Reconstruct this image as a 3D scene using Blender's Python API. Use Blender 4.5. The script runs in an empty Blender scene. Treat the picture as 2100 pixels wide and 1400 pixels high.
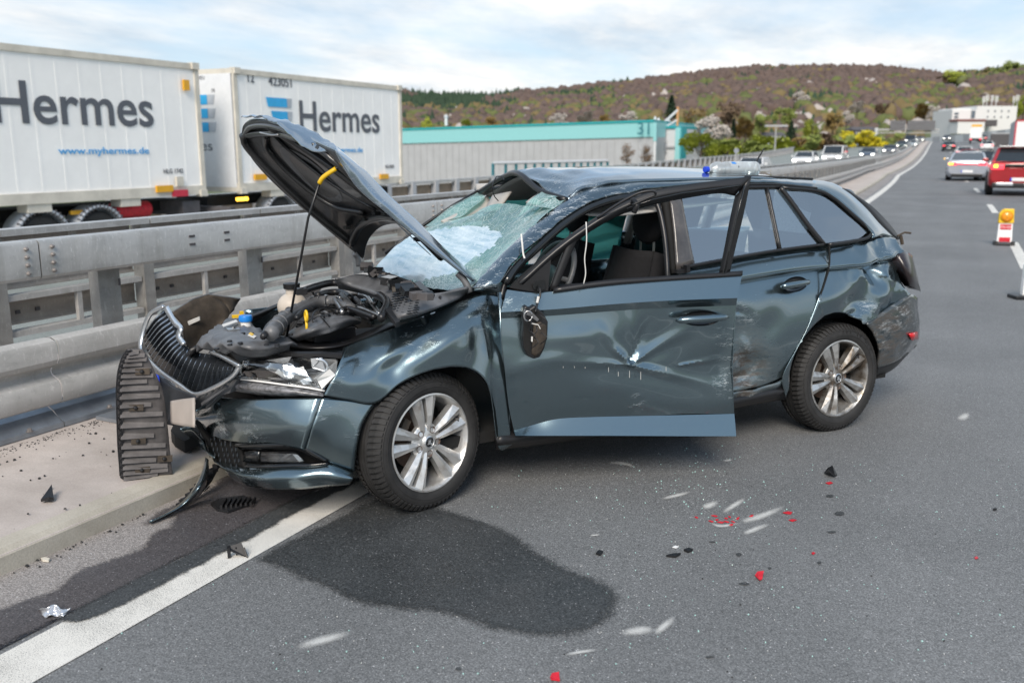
import bpy, bmesh, math, random
import numpy as np
from mathutils import Vector, Matrix, noise as mnoise
rng = random.Random(7)
SC = bpy.context.scene
COL = SC.collection

# ------------------------------------------------------------------ camera, sky, sun, exposure
F, PIT, H, YAW = 1863.5, 0.20854, 1.564, 0.48212      # focal length (px of a 2100 px wide picture), pitch, eye height, car yaw
RY = math.radians(26.436)                              # camera looks this far left of the road direction (+Y)
cam_d = bpy.data.cameras.new('camera')
cam_d.sensor_width = 36.0
cam_d.lens = F / 2100 * 36
cam_d.clip_start = 0.05
cam_d.clip_end = 12000
cam_d.dof.use_dof = True
cam_d.dof.focus_distance = 4.05
cam_d.dof.aperture_fstop = 2.6
cam = bpy.data.objects.new('camera', cam_d)
cam.location = (0, 0, H)
cam.rotation_euler = (math.pi / 2 - PIT, 0, RY)
COL.objects.link(cam)
SC.camera = cam

SUN_EL, SUN_AZ = math.radians(40), math.radians(164)   # thin high cloud; the veiled sun stands behind the camera
world = bpy.data.worlds.new('World')
SC.world = world
world.use_nodes = True
wn, wl = world.node_tree.nodes, world.node_tree.links
wn.clear()
def wnode(t, **k):
    n = wn.new(t)
    for a, b in k.items(): setattr(n, a, b)
    return n
w_out = wnode('ShaderNodeOutputWorld'); w_bg = wnode('ShaderNodeBackground'); w_bg.inputs[1].default_value = 0.1
w_sky = wnode('ShaderNodeTexSky', sky_type='NISHITA', sun_disc=False)
w_sky.sun_elevation = SUN_EL; w_sky.sun_rotation = SUN_AZ; w_sky.air_density = 1.0; w_sky.dust_density = 1.0; w_sky.ozone_density = 1.5
w_tc = wnode('ShaderNodeTexCoord'); w_sep = wnode('ShaderNodeSeparateXYZ')
wl.new(w_tc.outputs['Generated'], w_sep.inputs[0])
def wmath(op, a, b=None, clamp=False):
    n = wnode('ShaderNodeMath', operation=op); n.use_clamp = clamp
    for i, v in enumerate((a, b)):
        if v is None: continue
        if isinstance(v, (int, float)): n.inputs[i].default_value = v
        else: wl.new(v, n.inputs[i])
    return n.outputs[0]
zz = wmath('ADD', wmath('MAXIMUM', w_sep.outputs[2], 0.0), 0.10)
w_cmb = wnode('ShaderNodeCombineXYZ')
wl.new(wmath('DIVIDE', w_sep.outputs[0], zz), w_cmb.inputs[0]); wl.new(wmath('DIVIDE', w_sep.outputs[1], zz), w_cmb.inputs[1])
def wnoise(scale, detail, rough, seed):
    mp = wnode('ShaderNodeMapping'); mp.inputs['Location'].default_value = (seed, seed * 1.7, 0); mp.inputs['Scale'].default_value = (1.0, 0.62, 1)
    mp.inputs['Rotation'].default_value = (0, 0, 0.9)
    wl.new(w_cmb.outputs[0], mp.inputs[0])
    n = wnode('ShaderNodeTexNoise'); n.inputs['Scale'].default_value = scale; n.inputs['Detail'].default_value = detail; n.inputs['Roughness'].default_value = rough
    wl.new(mp.outputs[0], n.inputs['Vector']); return n.outputs[0]
def wramp(fac, stops):
    r = wnode('ShaderNodeValToRGB'); e = r.color_ramp.elements
    while len(e) < len(stops): e.new(0.5)
    for i, (p, c) in enumerate(stops): e[i].position = p; e[i].color = (*c, 1)
    wl.new(fac, r.inputs[0]); return r.outputs[0]
cl_mask = wramp(wmath('ADD', wnoise(0.55, 7, 0.55, 3.1), wmath('MULTIPLY', wmath('SUBTRACT', 0.26, w_sep.outputs[2]), 0.36)), [(0.40, (0, 0, 0)), (0.60, (1, 1, 1))])
cl_tone = wramp(wnoise(1.1, 7, 0.62, 11.0), [(0.36, (4.7, 5.4, 6.1)), (0.60, (7.9, 7.75, 7.5))])
w_mixb = wnode('ShaderNodeMixRGB'); w_mixb.inputs[0].default_value = 0.55
wl.new(w_sky.outputs[0], w_mixb.inputs[1]); w_mixb.inputs[2].default_value = (4.5, 5.9, 7.4, 1)
w_mix = wnode('ShaderNodeMixRGB'); wl.new(cl_mask, w_mix.inputs[0]); wl.new(w_mixb.outputs[0], w_mix.inputs[1]); wl.new(cl_tone, w_mix.inputs[2])
wl.new(w_mix.outputs[0], w_bg.inputs[0]); wl.new(w_bg.outputs[0], w_out.inputs[0])

sun_d = bpy.data.lights.new('sun', 'SUN'); sun_d.energy = 2.6; sun_d.angle = math.radians(28); sun_d.color = (1.0, 0.90, 0.78)
sun = bpy.data.objects.new('sun', sun_d); COL.objects.link(sun)
_sd = Vector((math.sin(SUN_AZ) * math.cos(SUN_EL), math.cos(SUN_AZ) * math.cos(SUN_EL), math.sin(SUN_EL)))
sun.rotation_euler = _sd.to_track_quat('Z', 'Y').to_euler()
vs = SC.view_settings
vs.view_transform = 'Standard'; vs.look = 'None'; vs.exposure = 0.5; vs.gamma = 1.0; vs.use_curve_mapping = False
SC.render.engine = 'CYCLES'
SC.cycles.max_bounces = 8; SC.cycles.transparent_max_bounces = 24

# ------------------------------------------------------------------ survey helpers: photograph measurements -> metres
_c, _s = math.cos(PIT), math.sin(PIT)
_fwd, _up, _rt = np.array([0, _c, -_s]), np.array([0, _s, _c]), np.array([1., 0, 0])
C0 = np.array([0, 0, H])
_AX = np.array([math.cos(YAW), math.sin(YAW), 0]); _AY = np.array([-math.sin(YAW), math.cos(YAW), 0])
_O = np.array([-.3493, 3.8023, 0]) + .82 * _AY
def _toroad(p):
    cc, ss = math.cos(RY), math.sin(RY)
    return np.array([p[0] * cc - p[1] * ss, p[0] * ss + p[1] * cc, p[2]])
def _ray(u, v): return _fwd + _rt * (u - 1050) / F + _up * (700 - v) / F
def _hit(o, d, x, y, z):
    for i, val in enumerate((x, y, z)):
        if val is not None: return o + (val - o[i]) / d[i] * d
def RP(u, v, x=None, y=None, z=None):                  # point on a plane of the road frame (x across, y along, z up)
    return _hit(C0, _toroad(_ray(u, v)), x, y, z)
def CRAY(u, v):
    d = _ray(u, v); o = C0 - _O
    return np.array([o @ _AX, o @ _AY, o[2]]), np.array([d @ _AX, d @ _AY, d[2]])
def CP(u, v, x=None, y=None, z=None):                  # the same in the frame of the crashed car (x to its rear, y to its right, z up)
    o, d = CRAY(u, v); return _hit(o, d, x, y, z)
def CPL(u, v, p0, n):
    o, d = CRAY(u, v); n = np.array(n, float); return o + ((np.array(p0) - o) @ n) / (d @ n) * d
CAR_LOC = _toroad(_O)
_axr = _toroad(_AX)
CAR_ROT = math.atan2(_axr[1], _axr[0])
def car2road(p):
    c, s = math.cos(CAR_ROT), math.sin(CAR_ROT)
    return np.array([CAR_LOC[0] + c * p[0] - s * p[1], CAR_LOC[1] + s * p[0] + c * p[1], p[2]])
def elev(Y):
    if Y < 70: return 0.0
    if Y < 175: return 0.00018 * (Y - 70) ** 2
    return 1.985 + 0.021 * (Y - 175)
def opp(Y):                                            # the oncoming carriageway lies lower here and comes level further on
    t = min(1, max(0, (Y - 30) / 65)); return -.65 + .55 * t * t * (3 - 2 * t)
def curv(Y):
    if Y < 8: return 0.0
    if Y < 60: return -0.00053 * (Y - 8) ** 2
    return -1.433 - 0.024 * (Y - 60) - 0.00002 * (Y - 60) ** 2
def rd(X, Y, z=0.0): return (X + curv(Y), Y, z + elev(Y))

# ------------------------------------------------------------------ objects
def tag(o, label=None, cat=None, group=None, kind=None):
    if label: o['label'] = label
    if cat: o['category'] = cat
    if group: o['group'] = group
    if kind: o['kind'] = kind
    return o
def empty(name, label, cat, loc=(0, 0, 0), rz=0.0, group=None):
    o = bpy.data.objects.new(name, None); COL.objects.link(o); o.location = tuple(loc); o.rotation_euler = (0, 0, rz); o.empty_display_size = 0.1
    return tag(o, label, cat, group)
def link(name, me, parent=None, loc=None, rot=None):
    o = bpy.data.objects.new(name, me); COL.objects.link(o)
    if parent is not None: o.parent = parent
    if loc is not None: o.location = tuple(loc)
    if rot is not None: o.rotation_euler = rot
    return o
def copy_tree(o, parent=None):
    c = o.copy(); COL.objects.link(c); c.parent = parent
    for ch in list(o.children): copy_tree(ch, c)
    return c
def lerp(a, b, t): return a + (b - a) * t
def catmull(P, n):
    P = [np.asarray(p, float) for p in P]; out = []
    m = len(P)
    if m == 2: return [lerp(P[0], P[1], i / n) for i in range(n + 1)]
    for i in range(m - 1):
        p1, p2 = P[i], P[i + 1]
        p0 = P[i - 1] if i else 2 * p1 - p2
        p3 = P[i + 2] if i + 2 < m else 2 * p2 - p1
        for k in range(n):
            t = k / n
            out.append(0.5 * ((2 * p1) + (-p0 + p2) * t + (2 * p0 - 5 * p1 + 4 * p2 - p3) * t * t + (-p0 + 3 * p1 - 3 * p2 + p3) * t ** 3))
    out.append(P[-1]); return out
class MB:
    def __init__(s): s.v = []; s.f = []; s.m = []; s.cur = 0
    def add(s, vs, fs):
        o = len(s.v); s.v += [tuple(map(float, v)) for v in vs]; s.f += [tuple(i + o for i in f) for f in fs]; s.m += [s.cur] * len(fs); return s
    def box(s, c, d, R=None, taper=1.0):
        x, y, z = d[0] / 2, d[1] / 2, d[2] / 2; t = taper
        vs = [(-x, -y, -z), (x, -y, -z), (x, y, -z), (-x, y, -z), (-x * t, -y * t, z), (x * t, -y * t, z), (x * t, y * t, z), (-x * t, y * t, z)]
        if R is not None: vs = [tuple(R @ Vector(v)) for v in vs]
        vs = [(v[0] + c[0], v[1] + c[1], v[2] + c[2]) for v in vs]
        return s.add(vs, [(0, 3, 2, 1), (4, 5, 6, 7), (0, 1, 5, 4), (1, 2, 6, 5), (2, 3, 7, 6), (3, 0, 4, 7)])
    def hexa(s, b, t):      # two quads
        return s.add(list(b) + list(t), [(3, 2, 1, 0), (4, 5, 6, 7), (0, 1, 5, 4), (1, 2, 6, 5), (2, 3, 7, 6), (3, 0, 4, 7)])
    def tube(s, path, r, n=8, cap=True):
        P = [np.asarray(p, float) for p in path]; m = len(P)
        rs = r if isinstance(r, (list, tuple)) else [r] * m
        vs = []; prev = None
        for i in range(m):
            t = P[min(i + 1, m - 1)] - P[max(i - 1, 0)]; t = t / (np.linalg.norm(t) + 1e-9)
            a = np.array([0, 0, 1.]) if prev is None and abs(t[2]) < .9 else (np.array([1., 0, 0]) if prev is None else prev)
            a = a - t * (a @ t); a /= (np.linalg.norm(a) + 1e-9); b = np.cross(t, a); prev = a
            for k in range(n):
                q = 2 * math.pi * k / n; vs.append(P[i] + rs[i] * (a * math.cos(q) + b * math.sin(q)))
        fs = [(i * n + k, i * n + (k + 1) % n, (i + 1) * n + (k + 1) % n, (i + 1) * n + k) for i in range(m - 1) for k in range(n)]
        if cap: fs += [tuple(range(n - 1, -1, -1)), tuple(range((m - 1) * n, m * n))]
        return s.add(vs, fs)
    def cyl(s, a, b, r, n=12, r2=None): return s.tube([a, b], [r, r if r2 is None else r2], n)
    def lathe(s, prof, n=24, axis='z', c=(0, 0, 0), close=False):
        vs = []
        for (r, h) in prof:
            for k in range(n):
                q = 2 * math.pi * k / n; a, b = r * math.cos(q), r * math.sin(q)
                p = {'z': (a, b, h), 'y': (a, h, b), 'x': (h, a, b)}[axis]
                vs.append((p[0] + c[0], p[1] + c[1], p[2] + c[2]))
        m = len(prof)
        fs = [(i * n + k, i * n + (k + 1) % n, (i + 1) * n + (k + 1) % n, (i + 1) * n + k) for i in range(m - 1) for k in range(n)]
        if close: fs += [((m - 1) * n + k, (m - 1) * n + (k + 1) % n, (k + 1) % n, k) for k in range(n)]
        return s.add(vs, fs)
    def grid(s, G, cl=False):   # rows of points
        R, Cn = len(G), len(G[0])
        return s.add([p for row in G for p in row], [(i * Cn + j, i * Cn + j + 1, (i + 1) * Cn + j + 1, (i + 1) * Cn + j) for i in range(R - 1) for j in range(Cn - 1)])
    def patch(s, G, nu=6, nv=6, fn=None):
        rows = [catmull(r, nv) for r in G]
        cols = [catmull([r[j] for r in rows], nu) for j in range(len(rows[0]))]
        out = [[cols[j][i] for j in range(len(cols))] for i in range(len(cols[0]))]
        if fn: out = [[fn(p) for p in r] for r in out]
        return s.grid(out)
    def prism(s, poly, d):      # closed polygon (3d points) extruded by vector d
        n = len(poly); d = np.asarray(d, float)
        vs = [np.asarray(p, float) for p in poly] + [np.asarray(p, float) + d for p in poly]
        return s.add(vs, [tuple(range(n)), tuple(range(2 * n - 1, n - 1, -1))] + [(i, i + n, (i + 1) % n + n, (i + 1) % n) for i in range(n)])
    def sphere(s, c, r, nu=12, nv=8):
        r = (r, r, r) if isinstance(r, (int, float)) else r
        vs = [(c[0], c[1], c[2] + r[2])]
        for i in range(1, nv):
            p = math.pi * i / nv
            for k in range(nu):
                q = 2 * math.pi * k / nu; vs.append((c[0] + r[0] * math.sin(p) * math.cos(q), c[1] + r[1] * math.sin(p) * math.sin(q), c[2] + r[2] * math.cos(p)))
        vs.append((c[0], c[1], c[2] - r[2])); L = len(vs) - 1
        fs = [(0, 1 + k, 1 + (k + 1) % nu) for k in range(nu)]
        for i in range(nv - 2):
            a = 1 + i * nu
            fs += [(a + k, a + nu + k, a + nu + (k + 1) % nu, a + (k + 1) % nu) for k in range(nu)]
        a = 1 + (nv - 2) * nu
        fs += [(a + k, L, a + (k + 1) % nu) for k in range(nu)]
        return s.add(vs, fs)
    def mesh(s, name, mats, smooth=False, recalc=True, angle=None):
        me = bpy.data.meshes.new(name); me.from_pydata(s.v, [], s.f)
        mats = mats if isinstance(mats, (list, tuple)) else [mats]
        for m in mats: me.materials.append(m)
        if len(mats) > 1: me.polygons.foreach_set('material_index', s.m)
        if recalc:
            bm = bmesh.new(); bm.from_mesh(me); bmesh.ops.recalc_face_normals(bm, faces=bm.faces); bm.to_mesh(me); bm.free()
        if smooth or angle:
            me.polygons.foreach_set('use_smooth', [True] * len(me.polygons))
            if angle: me.set_sharp_from_angle(angle=math.radians(angle))
        me.update(); return me
    def build(s, name, mats, parent=None, smooth=False, solid=None, bevel=None, angle=None, recalc=True, loc=None, rot=None):
        o = link(name, s.mesh(name, mats, smooth, recalc, angle), parent, loc, rot)
        if solid:
            md = o.modifiers.new('solid', 'SOLIDIFY'); md.thickness = abs(solid); md.offset = -1 if solid > 0 else 1
        if bevel:
            md = o.modifiers.new('bevel', 'BEVEL'); md.width = bevel; md.segments = 2; md.limit_method = 'ANGLE'
        return o

# ------------------------------------------------------------------ materials
class NT:
    def __init__(s, name):
        s.m = bpy.data.materials.new(name); s.m.use_nodes = True; s.t = s.m.node_tree; s.n, s.l = s.t.nodes, s.t.links
        s.p = s.n['Principled BSDF']; s.out = s.n['Material Output']; s._tc = None
    def node(s, t, **k):
        n = s.n.new(t)
        for a, b in k.items(): setattr(n, a, b)
        return n
    def put(s, sock, v):
        if isinstance(v, (int, float)): sock.default_value = v
        elif isinstance(v, (tuple, list)): sock.default_value = tuple(v) if len(v) == len(sock.default_value) else (*v, 1)
        else: s.l.new(v, sock)
    def co(s, kind='Object', scale=(1, 1, 1), rot=(0, 0, 0), loc=(0, 0, 0)):
        if s._tc is None: s._tc = s.node('ShaderNodeTexCoord')
        mp = s.node('ShaderNodeMapping'); mp.inputs['Scale'].default_value = scale; mp.inputs['Rotation'].default_value = rot; mp.inputs['Location'].default_value = loc
        s.l.new(s._tc.outputs[kind], mp.inputs[0]); return mp.outputs[0]
    def noise(s, scale, detail=4, rough=.55, vec=None, dist=0.0):
        n = s.node('ShaderNodeTexNoise'); n.inputs['Scale'].default_value = scale; n.inputs['Detail'].default_value = detail; n.inputs['Roughness'].default_value = rough; n.inputs['Distortion'].default_value = dist
        s.l.new(vec if vec is not None else s.co(), n.inputs['Vector']); return n.outputs[0]
    def voronoi(s, scale, vec=None, feature='F1', rnd=1.0, out=0):
        n = s.node('ShaderNodeTexVoronoi', feature=feature); n.inputs['Scale'].default_value = scale; n.inputs['Randomness'].default_value = rnd
        s.l.new(vec if vec is not None else s.co(), n.inputs['Vector']); return n.outputs[out]
    def ramp(s, fac, stops, interp='LINEAR'):
        r = s.node('ShaderNodeValToRGB'); e = r.color_ramp.elements; r.color_ramp.interpolation = interp
        while len(e) < len(stops): e.new(.5)
        for i, (p, c) in enumerate(stops):
            e[i].position = p; e[i].color = (c, c, c, 1) if isinstance(c, (int, float)) else (*c, 1)
        s.l.new(fac, r.inputs[0]); return r.outputs[0]
    def mix(s, fac, a, b, mode='MIX'):
        n = s.node('ShaderNodeMixRGB', blend_type=mode); s.put(n.inputs[0], fac); s.put(n.inputs[1], a); s.put(n.inputs[2], b); return n.outputs[0]
    def math(s, op, a, b=None, clamp=False):
        n = s.node('ShaderNodeMath', operation=op); n.use_clamp = clamp; s.put(n.inputs[0], a)
        if b is not None: s.put(n.inputs[1], b)
        return n.outputs[0]
    def bump(s, h, strength=.3, dist=.01):
        b = s.node('ShaderNodeBump'); b.inputs['Strength'].default_value = strength; b.inputs['Distance'].default_value = dist
        s.l.new(h, b.inputs['Height']); s.l.new(b.outputs[0], s.p.inputs['Normal']); return b
    def set(s, **k):
        names = dict(color='Base Color', rough='Roughness', metal='Metallic', spec='Specular IOR Level', coat='Coat Weight', coatr='Coat Roughness', trans='Transmission Weight', alpha='Alpha', emit='Emission Color', estr='Emission Strength', ior='IOR')
        for a, b in k.items(): s.put(s.p.inputs[names[a]], b)
        return s
def mat(name, color, rough=.6, metal=0.0, var=.25, vscale=6.0, spec=.5, coat=0.0, bump=0.0, bscale=60.0, emit=None, estr=0.0):
    t = NT(name)
    c2 = tuple(max(0, c * (1 - var)) for c in color); c1 = tuple(min(1, c * (1 + var)) for c in color)
    n = t.noise(vscale, 5, .6)
    t.set(color=t.mix(t.ramp(n, [(.3, 0.), (.7, 1.)]), c2, c1), rough=rough, metal=metal, spec=spec, coat=coat)
    if bump: t.bump(t.noise(bscale, 3), bump, .004)
    if emit: t.set(emit=emit, estr=estr)
    return t.m

def asphalt_mat(name, lo, hi, speck=.32):
    t = NT(name)
    fine = t.noise(170, 3, .75); mid = t.noise(28, 4, .6); big = t.noise(.55, 4, .6); streak = t.noise(1.4, 3, .55, t.co(scale=(1, .06, 1)))
    base = t.mix(t.ramp(fine, [(.36, 0.), (.64, 1.)]), tuple(c * .42 for c in lo), tuple(c * 1.12 for c in hi))
    base = t.mix(t.ramp(mid, [(.35, 0.), (.7, .35)]), base, tuple(c * .7 for c in lo))
    base = t.mix(t.math('MULTIPLY', t.ramp(big, [(.35, 0.), (.7, 1.)]), .45), base, tuple(c * 1.1 for c in hi))
    base = t.mix(t.math('MULTIPLY', t.ramp(streak, [(.4, 0.), (.62, 1.)]), .22), base, tuple(c * .75 for c in lo))
    v = t.voronoi(80); sel = t.ramp(t.noise(61, 1, .5), [(.55, 0.), (.60, 1.)])
    sp = t.math('MULTIPLY', t.ramp(v, [(.16, 1.), (.24, 0.)]), sel)
    base = t.mix(t.math('MULTIPLY', sp, .9), base, (speck, speck, speck * 1.02))
    v2 = t.voronoi(210, out=1); sv = t.node('ShaderNodeSeparateColor'); t.l.new(v2, sv.inputs[0])
    base = t.mix(.34, base, sv.outputs[0], 'OVERLAY')
    t.set(color=base, rough=t.ramp(fine, [(.3, .62), (.7, .9)]), spec=.35)
    t.bump(t.mix(.5, fine, v), .55, .004)
    return t.m
M = {}
M['asphalt'] = asphalt_mat('asphalt', (.126, .131, .135), (.224, .229, .232), .46)
M['wet_asphalt'] = asphalt_mat('wet_asphalt', (.038, .042, .045), (.080, .085, .088), .28)
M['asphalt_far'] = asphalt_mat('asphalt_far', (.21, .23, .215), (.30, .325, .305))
def concrete_mat(name, lo, hi, grooves=False, stain=True):
    t = NT(name)
    n1 = t.noise(3.0, 6, .65); n2 = t.noise(140, 3, .6); n3 = t.noise(.9, 5, .6, t.co(scale=(.5, 1.2, 1)))
    base = t.mix(t.ramp(n1, [(.3, 0.), (.7, 1.)]), lo, hi)
    base = t.mix(t.ramp(n2, [(.3, .35), (.6, 0.)]), base, tuple(c * .6 for c in lo))
    if stain: base = t.mix(t.math('MULTIPLY', t.ramp(n3, [(.5, 0.), (.66, 1.)]), .4), base, (.16, .14, .12))
    h = n2
    if grooves:
        w = t.node('ShaderNodeTexWave', wave_type='BANDS', bands_direction='X'); w.inputs['Scale'].default_value = 34; w.inputs['Distortion'].default_value = 1.6; w.inputs['Detail'].default_value = 2
        t.l.new(t.co(rot=(0, 0, math.radians(68))), w.inputs['Vector'])
        base = t.mix(t.math('MULTIPLY', w.outputs[1], .22), base, tuple(c * .62 for c in lo)); h = t.mix(.6, n2, w.outputs[1])
    t.set(color=base, rough=.9, spec=.25); t.bump(h, .35, .004)
    return t.m
M['slab'] = concrete_mat('slab_concrete', (.46, .405, .37), (.62, .56, .52), True)
M['kerb'] = concrete_mat('kerb_concrete', (.43, .395, .33), (.55, .515, .445))
M['gutter'] = asphalt_mat('gutter_concrete', (.235, .215, .205), (.36, .335, .32), .5)
M['wet_gutter'] = asphalt_mat('wet_gutter', (.055, .05, .052), (.115, .105, .108), .3)
M['tar'] = mat('tar', (.012, .013, .018), .35, var=.3)
t = NT('road_paint'); n = t.noise(260, 3, .6); n2 = t.noise(5, 5, .6)
t.set(color=t.mix(t.ramp(t.math('ADD', n, t.math('MULTIPLY', n2, .25)), [(.47, 1.), (.60, 0.)]), t.mix(n2, (.62, .60, .55), (.78, .76, .71)), (.13, .13, .13)), rough=.75); t.bump(n, .4, .003); M['line'] = t.m
def galv_mat(name, lo, hi, rough=.5, metal=.35):
    t = NT(name)
    v = t.voronoi(24, t.co(scale=(1, .35, 1)), out=1); sep = t.node('ShaderNodeSeparateColor'); t.l.new(v, sep.inputs[0])
    n = t.noise(9, 5, .65, t.co(scale=(1, .5, 1))); d = t.noise(3, 5, .6, t.co(scale=(3, 3, .5)))
    base = t.mix(t.ramp(n, [(.3, 0.), (.7, 1.)]), lo, hi)
    base = t.mix(t.math('MULTIPLY', sep.outputs[0], .18), base, tuple(c * 1.25 for c in hi))
    base = t.mix(t.math('MULTIPLY', t.ramp(d, [(.5, 0.), (.74, 1.)]), .35), base, (.22, .20, .175))
    fk = t.noise(38, 4, .75, t.co(scale=(1, 1.4, .45))); base = t.mix(t.math('MULTIPLY', t.ramp(fk, [(.56, 0.), (.68, 1.)]), .45), base, tuple(min(1, c * 1.45) for c in hi)); base = t.mix(t.math('MULTIPLY', t.ramp(t.noise(21, 5, .7), [(.58, 0.), (.72, 1.)]), .35), base, tuple(c * .6 for c in lo))
    t.set(color=base, rough=t.ramp(n, [(.3, rough - .08), (.7, rough + .15)]), metal=metal); t.bump(n, .08, .004)
    return t.m
M['galv'] = galv_mat('galvanised', (.40, .395, .385), (.54, .535, .52), .48, .5)
M['galv_dirty'] = galv_mat('galvanised_dirty', (.36, .355, .34), (.47, .46, .445), .66, .08)
M['galv_brown'] = galv_mat('galvanised_brown', (.28, .25, .22), (.38, .345, .31), .65, .1)
M['galv_post'] = galv_mat('galvanised_post', (.27, .265, .255), (.37, .365, .35), .5, .4)
M['bolt'] = mat('bolt_steel', (.27, .25, .24), .5, .5, .3, 40)
M['flap'] = mat('base_flap', (.30, .33, .37), .35, .6, .2, 8)

# --- crashed car paint: metallic petrol blue, clear coat, scraped where it hit
def scuffs(t, spots):
    co = t.co(); total = None
    for (c, r, st) in spots:
        vm = t.node('ShaderNodeVectorMath', operation='DISTANCE'); vm.inputs[1].default_value = c; t.l.new(co, vm.inputs[0])
        f = t.math('MULTIPLY', t.ramp(t.math('DIVIDE', vm.outputs['Value'], r), [(0.25, 1.), (1., 0.)]), st)
        total = f if total is None else t.math('MAXIMUM', total, f)
    return total
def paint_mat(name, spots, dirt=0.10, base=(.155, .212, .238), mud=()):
    t = NT(name)
    fl = t.voronoi(1100, out=1); sep = t.node('ShaderNodeSeparateColor'); t.l.new(fl, sep.inputs[0])
    n = t.noise(4, 5, .6)
    col = t.mix(t.math('MULTIPLY', sep.outputs[0], .2), base, tuple(c * 1.5 for c in base))
    dust = t.math('MULTIPLY', t.ramp(n, [(.45, 0.), (.75, 1.)]), dirt)
    col = t.mix(dust, col, (.22, .21, .19))
    rough, metal = .22, .94
    if mud:                                            # rubbed-in dirt and rubber
        mf = t.math('MULTIPLY', scuffs(t, mud), t.ramp(t.noise(16, 6, .7, t.co(scale=(.5, 1, 1.6))), [(.36, 0.), (.58, 1.)]), True)
        col = t.mix(mf, col, (.055, .046, .038)); metal = t.math('SUBTRACT', .9, t.math('MULTIPLY', mf, .9)); rough = t.math('ADD', .25, t.math('MULTIPLY', mf, .5))
    t.set(color=col, rough=rough, metal=metal, coat=1.0, coatr=.02)
    hs = t.noise(120, 3, .6, t.co(scale=(.12, 1, 1.6), rot=(0, .5, 0)))       # hairline scratches everywhere, faint
    hair = t.math('MULTIPLY', t.ramp(hs, [(.66, 0.), (.72, 1.)]), .10)
    fac = hair
    if spots:
        f = scuffs(t, spots)
        a = t.noise(15, 6, .72, t.co(scale=(.55, 1, 1.9), rot=(0, .35, 0)), .9); b = t.noise(140, 4, .75, t.co(scale=(.22, 1, 2.0), rot=(0, -.6, 0))); b2 = t.noise(120, 3, .7, t.co(scale=(.16, 1, 2.4), rot=(0, .9, 0)))
        sc = t.ramp(t.math('ADD', t.math('MULTIPLY', a, .55), t.math('MULTIPLY', t.math('MAXIMUM', b, b2), .5)), [(.575, 0.), (.65, .9)])
        fac = t.math('MAXIMUM', hair, t.math('MULTIPLY', sc, f, True), True)
        tone = t.mix(b, (.20, .23, .25), (.72, .75, .77))
    else: tone = (.4, .43, .45)
    t.set(color=t.mix(fac, col, tone), metal=t.math('SUBTRACT', metal, t.math('MULTIPLY', fac, .7)), coat=t.math('SUBTRACT', 1.0, fac), rough=t.math('ADD', rough, t.math('MULTIPLY', fac, .3)))
    if spots: t.bump(fac, .2, .002)
    return t.m
M['paint'] = paint_mat('car_paint', [])
M['black'] = mat('black_plastic', (.012, .012, .0135), .42, var=.3, bump=.05, bscale=200)
M['black_gloss'] = mat('black_gloss', (.009, .010, .011), .14, var=.3, coat=.4)
M['grey_plastic'] = mat('dark_grey_plastic', (.115, .118, .125), .42, var=.3, vscale=14, bump=.08, bscale=120)
M['dusty'] = mat('dusty_plastic', (.085, .078, .078), .6, var=.4, vscale=12, bump=.1)
M['trim'] = mat('matt_trim', (.013, .013, .0145), .36, var=.2)
M['rubber'] = mat('tyre_rubber', (.021, .0205, .0205), .72, var=.35, vscale=18, bump=.12, bscale=160)
M['chrome'] = mat('chrome', (.80, .82, .84), .30, .92, .1, 10)
t = NT('alloy'); n = t.noise(11, 6, .65); n2 = t.noise(38, 4, .6)
t.set(color=t.mix(t.ramp(n, [(.5, 0.), (.78, .9)]), (.68, .68, .67), (.30, .23, .16)), rough=t.ramp(n2, [(.3, .28), (.7, .45)]), metal=.75); M['alloy'] = t.m
t = NT('alloy_muddy'); n = t.noise(7, 6, .65); n2 = t.noise(38, 4, .6)
t.set(color=t.mix(t.ramp(n, [(.40, 0.), (.6, .95)]), (.58, .58, .57), (.15, .12, .09)), rough=t.ramp(n2, [(.3, .25), (.7, .5)]), metal=.8); M['alloy_muddy'] = t.m
M['disc'] = mat('brake_disc', (.16, .11, .085), .5, .6, .4, 12)
M['steel'] = mat('bare_steel', (.45, .45, .45), .3, .9, .2, 20)
M['seat'] = mat('seat_cloth', (.010, .010, .012), .9, var=.3, vscale=60, bump=.2, bscale=300)
M['seat_grey'] = mat('seat_piping', (.06, .06, .065), .85, var=.2)
M['headliner'] = mat('headliner', (.42, .41, .39), .9, var=.1)
M['red_lens'] = mat('red_lens', (.55, .008, .012), .15, var=.1, coat=.6)
M['red_frag'] = mat('red_plastic', (.55, .015, .03), .3, var=.3, vscale=20)
M['white_plastic'] = mat('white_plastic', (.78, .78, .77), .4, var=.08)
M['silver_frag'] = mat('silver_fragment', (.60, .62, .66), .25, .7, .15)
M['yellow'] = mat('yellow_plastic', (.75, .47, .015), .4, var=.12)
M['blue_cap'] = mat('blue_plastic', (.01, .20, .62), .35, var=.1)
M['deep_blue'] = mat('deep_blue_plastic', (.01, .05, .55), .3, var=.1)
M['beige'] = mat('reservoir_plastic', (.55, .49, .42), .45, var=.12)
M['sticker'] = mat('sticker', (.66, .65, .62), .6, var=.1)
M['brown_dirt'] = mat('dirty_inner_panel', (.055, .043, .032), .8, var=.5, vscale=14, bump=.1)
M['inner_black'] = mat('hood_inner', (.016, .017, .019), .30, var=.35, vscale=7, coat=.35)
M['matt_black'] = mat('deep_black', (.006, .006, .006), .85)
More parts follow.
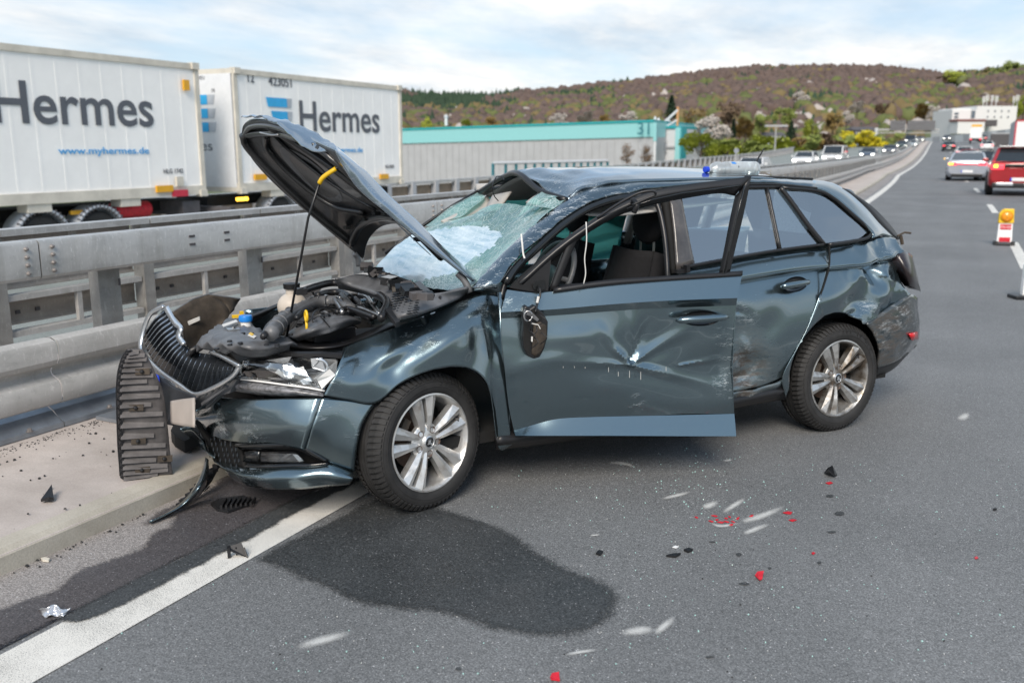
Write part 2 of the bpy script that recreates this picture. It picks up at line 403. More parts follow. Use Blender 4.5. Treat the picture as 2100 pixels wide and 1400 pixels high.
def glass_mat(name, tint, refl=.12, rough=.01, milky=None, cracks=False, fresnel=1.5):
    t = NT(name); t.n.remove(t.p)
    tr = t.node('ShaderNodeBsdfTransparent'); tr.inputs[0].default_value = (*tint, 1)
    gl = t.node('ShaderNodeBsdfGlossy'); gl.inputs['Roughness'].default_value = rough; gl.inputs[0].default_value = (1, 1, 1, 1)
    fr = t.node('ShaderNodeFresnel'); fr.inputs[0].default_value = fresnel
    fac = t.math('ADD', fr.outputs[0], refl, True)
    mx = t.node('ShaderNodeMixShader'); t.l.new(fac, mx.inputs[0]); t.l.new(tr.outputs[0], mx.inputs[1]); t.l.new(gl.outputs[0], mx.inputs[2])
    res = mx.outputs[0]
    if milky:
        df = t.node('ShaderNodeBsdfDiffuse'); t.put(df.inputs[0], milky[0])
        m2 = t.node('ShaderNodeMixShader')
        f = milky[1]
        if cracks:
            wob = t.noise(5, 4, .6); vec = t.mix(.06, t.co(), wob, 'ADD')
            v1 = t.voronoi(24, vec, 'DISTANCE_TO_EDGE'); v2 = t.voronoi(62, t.mix(.03, t.co(), wob, 'ADD'), 'DISTANCE_TO_EDGE')
            c1 = t.ramp(v1, [(.012, 1.), (.04, 0.)]); c2 = t.ramp(v2, [(.04, 1.), (.13, 0.)])
            dens = t.ramp(t.noise(2.6, 4, .6), [(.36, 0.), (.62, 1.)])
            ck = t.math('MAXIMUM', t.math('MULTIPLY', c1, .6), t.math('MULTIPLY', c2, dens), True)
            fm = t.math('ADD', t.math('MULTIPLY', dens, .22), f)
            f = t.math('MAXIMUM', fm, t.math('MULTIPLY', ck, .85), True)
            t.put(df.inputs[0], t.mix(ck, milky[0], (.78, .90, .88)))
            b = t.node('ShaderNodeBump'); b.inputs['Strength'].default_value = .35; b.inputs['Distance'].default_value = .006
            t.l.new(t.mix(.5, t.voronoi(26, vec, 'F1'), t.noise(3, 3)), b.inputs['Height']); t.l.new(b.outputs[0], gl.inputs['Normal'])
        t.put(m2.inputs[0], f); t.l.new(res, m2.inputs[1]); t.l.new(df.outputs[0], m2.inputs[2]); res = m2.outputs[0]
    t.l.new(res, t.out.inputs[0]); return t.m
M['window'] = glass_mat('side_glass', (.80, .93, .90), .33)
M['teal_window'] = glass_mat('tinted_far_glass', (.20, .80, .76), .06, .01, ((.03, .46, .44), .6))
M['shattered'] = glass_mat('shattered_glass', (.30, .66, .62), .05, .06, ((.25, .45, .44), .28), True)
t = NT('sky_sheen_screen'); t.n.remove(t.p)          # laminated screen; its pale blue colour paints in part of the mirrored sky
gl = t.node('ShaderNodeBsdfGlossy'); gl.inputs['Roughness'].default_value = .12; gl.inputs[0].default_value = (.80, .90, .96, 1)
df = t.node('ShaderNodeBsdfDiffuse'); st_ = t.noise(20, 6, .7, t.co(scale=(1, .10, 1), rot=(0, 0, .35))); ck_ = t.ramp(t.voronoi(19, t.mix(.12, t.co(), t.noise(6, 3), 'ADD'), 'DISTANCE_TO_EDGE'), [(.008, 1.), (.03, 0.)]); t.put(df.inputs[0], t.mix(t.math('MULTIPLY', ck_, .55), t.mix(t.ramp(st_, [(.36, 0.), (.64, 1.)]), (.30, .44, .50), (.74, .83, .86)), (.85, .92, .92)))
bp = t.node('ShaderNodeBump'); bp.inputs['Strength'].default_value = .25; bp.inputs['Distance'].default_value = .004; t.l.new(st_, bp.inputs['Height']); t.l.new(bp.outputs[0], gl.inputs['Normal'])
mx = t.node('ShaderNodeMixShader'); mx.inputs[0].default_value = .42; t.l.new(df.outputs[0], mx.inputs[1]); t.l.new(gl.outputs[0], mx.inputs[2]); t.l.new(mx.outputs[0], t.out.inputs[0]); M['sky_sheen_screen'] = t.m
M['clear'] = glass_mat('clear_plastic', (.93, .95, .96), .05, .03)
M['dark_glass'] = mat('dark_glass', (.02, .025, .03), .05, var=.1, coat=.5)
M['headlight_on'] = mat('headlight_lit', (.9, .9, .9), .3, emit=(1, .97, .86), estr=4.5)
M['tail_on'] = mat('tail_light_lit', (.6, .02, .02), .3, emit=(1, .05, .08), estr=1.6)
M['amber_on'] = mat('indicator_lit', (.8, .4, .02), .3, emit=(1, .55, .05), estr=3.0)
M['shard'] = mat('reflector_shard', (.50, .51, .52), .18, .55, .3, 40, coat=.3)
def wet_edge(m):                                       # the rim of a puddle soaks out grain by grain
    q = m.copy(); nt = q.node_tree; p = nt.nodes['Principled BSDF']; at = nt.nodes.new('ShaderNodeAttribute'); at.attribute_name = 'edge'
    tc = nt.nodes.new('ShaderNodeTexCoord'); nz = nt.nodes.new('ShaderNodeTexNoise'); nz.inputs['Scale'].default_value = 120; nz.inputs['Detail'].default_value = 3; nz.inputs['Roughness'].default_value = .7; nt.links.new(tc.outputs['Object'], nz.inputs['Vector'])
    ma = nt.nodes.new('ShaderNodeMath'); ma.operation = 'ADD'; nt.links.new(at.outputs['Fac'], ma.inputs[0]); nt.links.new(nz.outputs[0], ma.inputs[1])
    rp = nt.nodes.new('ShaderNodeValToRGB'); rp.color_ramp.elements[0].position = .62; rp.color_ramp.elements[1].position = .95; nt.links.new(ma.outputs[0], rp.inputs[0]); nt.links.new(rp.outputs[0], p.inputs['Alpha'])
    n2 = nt.nodes.new('ShaderNodeTexNoise'); n2.inputs['Scale'].default_value = 3.2; n2.inputs['Detail'].default_value = 5; nt.links.new(tc.outputs['Object'], n2.inputs['Vector'])
    r2 = nt.nodes.new('ShaderNodeValToRGB'); r2.color_ramp.elements[0].position = .42; r2.color_ramp.elements[0].color = (.30, .30, .30, 1); r2.color_ramp.elements[1].position = .66; r2.color_ramp.elements[1].color = (.75, .75, .75, 1); nt.links.new(n2.outputs[0], r2.inputs[0]); nt.links.new(r2.outputs[0], p.inputs['Roughness'])
    return q
for k_ in ('wet_asphalt', 'wet_gutter'): M[k_ + '_rim'] = wet_edge(M[k_])
M['lens'] = glass_mat('lamp_lens', (.93, .95, .96), .10, .03)
# ================================================================== SETTING
def ys(y0, y1, near=4.0, far=6.0):
    out = [y0]
    while out[-1] < y1: out.append(min(y1, out[-1] + (near if out[-1] < 40 else far)))
    return out
def strip(name, prof, y0, y1, m, kind='structure', parent=None, smooth=False, step=4.0, label=None):
    b = MB(); b.grid([[rd(x, y, z) for (x, z) in prof] for y in ys(y0, y1, step)])
    o = b.build(name, m, parent, smooth); return tag(o, kind=kind) if kind else o
XK = -3.12                                             # face of the median kerb
strip('road', [(-2.66, 0), (-1, 0), (1, 0), (4.6, 0), (8.2, 0), (9.6, 0)], -10, 235, M['asphalt'])
strip('gutter', [(XK, 0.0), (-2.66, 0.0)], -10, 235, M['gutter'])
strip('tar_seam', [(-2.685, .004), (-2.635, .004)], -10, 60, M['tar'])
strip('median_slab', [(XK, -.05), (XK, .075), (XK - .022, .092), (-3.9, .098), (-4.6, .10), (-5.9, .09), (-6.0, .05), (-6.0, -.9)], -10, 235, M['slab'])
strip('kerb', [(XK + .003, -.02), (XK + .003, .07), (XK - .02, .096), (XK - .10, .100)], -10, 160, M['kerb'])
b = MB(); b.grid([[rd(x, y, opp(y)) for x in (-6.0, -13, -21.6)] for y in ys(-40, 235)]); tag(b.build('opposite_carriageway', M['asphalt_far']), kind='structure')
strip('edge_line', [(-2.605, .004), (-2.375, .004)], -10, 232, M['line'])
for k in range(14):                                    # lane dashes, 4 m long every 12 m
    for xl in (.80, 4.4):
        y0 = 13.8 + 12 * k - 12
        b = MB(); b.grid([[rd(xl - .075, y, .004), rd(xl + .075, y, .004)] for y in (y0, y0 + 2, y0 + 4)])
        tag(b.build('lane_dash', M['line']), kind='structure')
strip('shoulder_line', [(8.0, .004), (8.2, .004)], -10, 232, M['line'])
b = MB(); b.grid([[rd(x, y, opp(y) + .004) for x in (-6.7, -6.5)] for y in ys(-30, 232)]); tag(b.build('opposite_edge_line', M['line']), kind='structure')

A3 = np.array
# wet stains on the road
def stain(name, px, m, z=.004, rim=.045, step=.02):
    P = np.array(catmull([RP(u, v, z=z) for u, v in px] + [RP(*px[0], z=z)], 8)[:-1])[:, :2]; Q = np.roll(P, -1, axis=0)
    xs = np.arange(P[:, 0].min() - .05, P[:, 0].max() + .05, step); ysg = np.arange(P[:, 1].min() - .05, P[:, 1].max() + .05, step)
    X, Y = np.meshgrid(xs, ysg); W = np.stack([X.ravel(), Y.ravel()], 1)
    d2 = np.full(len(W), 9e9); ins = np.zeros(len(W), bool)
    for p, q in zip(P, Q):
        e = q - p; t = np.clip(((W - p) @ e) / (e @ e + 1e-12), 0, 1); d2 = np.minimum(d2, (((p + t[:, None] * e) - W) ** 2).sum(1))
        cr = (p[1] > W[:, 1]) != (q[1] > W[:, 1]); ins ^= cr & (W[:, 0] < (q[0] - p[0]) * (W[:, 1] - p[1]) / (q[1] - p[1] + 1e-12) + p[0])
    sd = np.sqrt(d2) * np.where(ins, 1, -1); sd += .014 * np.array([mnoise.noise(Vector((x * 14, y * 14, 1.3))) for x, y in W]) + .012 * np.array([mnoise.noise(Vector((x * 42, y * 42, 4))) for x, y in W])
    nx = len(xs); b = MB(); keep = sd > -rim; idx = -np.ones(len(W), int); vs = []; at = []
    F_ = []
    for j in range(len(ysg) - 1):
        for i in range(nx - 1):
            f = (j * nx + i, j * nx + i + 1, (j + 1) * nx + i + 1, (j + 1) * nx + i)
            if any(keep[k] for k in f): F_.append(f)
    used = sorted({k for f in F_ for k in f})
    for n, k in enumerate(used): idx[k] = n; vs.append((W[k, 0], W[k, 1], z)); at.append(float(np.clip(.31 + sd[k] / rim * .31, 0, .62)))
    me = bpy.data.meshes.new(name); me.from_pydata(vs, [], [tuple(int(idx[k]) for k in f) for f in F_]); me.materials.append(M[m.name + '_rim'])
    ab = me.attributes.new('edge', 'FLOAT', 'POINT'); ab.data.foreach_set('value', at); me.update()
    return tag(link(name, me), kind='structure')
stain('wet_patch', [(700, 1062), (760, 1030), (830, 1022), (905, 1046), (980, 1070), (1040, 1095), (1100, 1137), (1150, 1165), (1195, 1182), (1235, 1200), (1254, 1222), (1250, 1250), (1222, 1277), (1170, 1296), (1100, 1297), (1030, 1287), (950, 1262), (880, 1246), (800, 1240), (735, 1228), (680, 1203), (620, 1178), (560, 1152), (542, 1141), (620, 1100)], M['wet_asphalt'])
stain('wet_gutter', [(-60, 1350), (-60, 1282), (30, 1240), (110, 1212), (170, 1168), (240, 1145), (295, 1122), (318, 1092), (352, 1082), (360, 1055), (300, 1072), (330, 1050), (420, 1010), (470, 975), (560, 985), (690, 985), (600, 1025), (480, 1088), (300, 1178), (120, 1266)], M['wet_gutter'], z=.006, rim=.03)
stain('wet_edge', [(120, 1268), (300, 1179), (480, 1089), (600, 1027), (705, 985), (735, 985), (620, 1043), (520, 1098), (400, 1160), (300, 1212), (205, 1258), (160, 1272)], M['wet_asphalt'], z=.008, rim=.02)

# ---- terrain, one sheet to the horizon, with the wooded hill beyond
RIDGE = [(-900, 240), (0, 236), (820, 202), (900, 206), (1000, 210), (1060, 200), (1100, 202), (1200, 192), (1300, 182), (1400, 173), (1500, 163), (1600, 161), (1700, 163), (1800, 167), (1850, 173), (1905, 181), (1935, 184), (1990, 180), (2060, 176), (2150, 176), (2500, 180), (3200, 210)]
def az_of(u):
    d = _toroad(_ray(u, 305)); return math.atan2(d[0], d[1])
def el_of(v): return (305 - v) / F
_raz = [az_of(u) for u, v in RIDGE]; _rel = [el_of(v) for u, v in RIDGE]
DR, D0, ZG = 1150.0, 230.0, -9.0
def terr(az, D):
    a = (az + math.pi) % (2 * math.pi) - math.pi
    if a < _raz[0]: e = _rel[0] * max(0.25, 1 - (_raz[0] - a))
    elif a > _raz[-1]: e = _rel[-1] * max(0.25, 1 - (a - _raz[-1]))
    else: e = float(np.interp(a, _raz, _rel))
    top = e * DR + H
    t = (D - D0) / (DR - D0)
    lob = mnoise.noise(Vector((math.sin(a) * D / 170, math.cos(a) * D / 170, 2.2)))
    if t <= 0: return ZG
    if t <= 1:
        s = t ** 1.25
        s = s + .055 * lob * min(1, t * 4) * min(1, (1 - t) * 5)
        return lerp(ZG, top, max(0, s))
    return lerp(top, top * .25, min(1, (t - 1) / 1.5))
azs = sorted(set([round(a, 4) for a in np.linspace(-math.pi, math.pi, 60)] + [round(a, 4) for a in np.linspace(az_of(700), az_of(2250), 90)]))
Ds = [0, 8, 20, 40, 80, 140, 200] + list(np.linspace(D0, DR, 26)) + [1300, 1600, 2100, 3200, 5200]
b = MB(); b.grid([[(math.sin(a) * D, math.cos(a) * D, terr(a, D)) for a in azs] for D in Ds])
M['grass'] = mat('meadow', (.10, .12, .05), .95, var=.5, vscale=.02)
tag(b.build('terrain', M['grass'], smooth=True), kind='structure')

# ---- woods on the hill: one mass per kind
def foliage_mat(name, a, b_, sc=.35, trans=.0):
    t = NT(name); n = t.noise(sc, 6, .7); n2 = t.noise(sc * .22, 3, .6)
    t.set(color=t.mix(t.ramp(n2, [(.35, 0.), (.65, 1.)]), t.mix(t.ramp(n, [(.3, 0.), (.7, 1.)]), a, b_), tuple(lerp(x, y, .5) * 1.15 for x, y in zip(a, b_))), rough=.95, spec=.1)
    return t.m
M['wood_brown'] = foliage_mat('bare_wood', (.080, .058, .050), (.165, .122, .105), .09)
M['wood_dark'] = foliage_mat('conifer', (.026, .045, .032), (.06, .092, .055), .09)
M['wood_green'] = foliage_mat('spring_green', (.075, .092, .036), (.155, .168, .066), .09)
M['wood_ochre'] = foliage_mat('ochre_buds', (.125, .094, .045), (.20, .155, .08), .09)
M['wood_blossom'] = foliage_mat('blossom', (.30, .26, .235), (.46, .42, .39), .09)
_ico = bmesh.new(); bmesh.ops.create_icosphere(_ico, subdivisions=2, radius=1.0)
ICO_V = np.array([v.co[:] for v in _ico.verts]); ICO_F = np.array([[v.index for v in f.verts] for f in _ico.faces]); _ico.free()
nprng = np.random.default_rng(5)
def mass(name, items, m):
    if not items: return
    nv, nf = len(ICO_V), len(ICO_F)
    V = np.zeros((len(items) * nv, 3)); Fa = np.zeros((len(items) * nf, 3), int)
    for i, (x, y, z, r, hgt, cone) in enumerate(items):
        k = 1 + nprng.uniform(-.36, .36, (nv, 1)); P = ICO_V * k
        if cone:
            zt = (P[:, 2:3] + 1) / 2; P = np.concatenate([P[:, :2] * np.clip(1.25 - 1.1 * zt, .08, 1), P[:, 2:3]], 1)
        V[i * nv:(i + 1) * nv] = P * np.array([r, r, hgt]) + np.array([x, y, z + hgt * .72]); Fa[i * nf:(i + 1) * nf] = ICO_F + i * nv
    me = bpy.data.meshes.new(name); me.vertices.add(len(V)); me.vertices.foreach_set('co', V.ravel())
    me.loops.add(Fa.size); me.loops.foreach_set('vertex_index', Fa.ravel()); me.polygons.add(len(Fa))
    me.polygons.foreach_set('loop_start', np.arange(0, Fa.size, 3)); me.polygons.foreach_set('loop_total', np.full(len(Fa), 3)); me.update(calc_edges=True)
    me.materials.append(m); tag(link(name, me), kind='stuff')
bins = {k: [] for k in ('brown', 'dark', 'green', 'ochre', 'blossom')}
a0, a1 = az_of(760), az_of(2200)
def pixel_of(x, y, z):
    c, s = math.cos(-RY), math.sin(-RY)
    p = np.array([x * c - y * s, x * s + y * c, z - H]); zc = p @ _fwd
    return 1050 + F * p[0] / zc, 700 - F * (p @ _up) / zc
n = 0
while n < 15000:
    az = rng.uniform(a0, a1); D = D0 + 60 + (DR - D0 - 40) * rng.random() ** .75
    x, y = math.sin(az) * D, math.cos(az) * D; z = terr(az, D); u, v = pixel_of(x, y, z)
    n += 1
    if D < 480 and u > 1880: continue
    if 1925 < u < 1990 and 176 < v < 196: continue       # the meadow under the hilltop trees
    t = (D - D0) / (DR - D0)
    c1 = mnoise.noise(Vector((x / 95, y / 95, 5))); c2 = mnoise.noise(Vector((x / 60, y / 60, 9))); q = rng.random()
    k = 'brown'
    if u < 1075 and t > .56 and c1 > -.22 and u < 1065: k = 'dark'
    elif 1080 < u < 1260 and .5 < t < .9 and c1 > -.12: k = 'dark' if q < .62 else 'green'
    elif c2 > .42 and t > .35: k = 'dark'
    elif c2 < -.27 and t < .85: k = 'green' if q < .62 else ('ochre' if q < .8 else 'brown')
    if t < .33:
        if D < 420 and q > .84: continue
        k = 'green' if q < .34 else ('ochre' if q < .58 else ('brown' if q < .84 else ('blossom' if q < .91 else 'dark')))
    elif t < .66 and q < .30: k = 'ochre' if q < .15 else ('green' if q < .285 else 'blossom')
    elif k == 'brown' and q < .05: k = 'ochre'
    if u > 1930 and t > .8: k = 'green' if q < .4 else ('dark' if q < .55 else ('ochre' if q < .7 else 'brown'))
    r = rng.uniform(2.6, 5.4); r *= (0.62 if k == 'dark' else 1) * (.75 if t < .3 else 1)
    bins[k].append((x, y, z - .5, r, r * (rng.uniform(1.5, 2.2) if k == 'dark' else rng.uniform(.85, 1.15)), k == 'dark'))
for k, nm in (('brown', 'bare_woodland'), ('dark', 'conifer_woodland'), ('green', 'budding_woodland'), ('ochre', 'ochre_woodland'), ('blossom', 'blossom_woodland')): mass(nm, bins[k], M['wood_' + k])

# ---- single trees and shrubs between the road and the hill
def leaves(b, c, r, n, size, squash=1.0):
    for _ in range(n):
        d = Vector((rng.gauss(0, 1), rng.gauss(0, 1), rng.gauss(0, 1))).normalized() * (rng.random() ** .4)
        p = Vector((c[0] + d.x * r, c[1] + d.y * r, c[2] + d.z * r * squash))
        a = Vector((rng.gauss(0, 1), rng.gauss(0, 1), rng.gauss(0, .6))).normalized(); q = a.orthogonal().normalized(); s = size * rng.uniform(.6, 1.4)
        b.add([p - a * s, p + q * s * .6, p + a * s, p - q * s * .6], [(0, 1, 2, 3)])
def tree_proto(kind):
    tr = MB(); cr = MB()
    if kind == 'conifer':
        tr.tube([(0, 0, 0), (0, 0, .55), (.01, 0, 1.0)], [.03, .02, .004], 7)
        for i in range(26):
            z = .12 + .86 * i / 26; R = .24 * (1 - z) + .015
            leaves(cr, (0, 0, z), R, 42, .035, .25)
    else:
        tr.tube([(0, 0, 0), (.01, .01, .22), (-.01, .02, .45), (0, 0, .72)], [.035, .026, .018, .006], 7)
        for i in range(9):
            a = i * 2.4; z = .22 + .05 * i; e = (math.cos(a) * .3, math.sin(a) * .3, z + .26)
            tr.tube([(0, 0, z), (e[0] * .5, e[1] * .5, z + .1), e], [.014, .009, .003], 5)
        n, sz = {'broad': (130, .035), 'sparse': (46, .03), 'bush': (150, .04), 'blossom': (120, .03)}[kind]
        for i in range(15):
            a = rng.uniform(0, 6.28); z = rng.uniform(.28, .86) if kind != 'bush' else rng.uniform(.15, .75)
            R = (.34 if kind != 'bush' else .45) * math.sin(math.pi * min(1, max(.1, (z - .12) / .86))) ** .6 * rng.uniform(.35, 1)
            leaves(cr, (math.cos(a) * R, math.sin(a) * R, z), rng.uniform(.10, .18), n, sz)
    return tr, cr
M['bark'] = mat('bark', (.09, .07, .055), .95, var=.4)
LM = dict(green=foliage_mat('leaf_green', (.15, .19, .05), (.29, .33, .10), 2), lime=foliage_mat('leaf_lime', (.26, .30, .045), (.46, .50, .10), 2), yellow=foliage_mat('forsythia', (.44, .37, .02), (.62, .54, .05), 2),
          brown=foliage_mat('twig_brown', (.13, .09, .06), (.22, .16, .11), 2), ochre=foliage_mat('twig_ochre', (.19, .13, .045), (.30, .21, .08), 2), white=foliage_mat('petals', (.36, .32, .285), (.56, .52, .475), 2), dark=foliage_mat('needles', (.02, .038, .026), (.05, .08, .045), 2))
_tm = {}
def tree(u, vb, zc, hpx, kind, colr, label, wide=1.0, name=None, cat='tree', group=None):
    key = (kind, colr, rng.randrange(2))
    if key not in _tm:
        tr, cr = tree_proto(kind); _tm[key] = (tr.mesh('trunk', M['bark']), cr.mesh('crown', LM[colr], recalc=False))
    p = C0 + _toroad(_ray(u, vb)) * zc; h = hpx * zc / F
    nm = name or {'conifer': 'conifer_tree', 'bush': 'shrub', 'blossom': 'blossoming_tree'}.get(kind, 'broadleaf_tree')
    e = empty(nm, label, cat, p - np.array([0, 0, .3]), rng.uniform(0, 6.28), group)
    for mname, me in zip(('trunk', 'crown'), _tm[key]):
        o = link(mname, me, e); o.scale = (h * wide, h * wide, h)
        o.scale = (h * wide, h * wide, h)
TREES = [
 (1147, 264, 300, 34, 'blossom', 'white', 'whitish blossoming tree peeping over the middle of the turquoise roof edge', 1.5),
 (1203, 264, 300, 38, 'blossom', 'white', 'whitish blossoming tree above the turquoise roof, right of two', 1.3),
 (1290, 262, 290, 36, 'blossom', 'white', 'whitish blossoming tree just left of the roof vents of the warehouse', 1.5),
 (955, 268, 320, 26, 'broad', 'lime', 'small lime green tree above the left half of the turquoise roof', 1.2),
 (873, 272, 320, 34, 'broad', 'lime', 'small lime green tree over the roof edge beside the white trailer', 1.0),
 (1008, 268, 330, 32, 'broad', 'ochre', 'ochre budding tree over the turquoise roof left of the blossoming trees', 1.3),
 (1240, 262, 310, 30, 'broad', 'ochre', 'orange brown tree between two blossoming trees behind the warehouse roof', 1.2),
 (1376, 246, 420, 52, 'conifer', 'dark', 'tall dark conifer rising behind the roof crane of the warehouse', 1.4),
 (1425, 285, 230, 70, 'sparse', 'ochre', 'thin ochre tree above the big blossom bush right of the warehouse', 1.0),
 (1455, 319, 165, 84, 'blossom', 'white', 'large white blossoming tree right of the turquoise end wall', 1.25),
 (1436, 334, 150, 76, 'bush', 'lime', 'lime green shrub in front of the large white blossoming tree', 1.1),
 (1496, 262, 360, 62, 'broad', 'brown', 'tall brown budding tree left of the dark conifer in the valley', 1.1),
 (1503, 285, 300, 44, 'conifer', 'dark', 'dark narrow conifer above the bottles on the car roof', 1.0),
 (1528, 292, 300, 60, 'broad', 'ochre', 'ochre tree to the right of the dark narrow conifer', 1.0),
 (1560, 278, 330, 46, 'broad', 'green', 'rounded mid green tree above the lamp posts of the far slip road', 1.2),
 (1607, 262, 380, 44, 'broad', 'green', 'rounded green tree at the foot of the hill left of the blossom pair', 1.3),
 (1640, 225, 520, 38, 'blossom', 'white', 'pale blossoming tree half way up the brown hillside', 1.3),
 (1621, 290, 280, 44, 'conifer', 'dark', 'dark blue green conifer clump behind the green verge shrubs', 1.4),
 (1665, 285, 300, 42, 'broad', 'lime', 'pale lime tree between the dark conifer clump and the brown roof', 1.1),
 (1707, 275, 330, 50, 'broad', 'ochre', 'ochre tree above the yellow forsythia, left of the blossom', 1.1),
 (1757, 240, 430, 34, 'blossom', 'white', 'pink white blossoming tree high above the yellow forsythia', 1.2),
 (1735, 262, 380, 36, 'blossom', 'white', 'white blossoming tree directly behind the slate roofed house', 1.1),
 (1815, 248, 460, 40, 'broad', 'brown', 'round brown tree above the overhead sign gantry', 1.4),
 (1893, 252, 430, 46, 'broad', 'ochre', 'orange ochre tree left of the white factory block', 1.1),
 (1914, 255, 420, 40, 'blossom', 'white', 'creamy blossoming tree touching the left edge of the white factory', 1.0),
 (1936, 275, 330, 42, 'conifer', 'dark', 'dark conifer between the overhead signs and the white factory', 1.1),
 (1636, 331, 150, 68, 'bush', 'green', 'mid green shrub on the verge behind the white van', 1.5),
 (1580, 338, 150, 73, 'bush', 'lime', 'lime shrub on the verge above the oncoming white car', 1.5),
 (1510, 342, 140, 73, 'bush', 'green', 'green shrub on the verge directly above the water bottles', 1.6),
 (1470, 344, 140, 52, 'bush', 'lime', 'low lime shrub beside the round road sign across the motorway', 1.6),
 (1685, 330, 155, 68, 'bush', 'brown', 'brown leafless shrub between the green shrub and the forsythia', 1.5),
 (1730, 322, 165, 60, 'bush', 'green', 'olive shrub touching the left side of the yellow forsythia', 1.4),
 (1766, 318, 165, 60, 'bush', 'yellow', 'bright yellow forsythia in full bloom beside the far carriageway', 1.7),
 (1815, 310, 185, 47, 'bush', 'green', 'small green shrub right of the yellow forsythia', 1.5),
 (1285, 338, 75, 52, 'sparse', 'brown', 'bare brown sapling in front of the grey warehouse wall, left of two', .9),
 (1322, 338, 78, 50, 'sparse', 'brown', 'bare brown sapling in front of the grey warehouse wall, right of two', .9),
 (2068, 174, 900, 50, 'broad', 'green', 'big round green tree on the hilltop skyline at the right', 1.5),
 (1952, 184, 880, 40, 'broad', 'lime', 'yellow green tree at the left end of the hilltop group', 1.6),
 (1975, 178, 900, 36, 'conifer', 'dark', 'pointed dark conifer on the skyline beside the yellow green tree', 1.1),
 (2008, 178, 900, 32, 'sparse', 'brown', 'grey bare tree on the skyline between conifer and big green tree', 1.5),
 (1490, 342, 138, 58, 'bush', 'lime', 'lime verge shrub left of the green one above the bottle cap', 1.5),
 (1545, 340, 145, 56, 'bush', 'green', 'green verge shrub between the bottle and the oncoming white car', 1.6),
 (1612, 334, 150, 56, 'bush', 'lime', 'lime verge shrub directly above the gap before the white van', 1.5),
 (1662, 330, 152, 60, 'bush', 'ochre', 'ochre verge shrub rising behind the right half of the white van', 1.4),
 (1706, 326, 158, 54, 'bush', 'green', 'dark green verge shrub right of the white van roof', 1.5),
 (1746, 320, 164, 52, 'bush', 'yellow', 'smaller yellow forsythia joined to the left of the bright one', 1.5),
 (2030, 180, 900, 40, 'broad', 'green', 'mid green hilltop tree left of the big round one', 1.5),
 (1925, 186, 880, 34, 'broad', 'brown', 'brown bare crown at the left foot of the hilltop group', 1.6),
 (2098, 245, 350, 50, 'broad', 'lime', 'lime tree at the right edge beside the white factory', 1.2),
]
for T in TREES: tree(*T)

# ---- warehouse
_AR = {}
def zc_pt(u, v, zc): return C0 + _toroad(_ray(u, v)) * zc
def slab_box(b, A, B, z0, z1, th):                     # vertical wall from A to B (plan), th thick away from the eye
    A = np.array(A, float); B = np.array(B, float); d = (B - A)[:2]; n = np.array([-d[1], d[0]]) / np.linalg.norm(d); n = n if n @ np.array([-math.sin(RY), math.cos(RY)]) > 0 else -n
    n3 = np.array([n[0], n[1], 0]) * th
    lo = [np.array([A[0], A[1], z0[0]]), np.array([B[0], B[1], z0[1]])]; hi = [np.array([A[0], A[1], z1[0]]), np.array([B[0], B[1], z1[1]])]
    b.hexa([lo[0], lo[1], lo[1] + n3, lo[0] + n3], [hi[0], hi[1], hi[1] + n3, hi[0] + n3]); return n3
M['wall_grey'] = mat('grey_cladding', (.395, .405, .425), .55, var=.06, vscale=.6)
M['turq'] = mat('turquoise_cladding', (.25, .55, .57), .5, var=.05)
M['turq_dark'] = mat('turquoise_trim', (.01, .33, .36), .5, var=.08)
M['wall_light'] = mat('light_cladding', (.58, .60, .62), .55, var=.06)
M['white_wall'] = mat('white_render', (.68, .68, .67), .8, var=.05)
M['roof_dark'] = mat('slate_roof', (.085, .08, .085), .8, var=.2)
M['roof_red'] = mat('red_roof', (.22, .10, .09), .8, var=.2)
M['pane'] = mat('far_pane', (.10, .13, .16), .15, var=.3, coat=.3)
wl_, wr_ = zc_pt(700, 272, 176), zc_pt(1342, 250.5, 150)
wc = wr_.copy(); wh = empty('warehouse', 'long grey warehouse with turquoise fascia and the number 31', 'warehouse', (wc[0], wc[1], -9))
W0 = np.array([wc[0], wc[1], -9.0])
zt = (wl_[2], wr_[2]); bh = 27.5 * 163 / F
b = MB(); n3 = slab_box(b, wl_ - W0, wr_ - W0, (0, 0), (zt[0] - bh + 9, zt[1] - bh + 9), 46); b.build('wall', M['wall_grey'], wh)
b = MB(); slab_box(b, (wl_ - W0) - n3 / 46 * .25, (wr_ - W0) - n3 / 46 * .25, (zt[0] - bh + 9.01, zt[1] - bh + 9.01), (zt[0] + 9, zt[1] + 9), 46.5); b.build('fascia', M['turq'], wh)
b = MB(); slab_box(b, (wl_ - W0) - n3 / 46 * .4, (wr_ - W0) - n3 / 46 * .4, (zt[0] + 9.01, zt[1] + 9.01), (zt[0] + 9.35, zt[1] + 9.35), 46.8); b.build('roof_edge', M['turq_dark'], wh)
pb = MB()
for i in range(1, 46):                                 # joints of the cladding panels
    t = i / 46; A = lerp(wl_ - W0, wr_ - W0, t) - n3 / 46 * .06
    pb.box((A[0], A[1], 6.0), (.12, .12, 12)); 
o = pb.build('panel_joint', M['wall_grey'], wh); tag(o, kind='stuff')
cn = n3 / 46
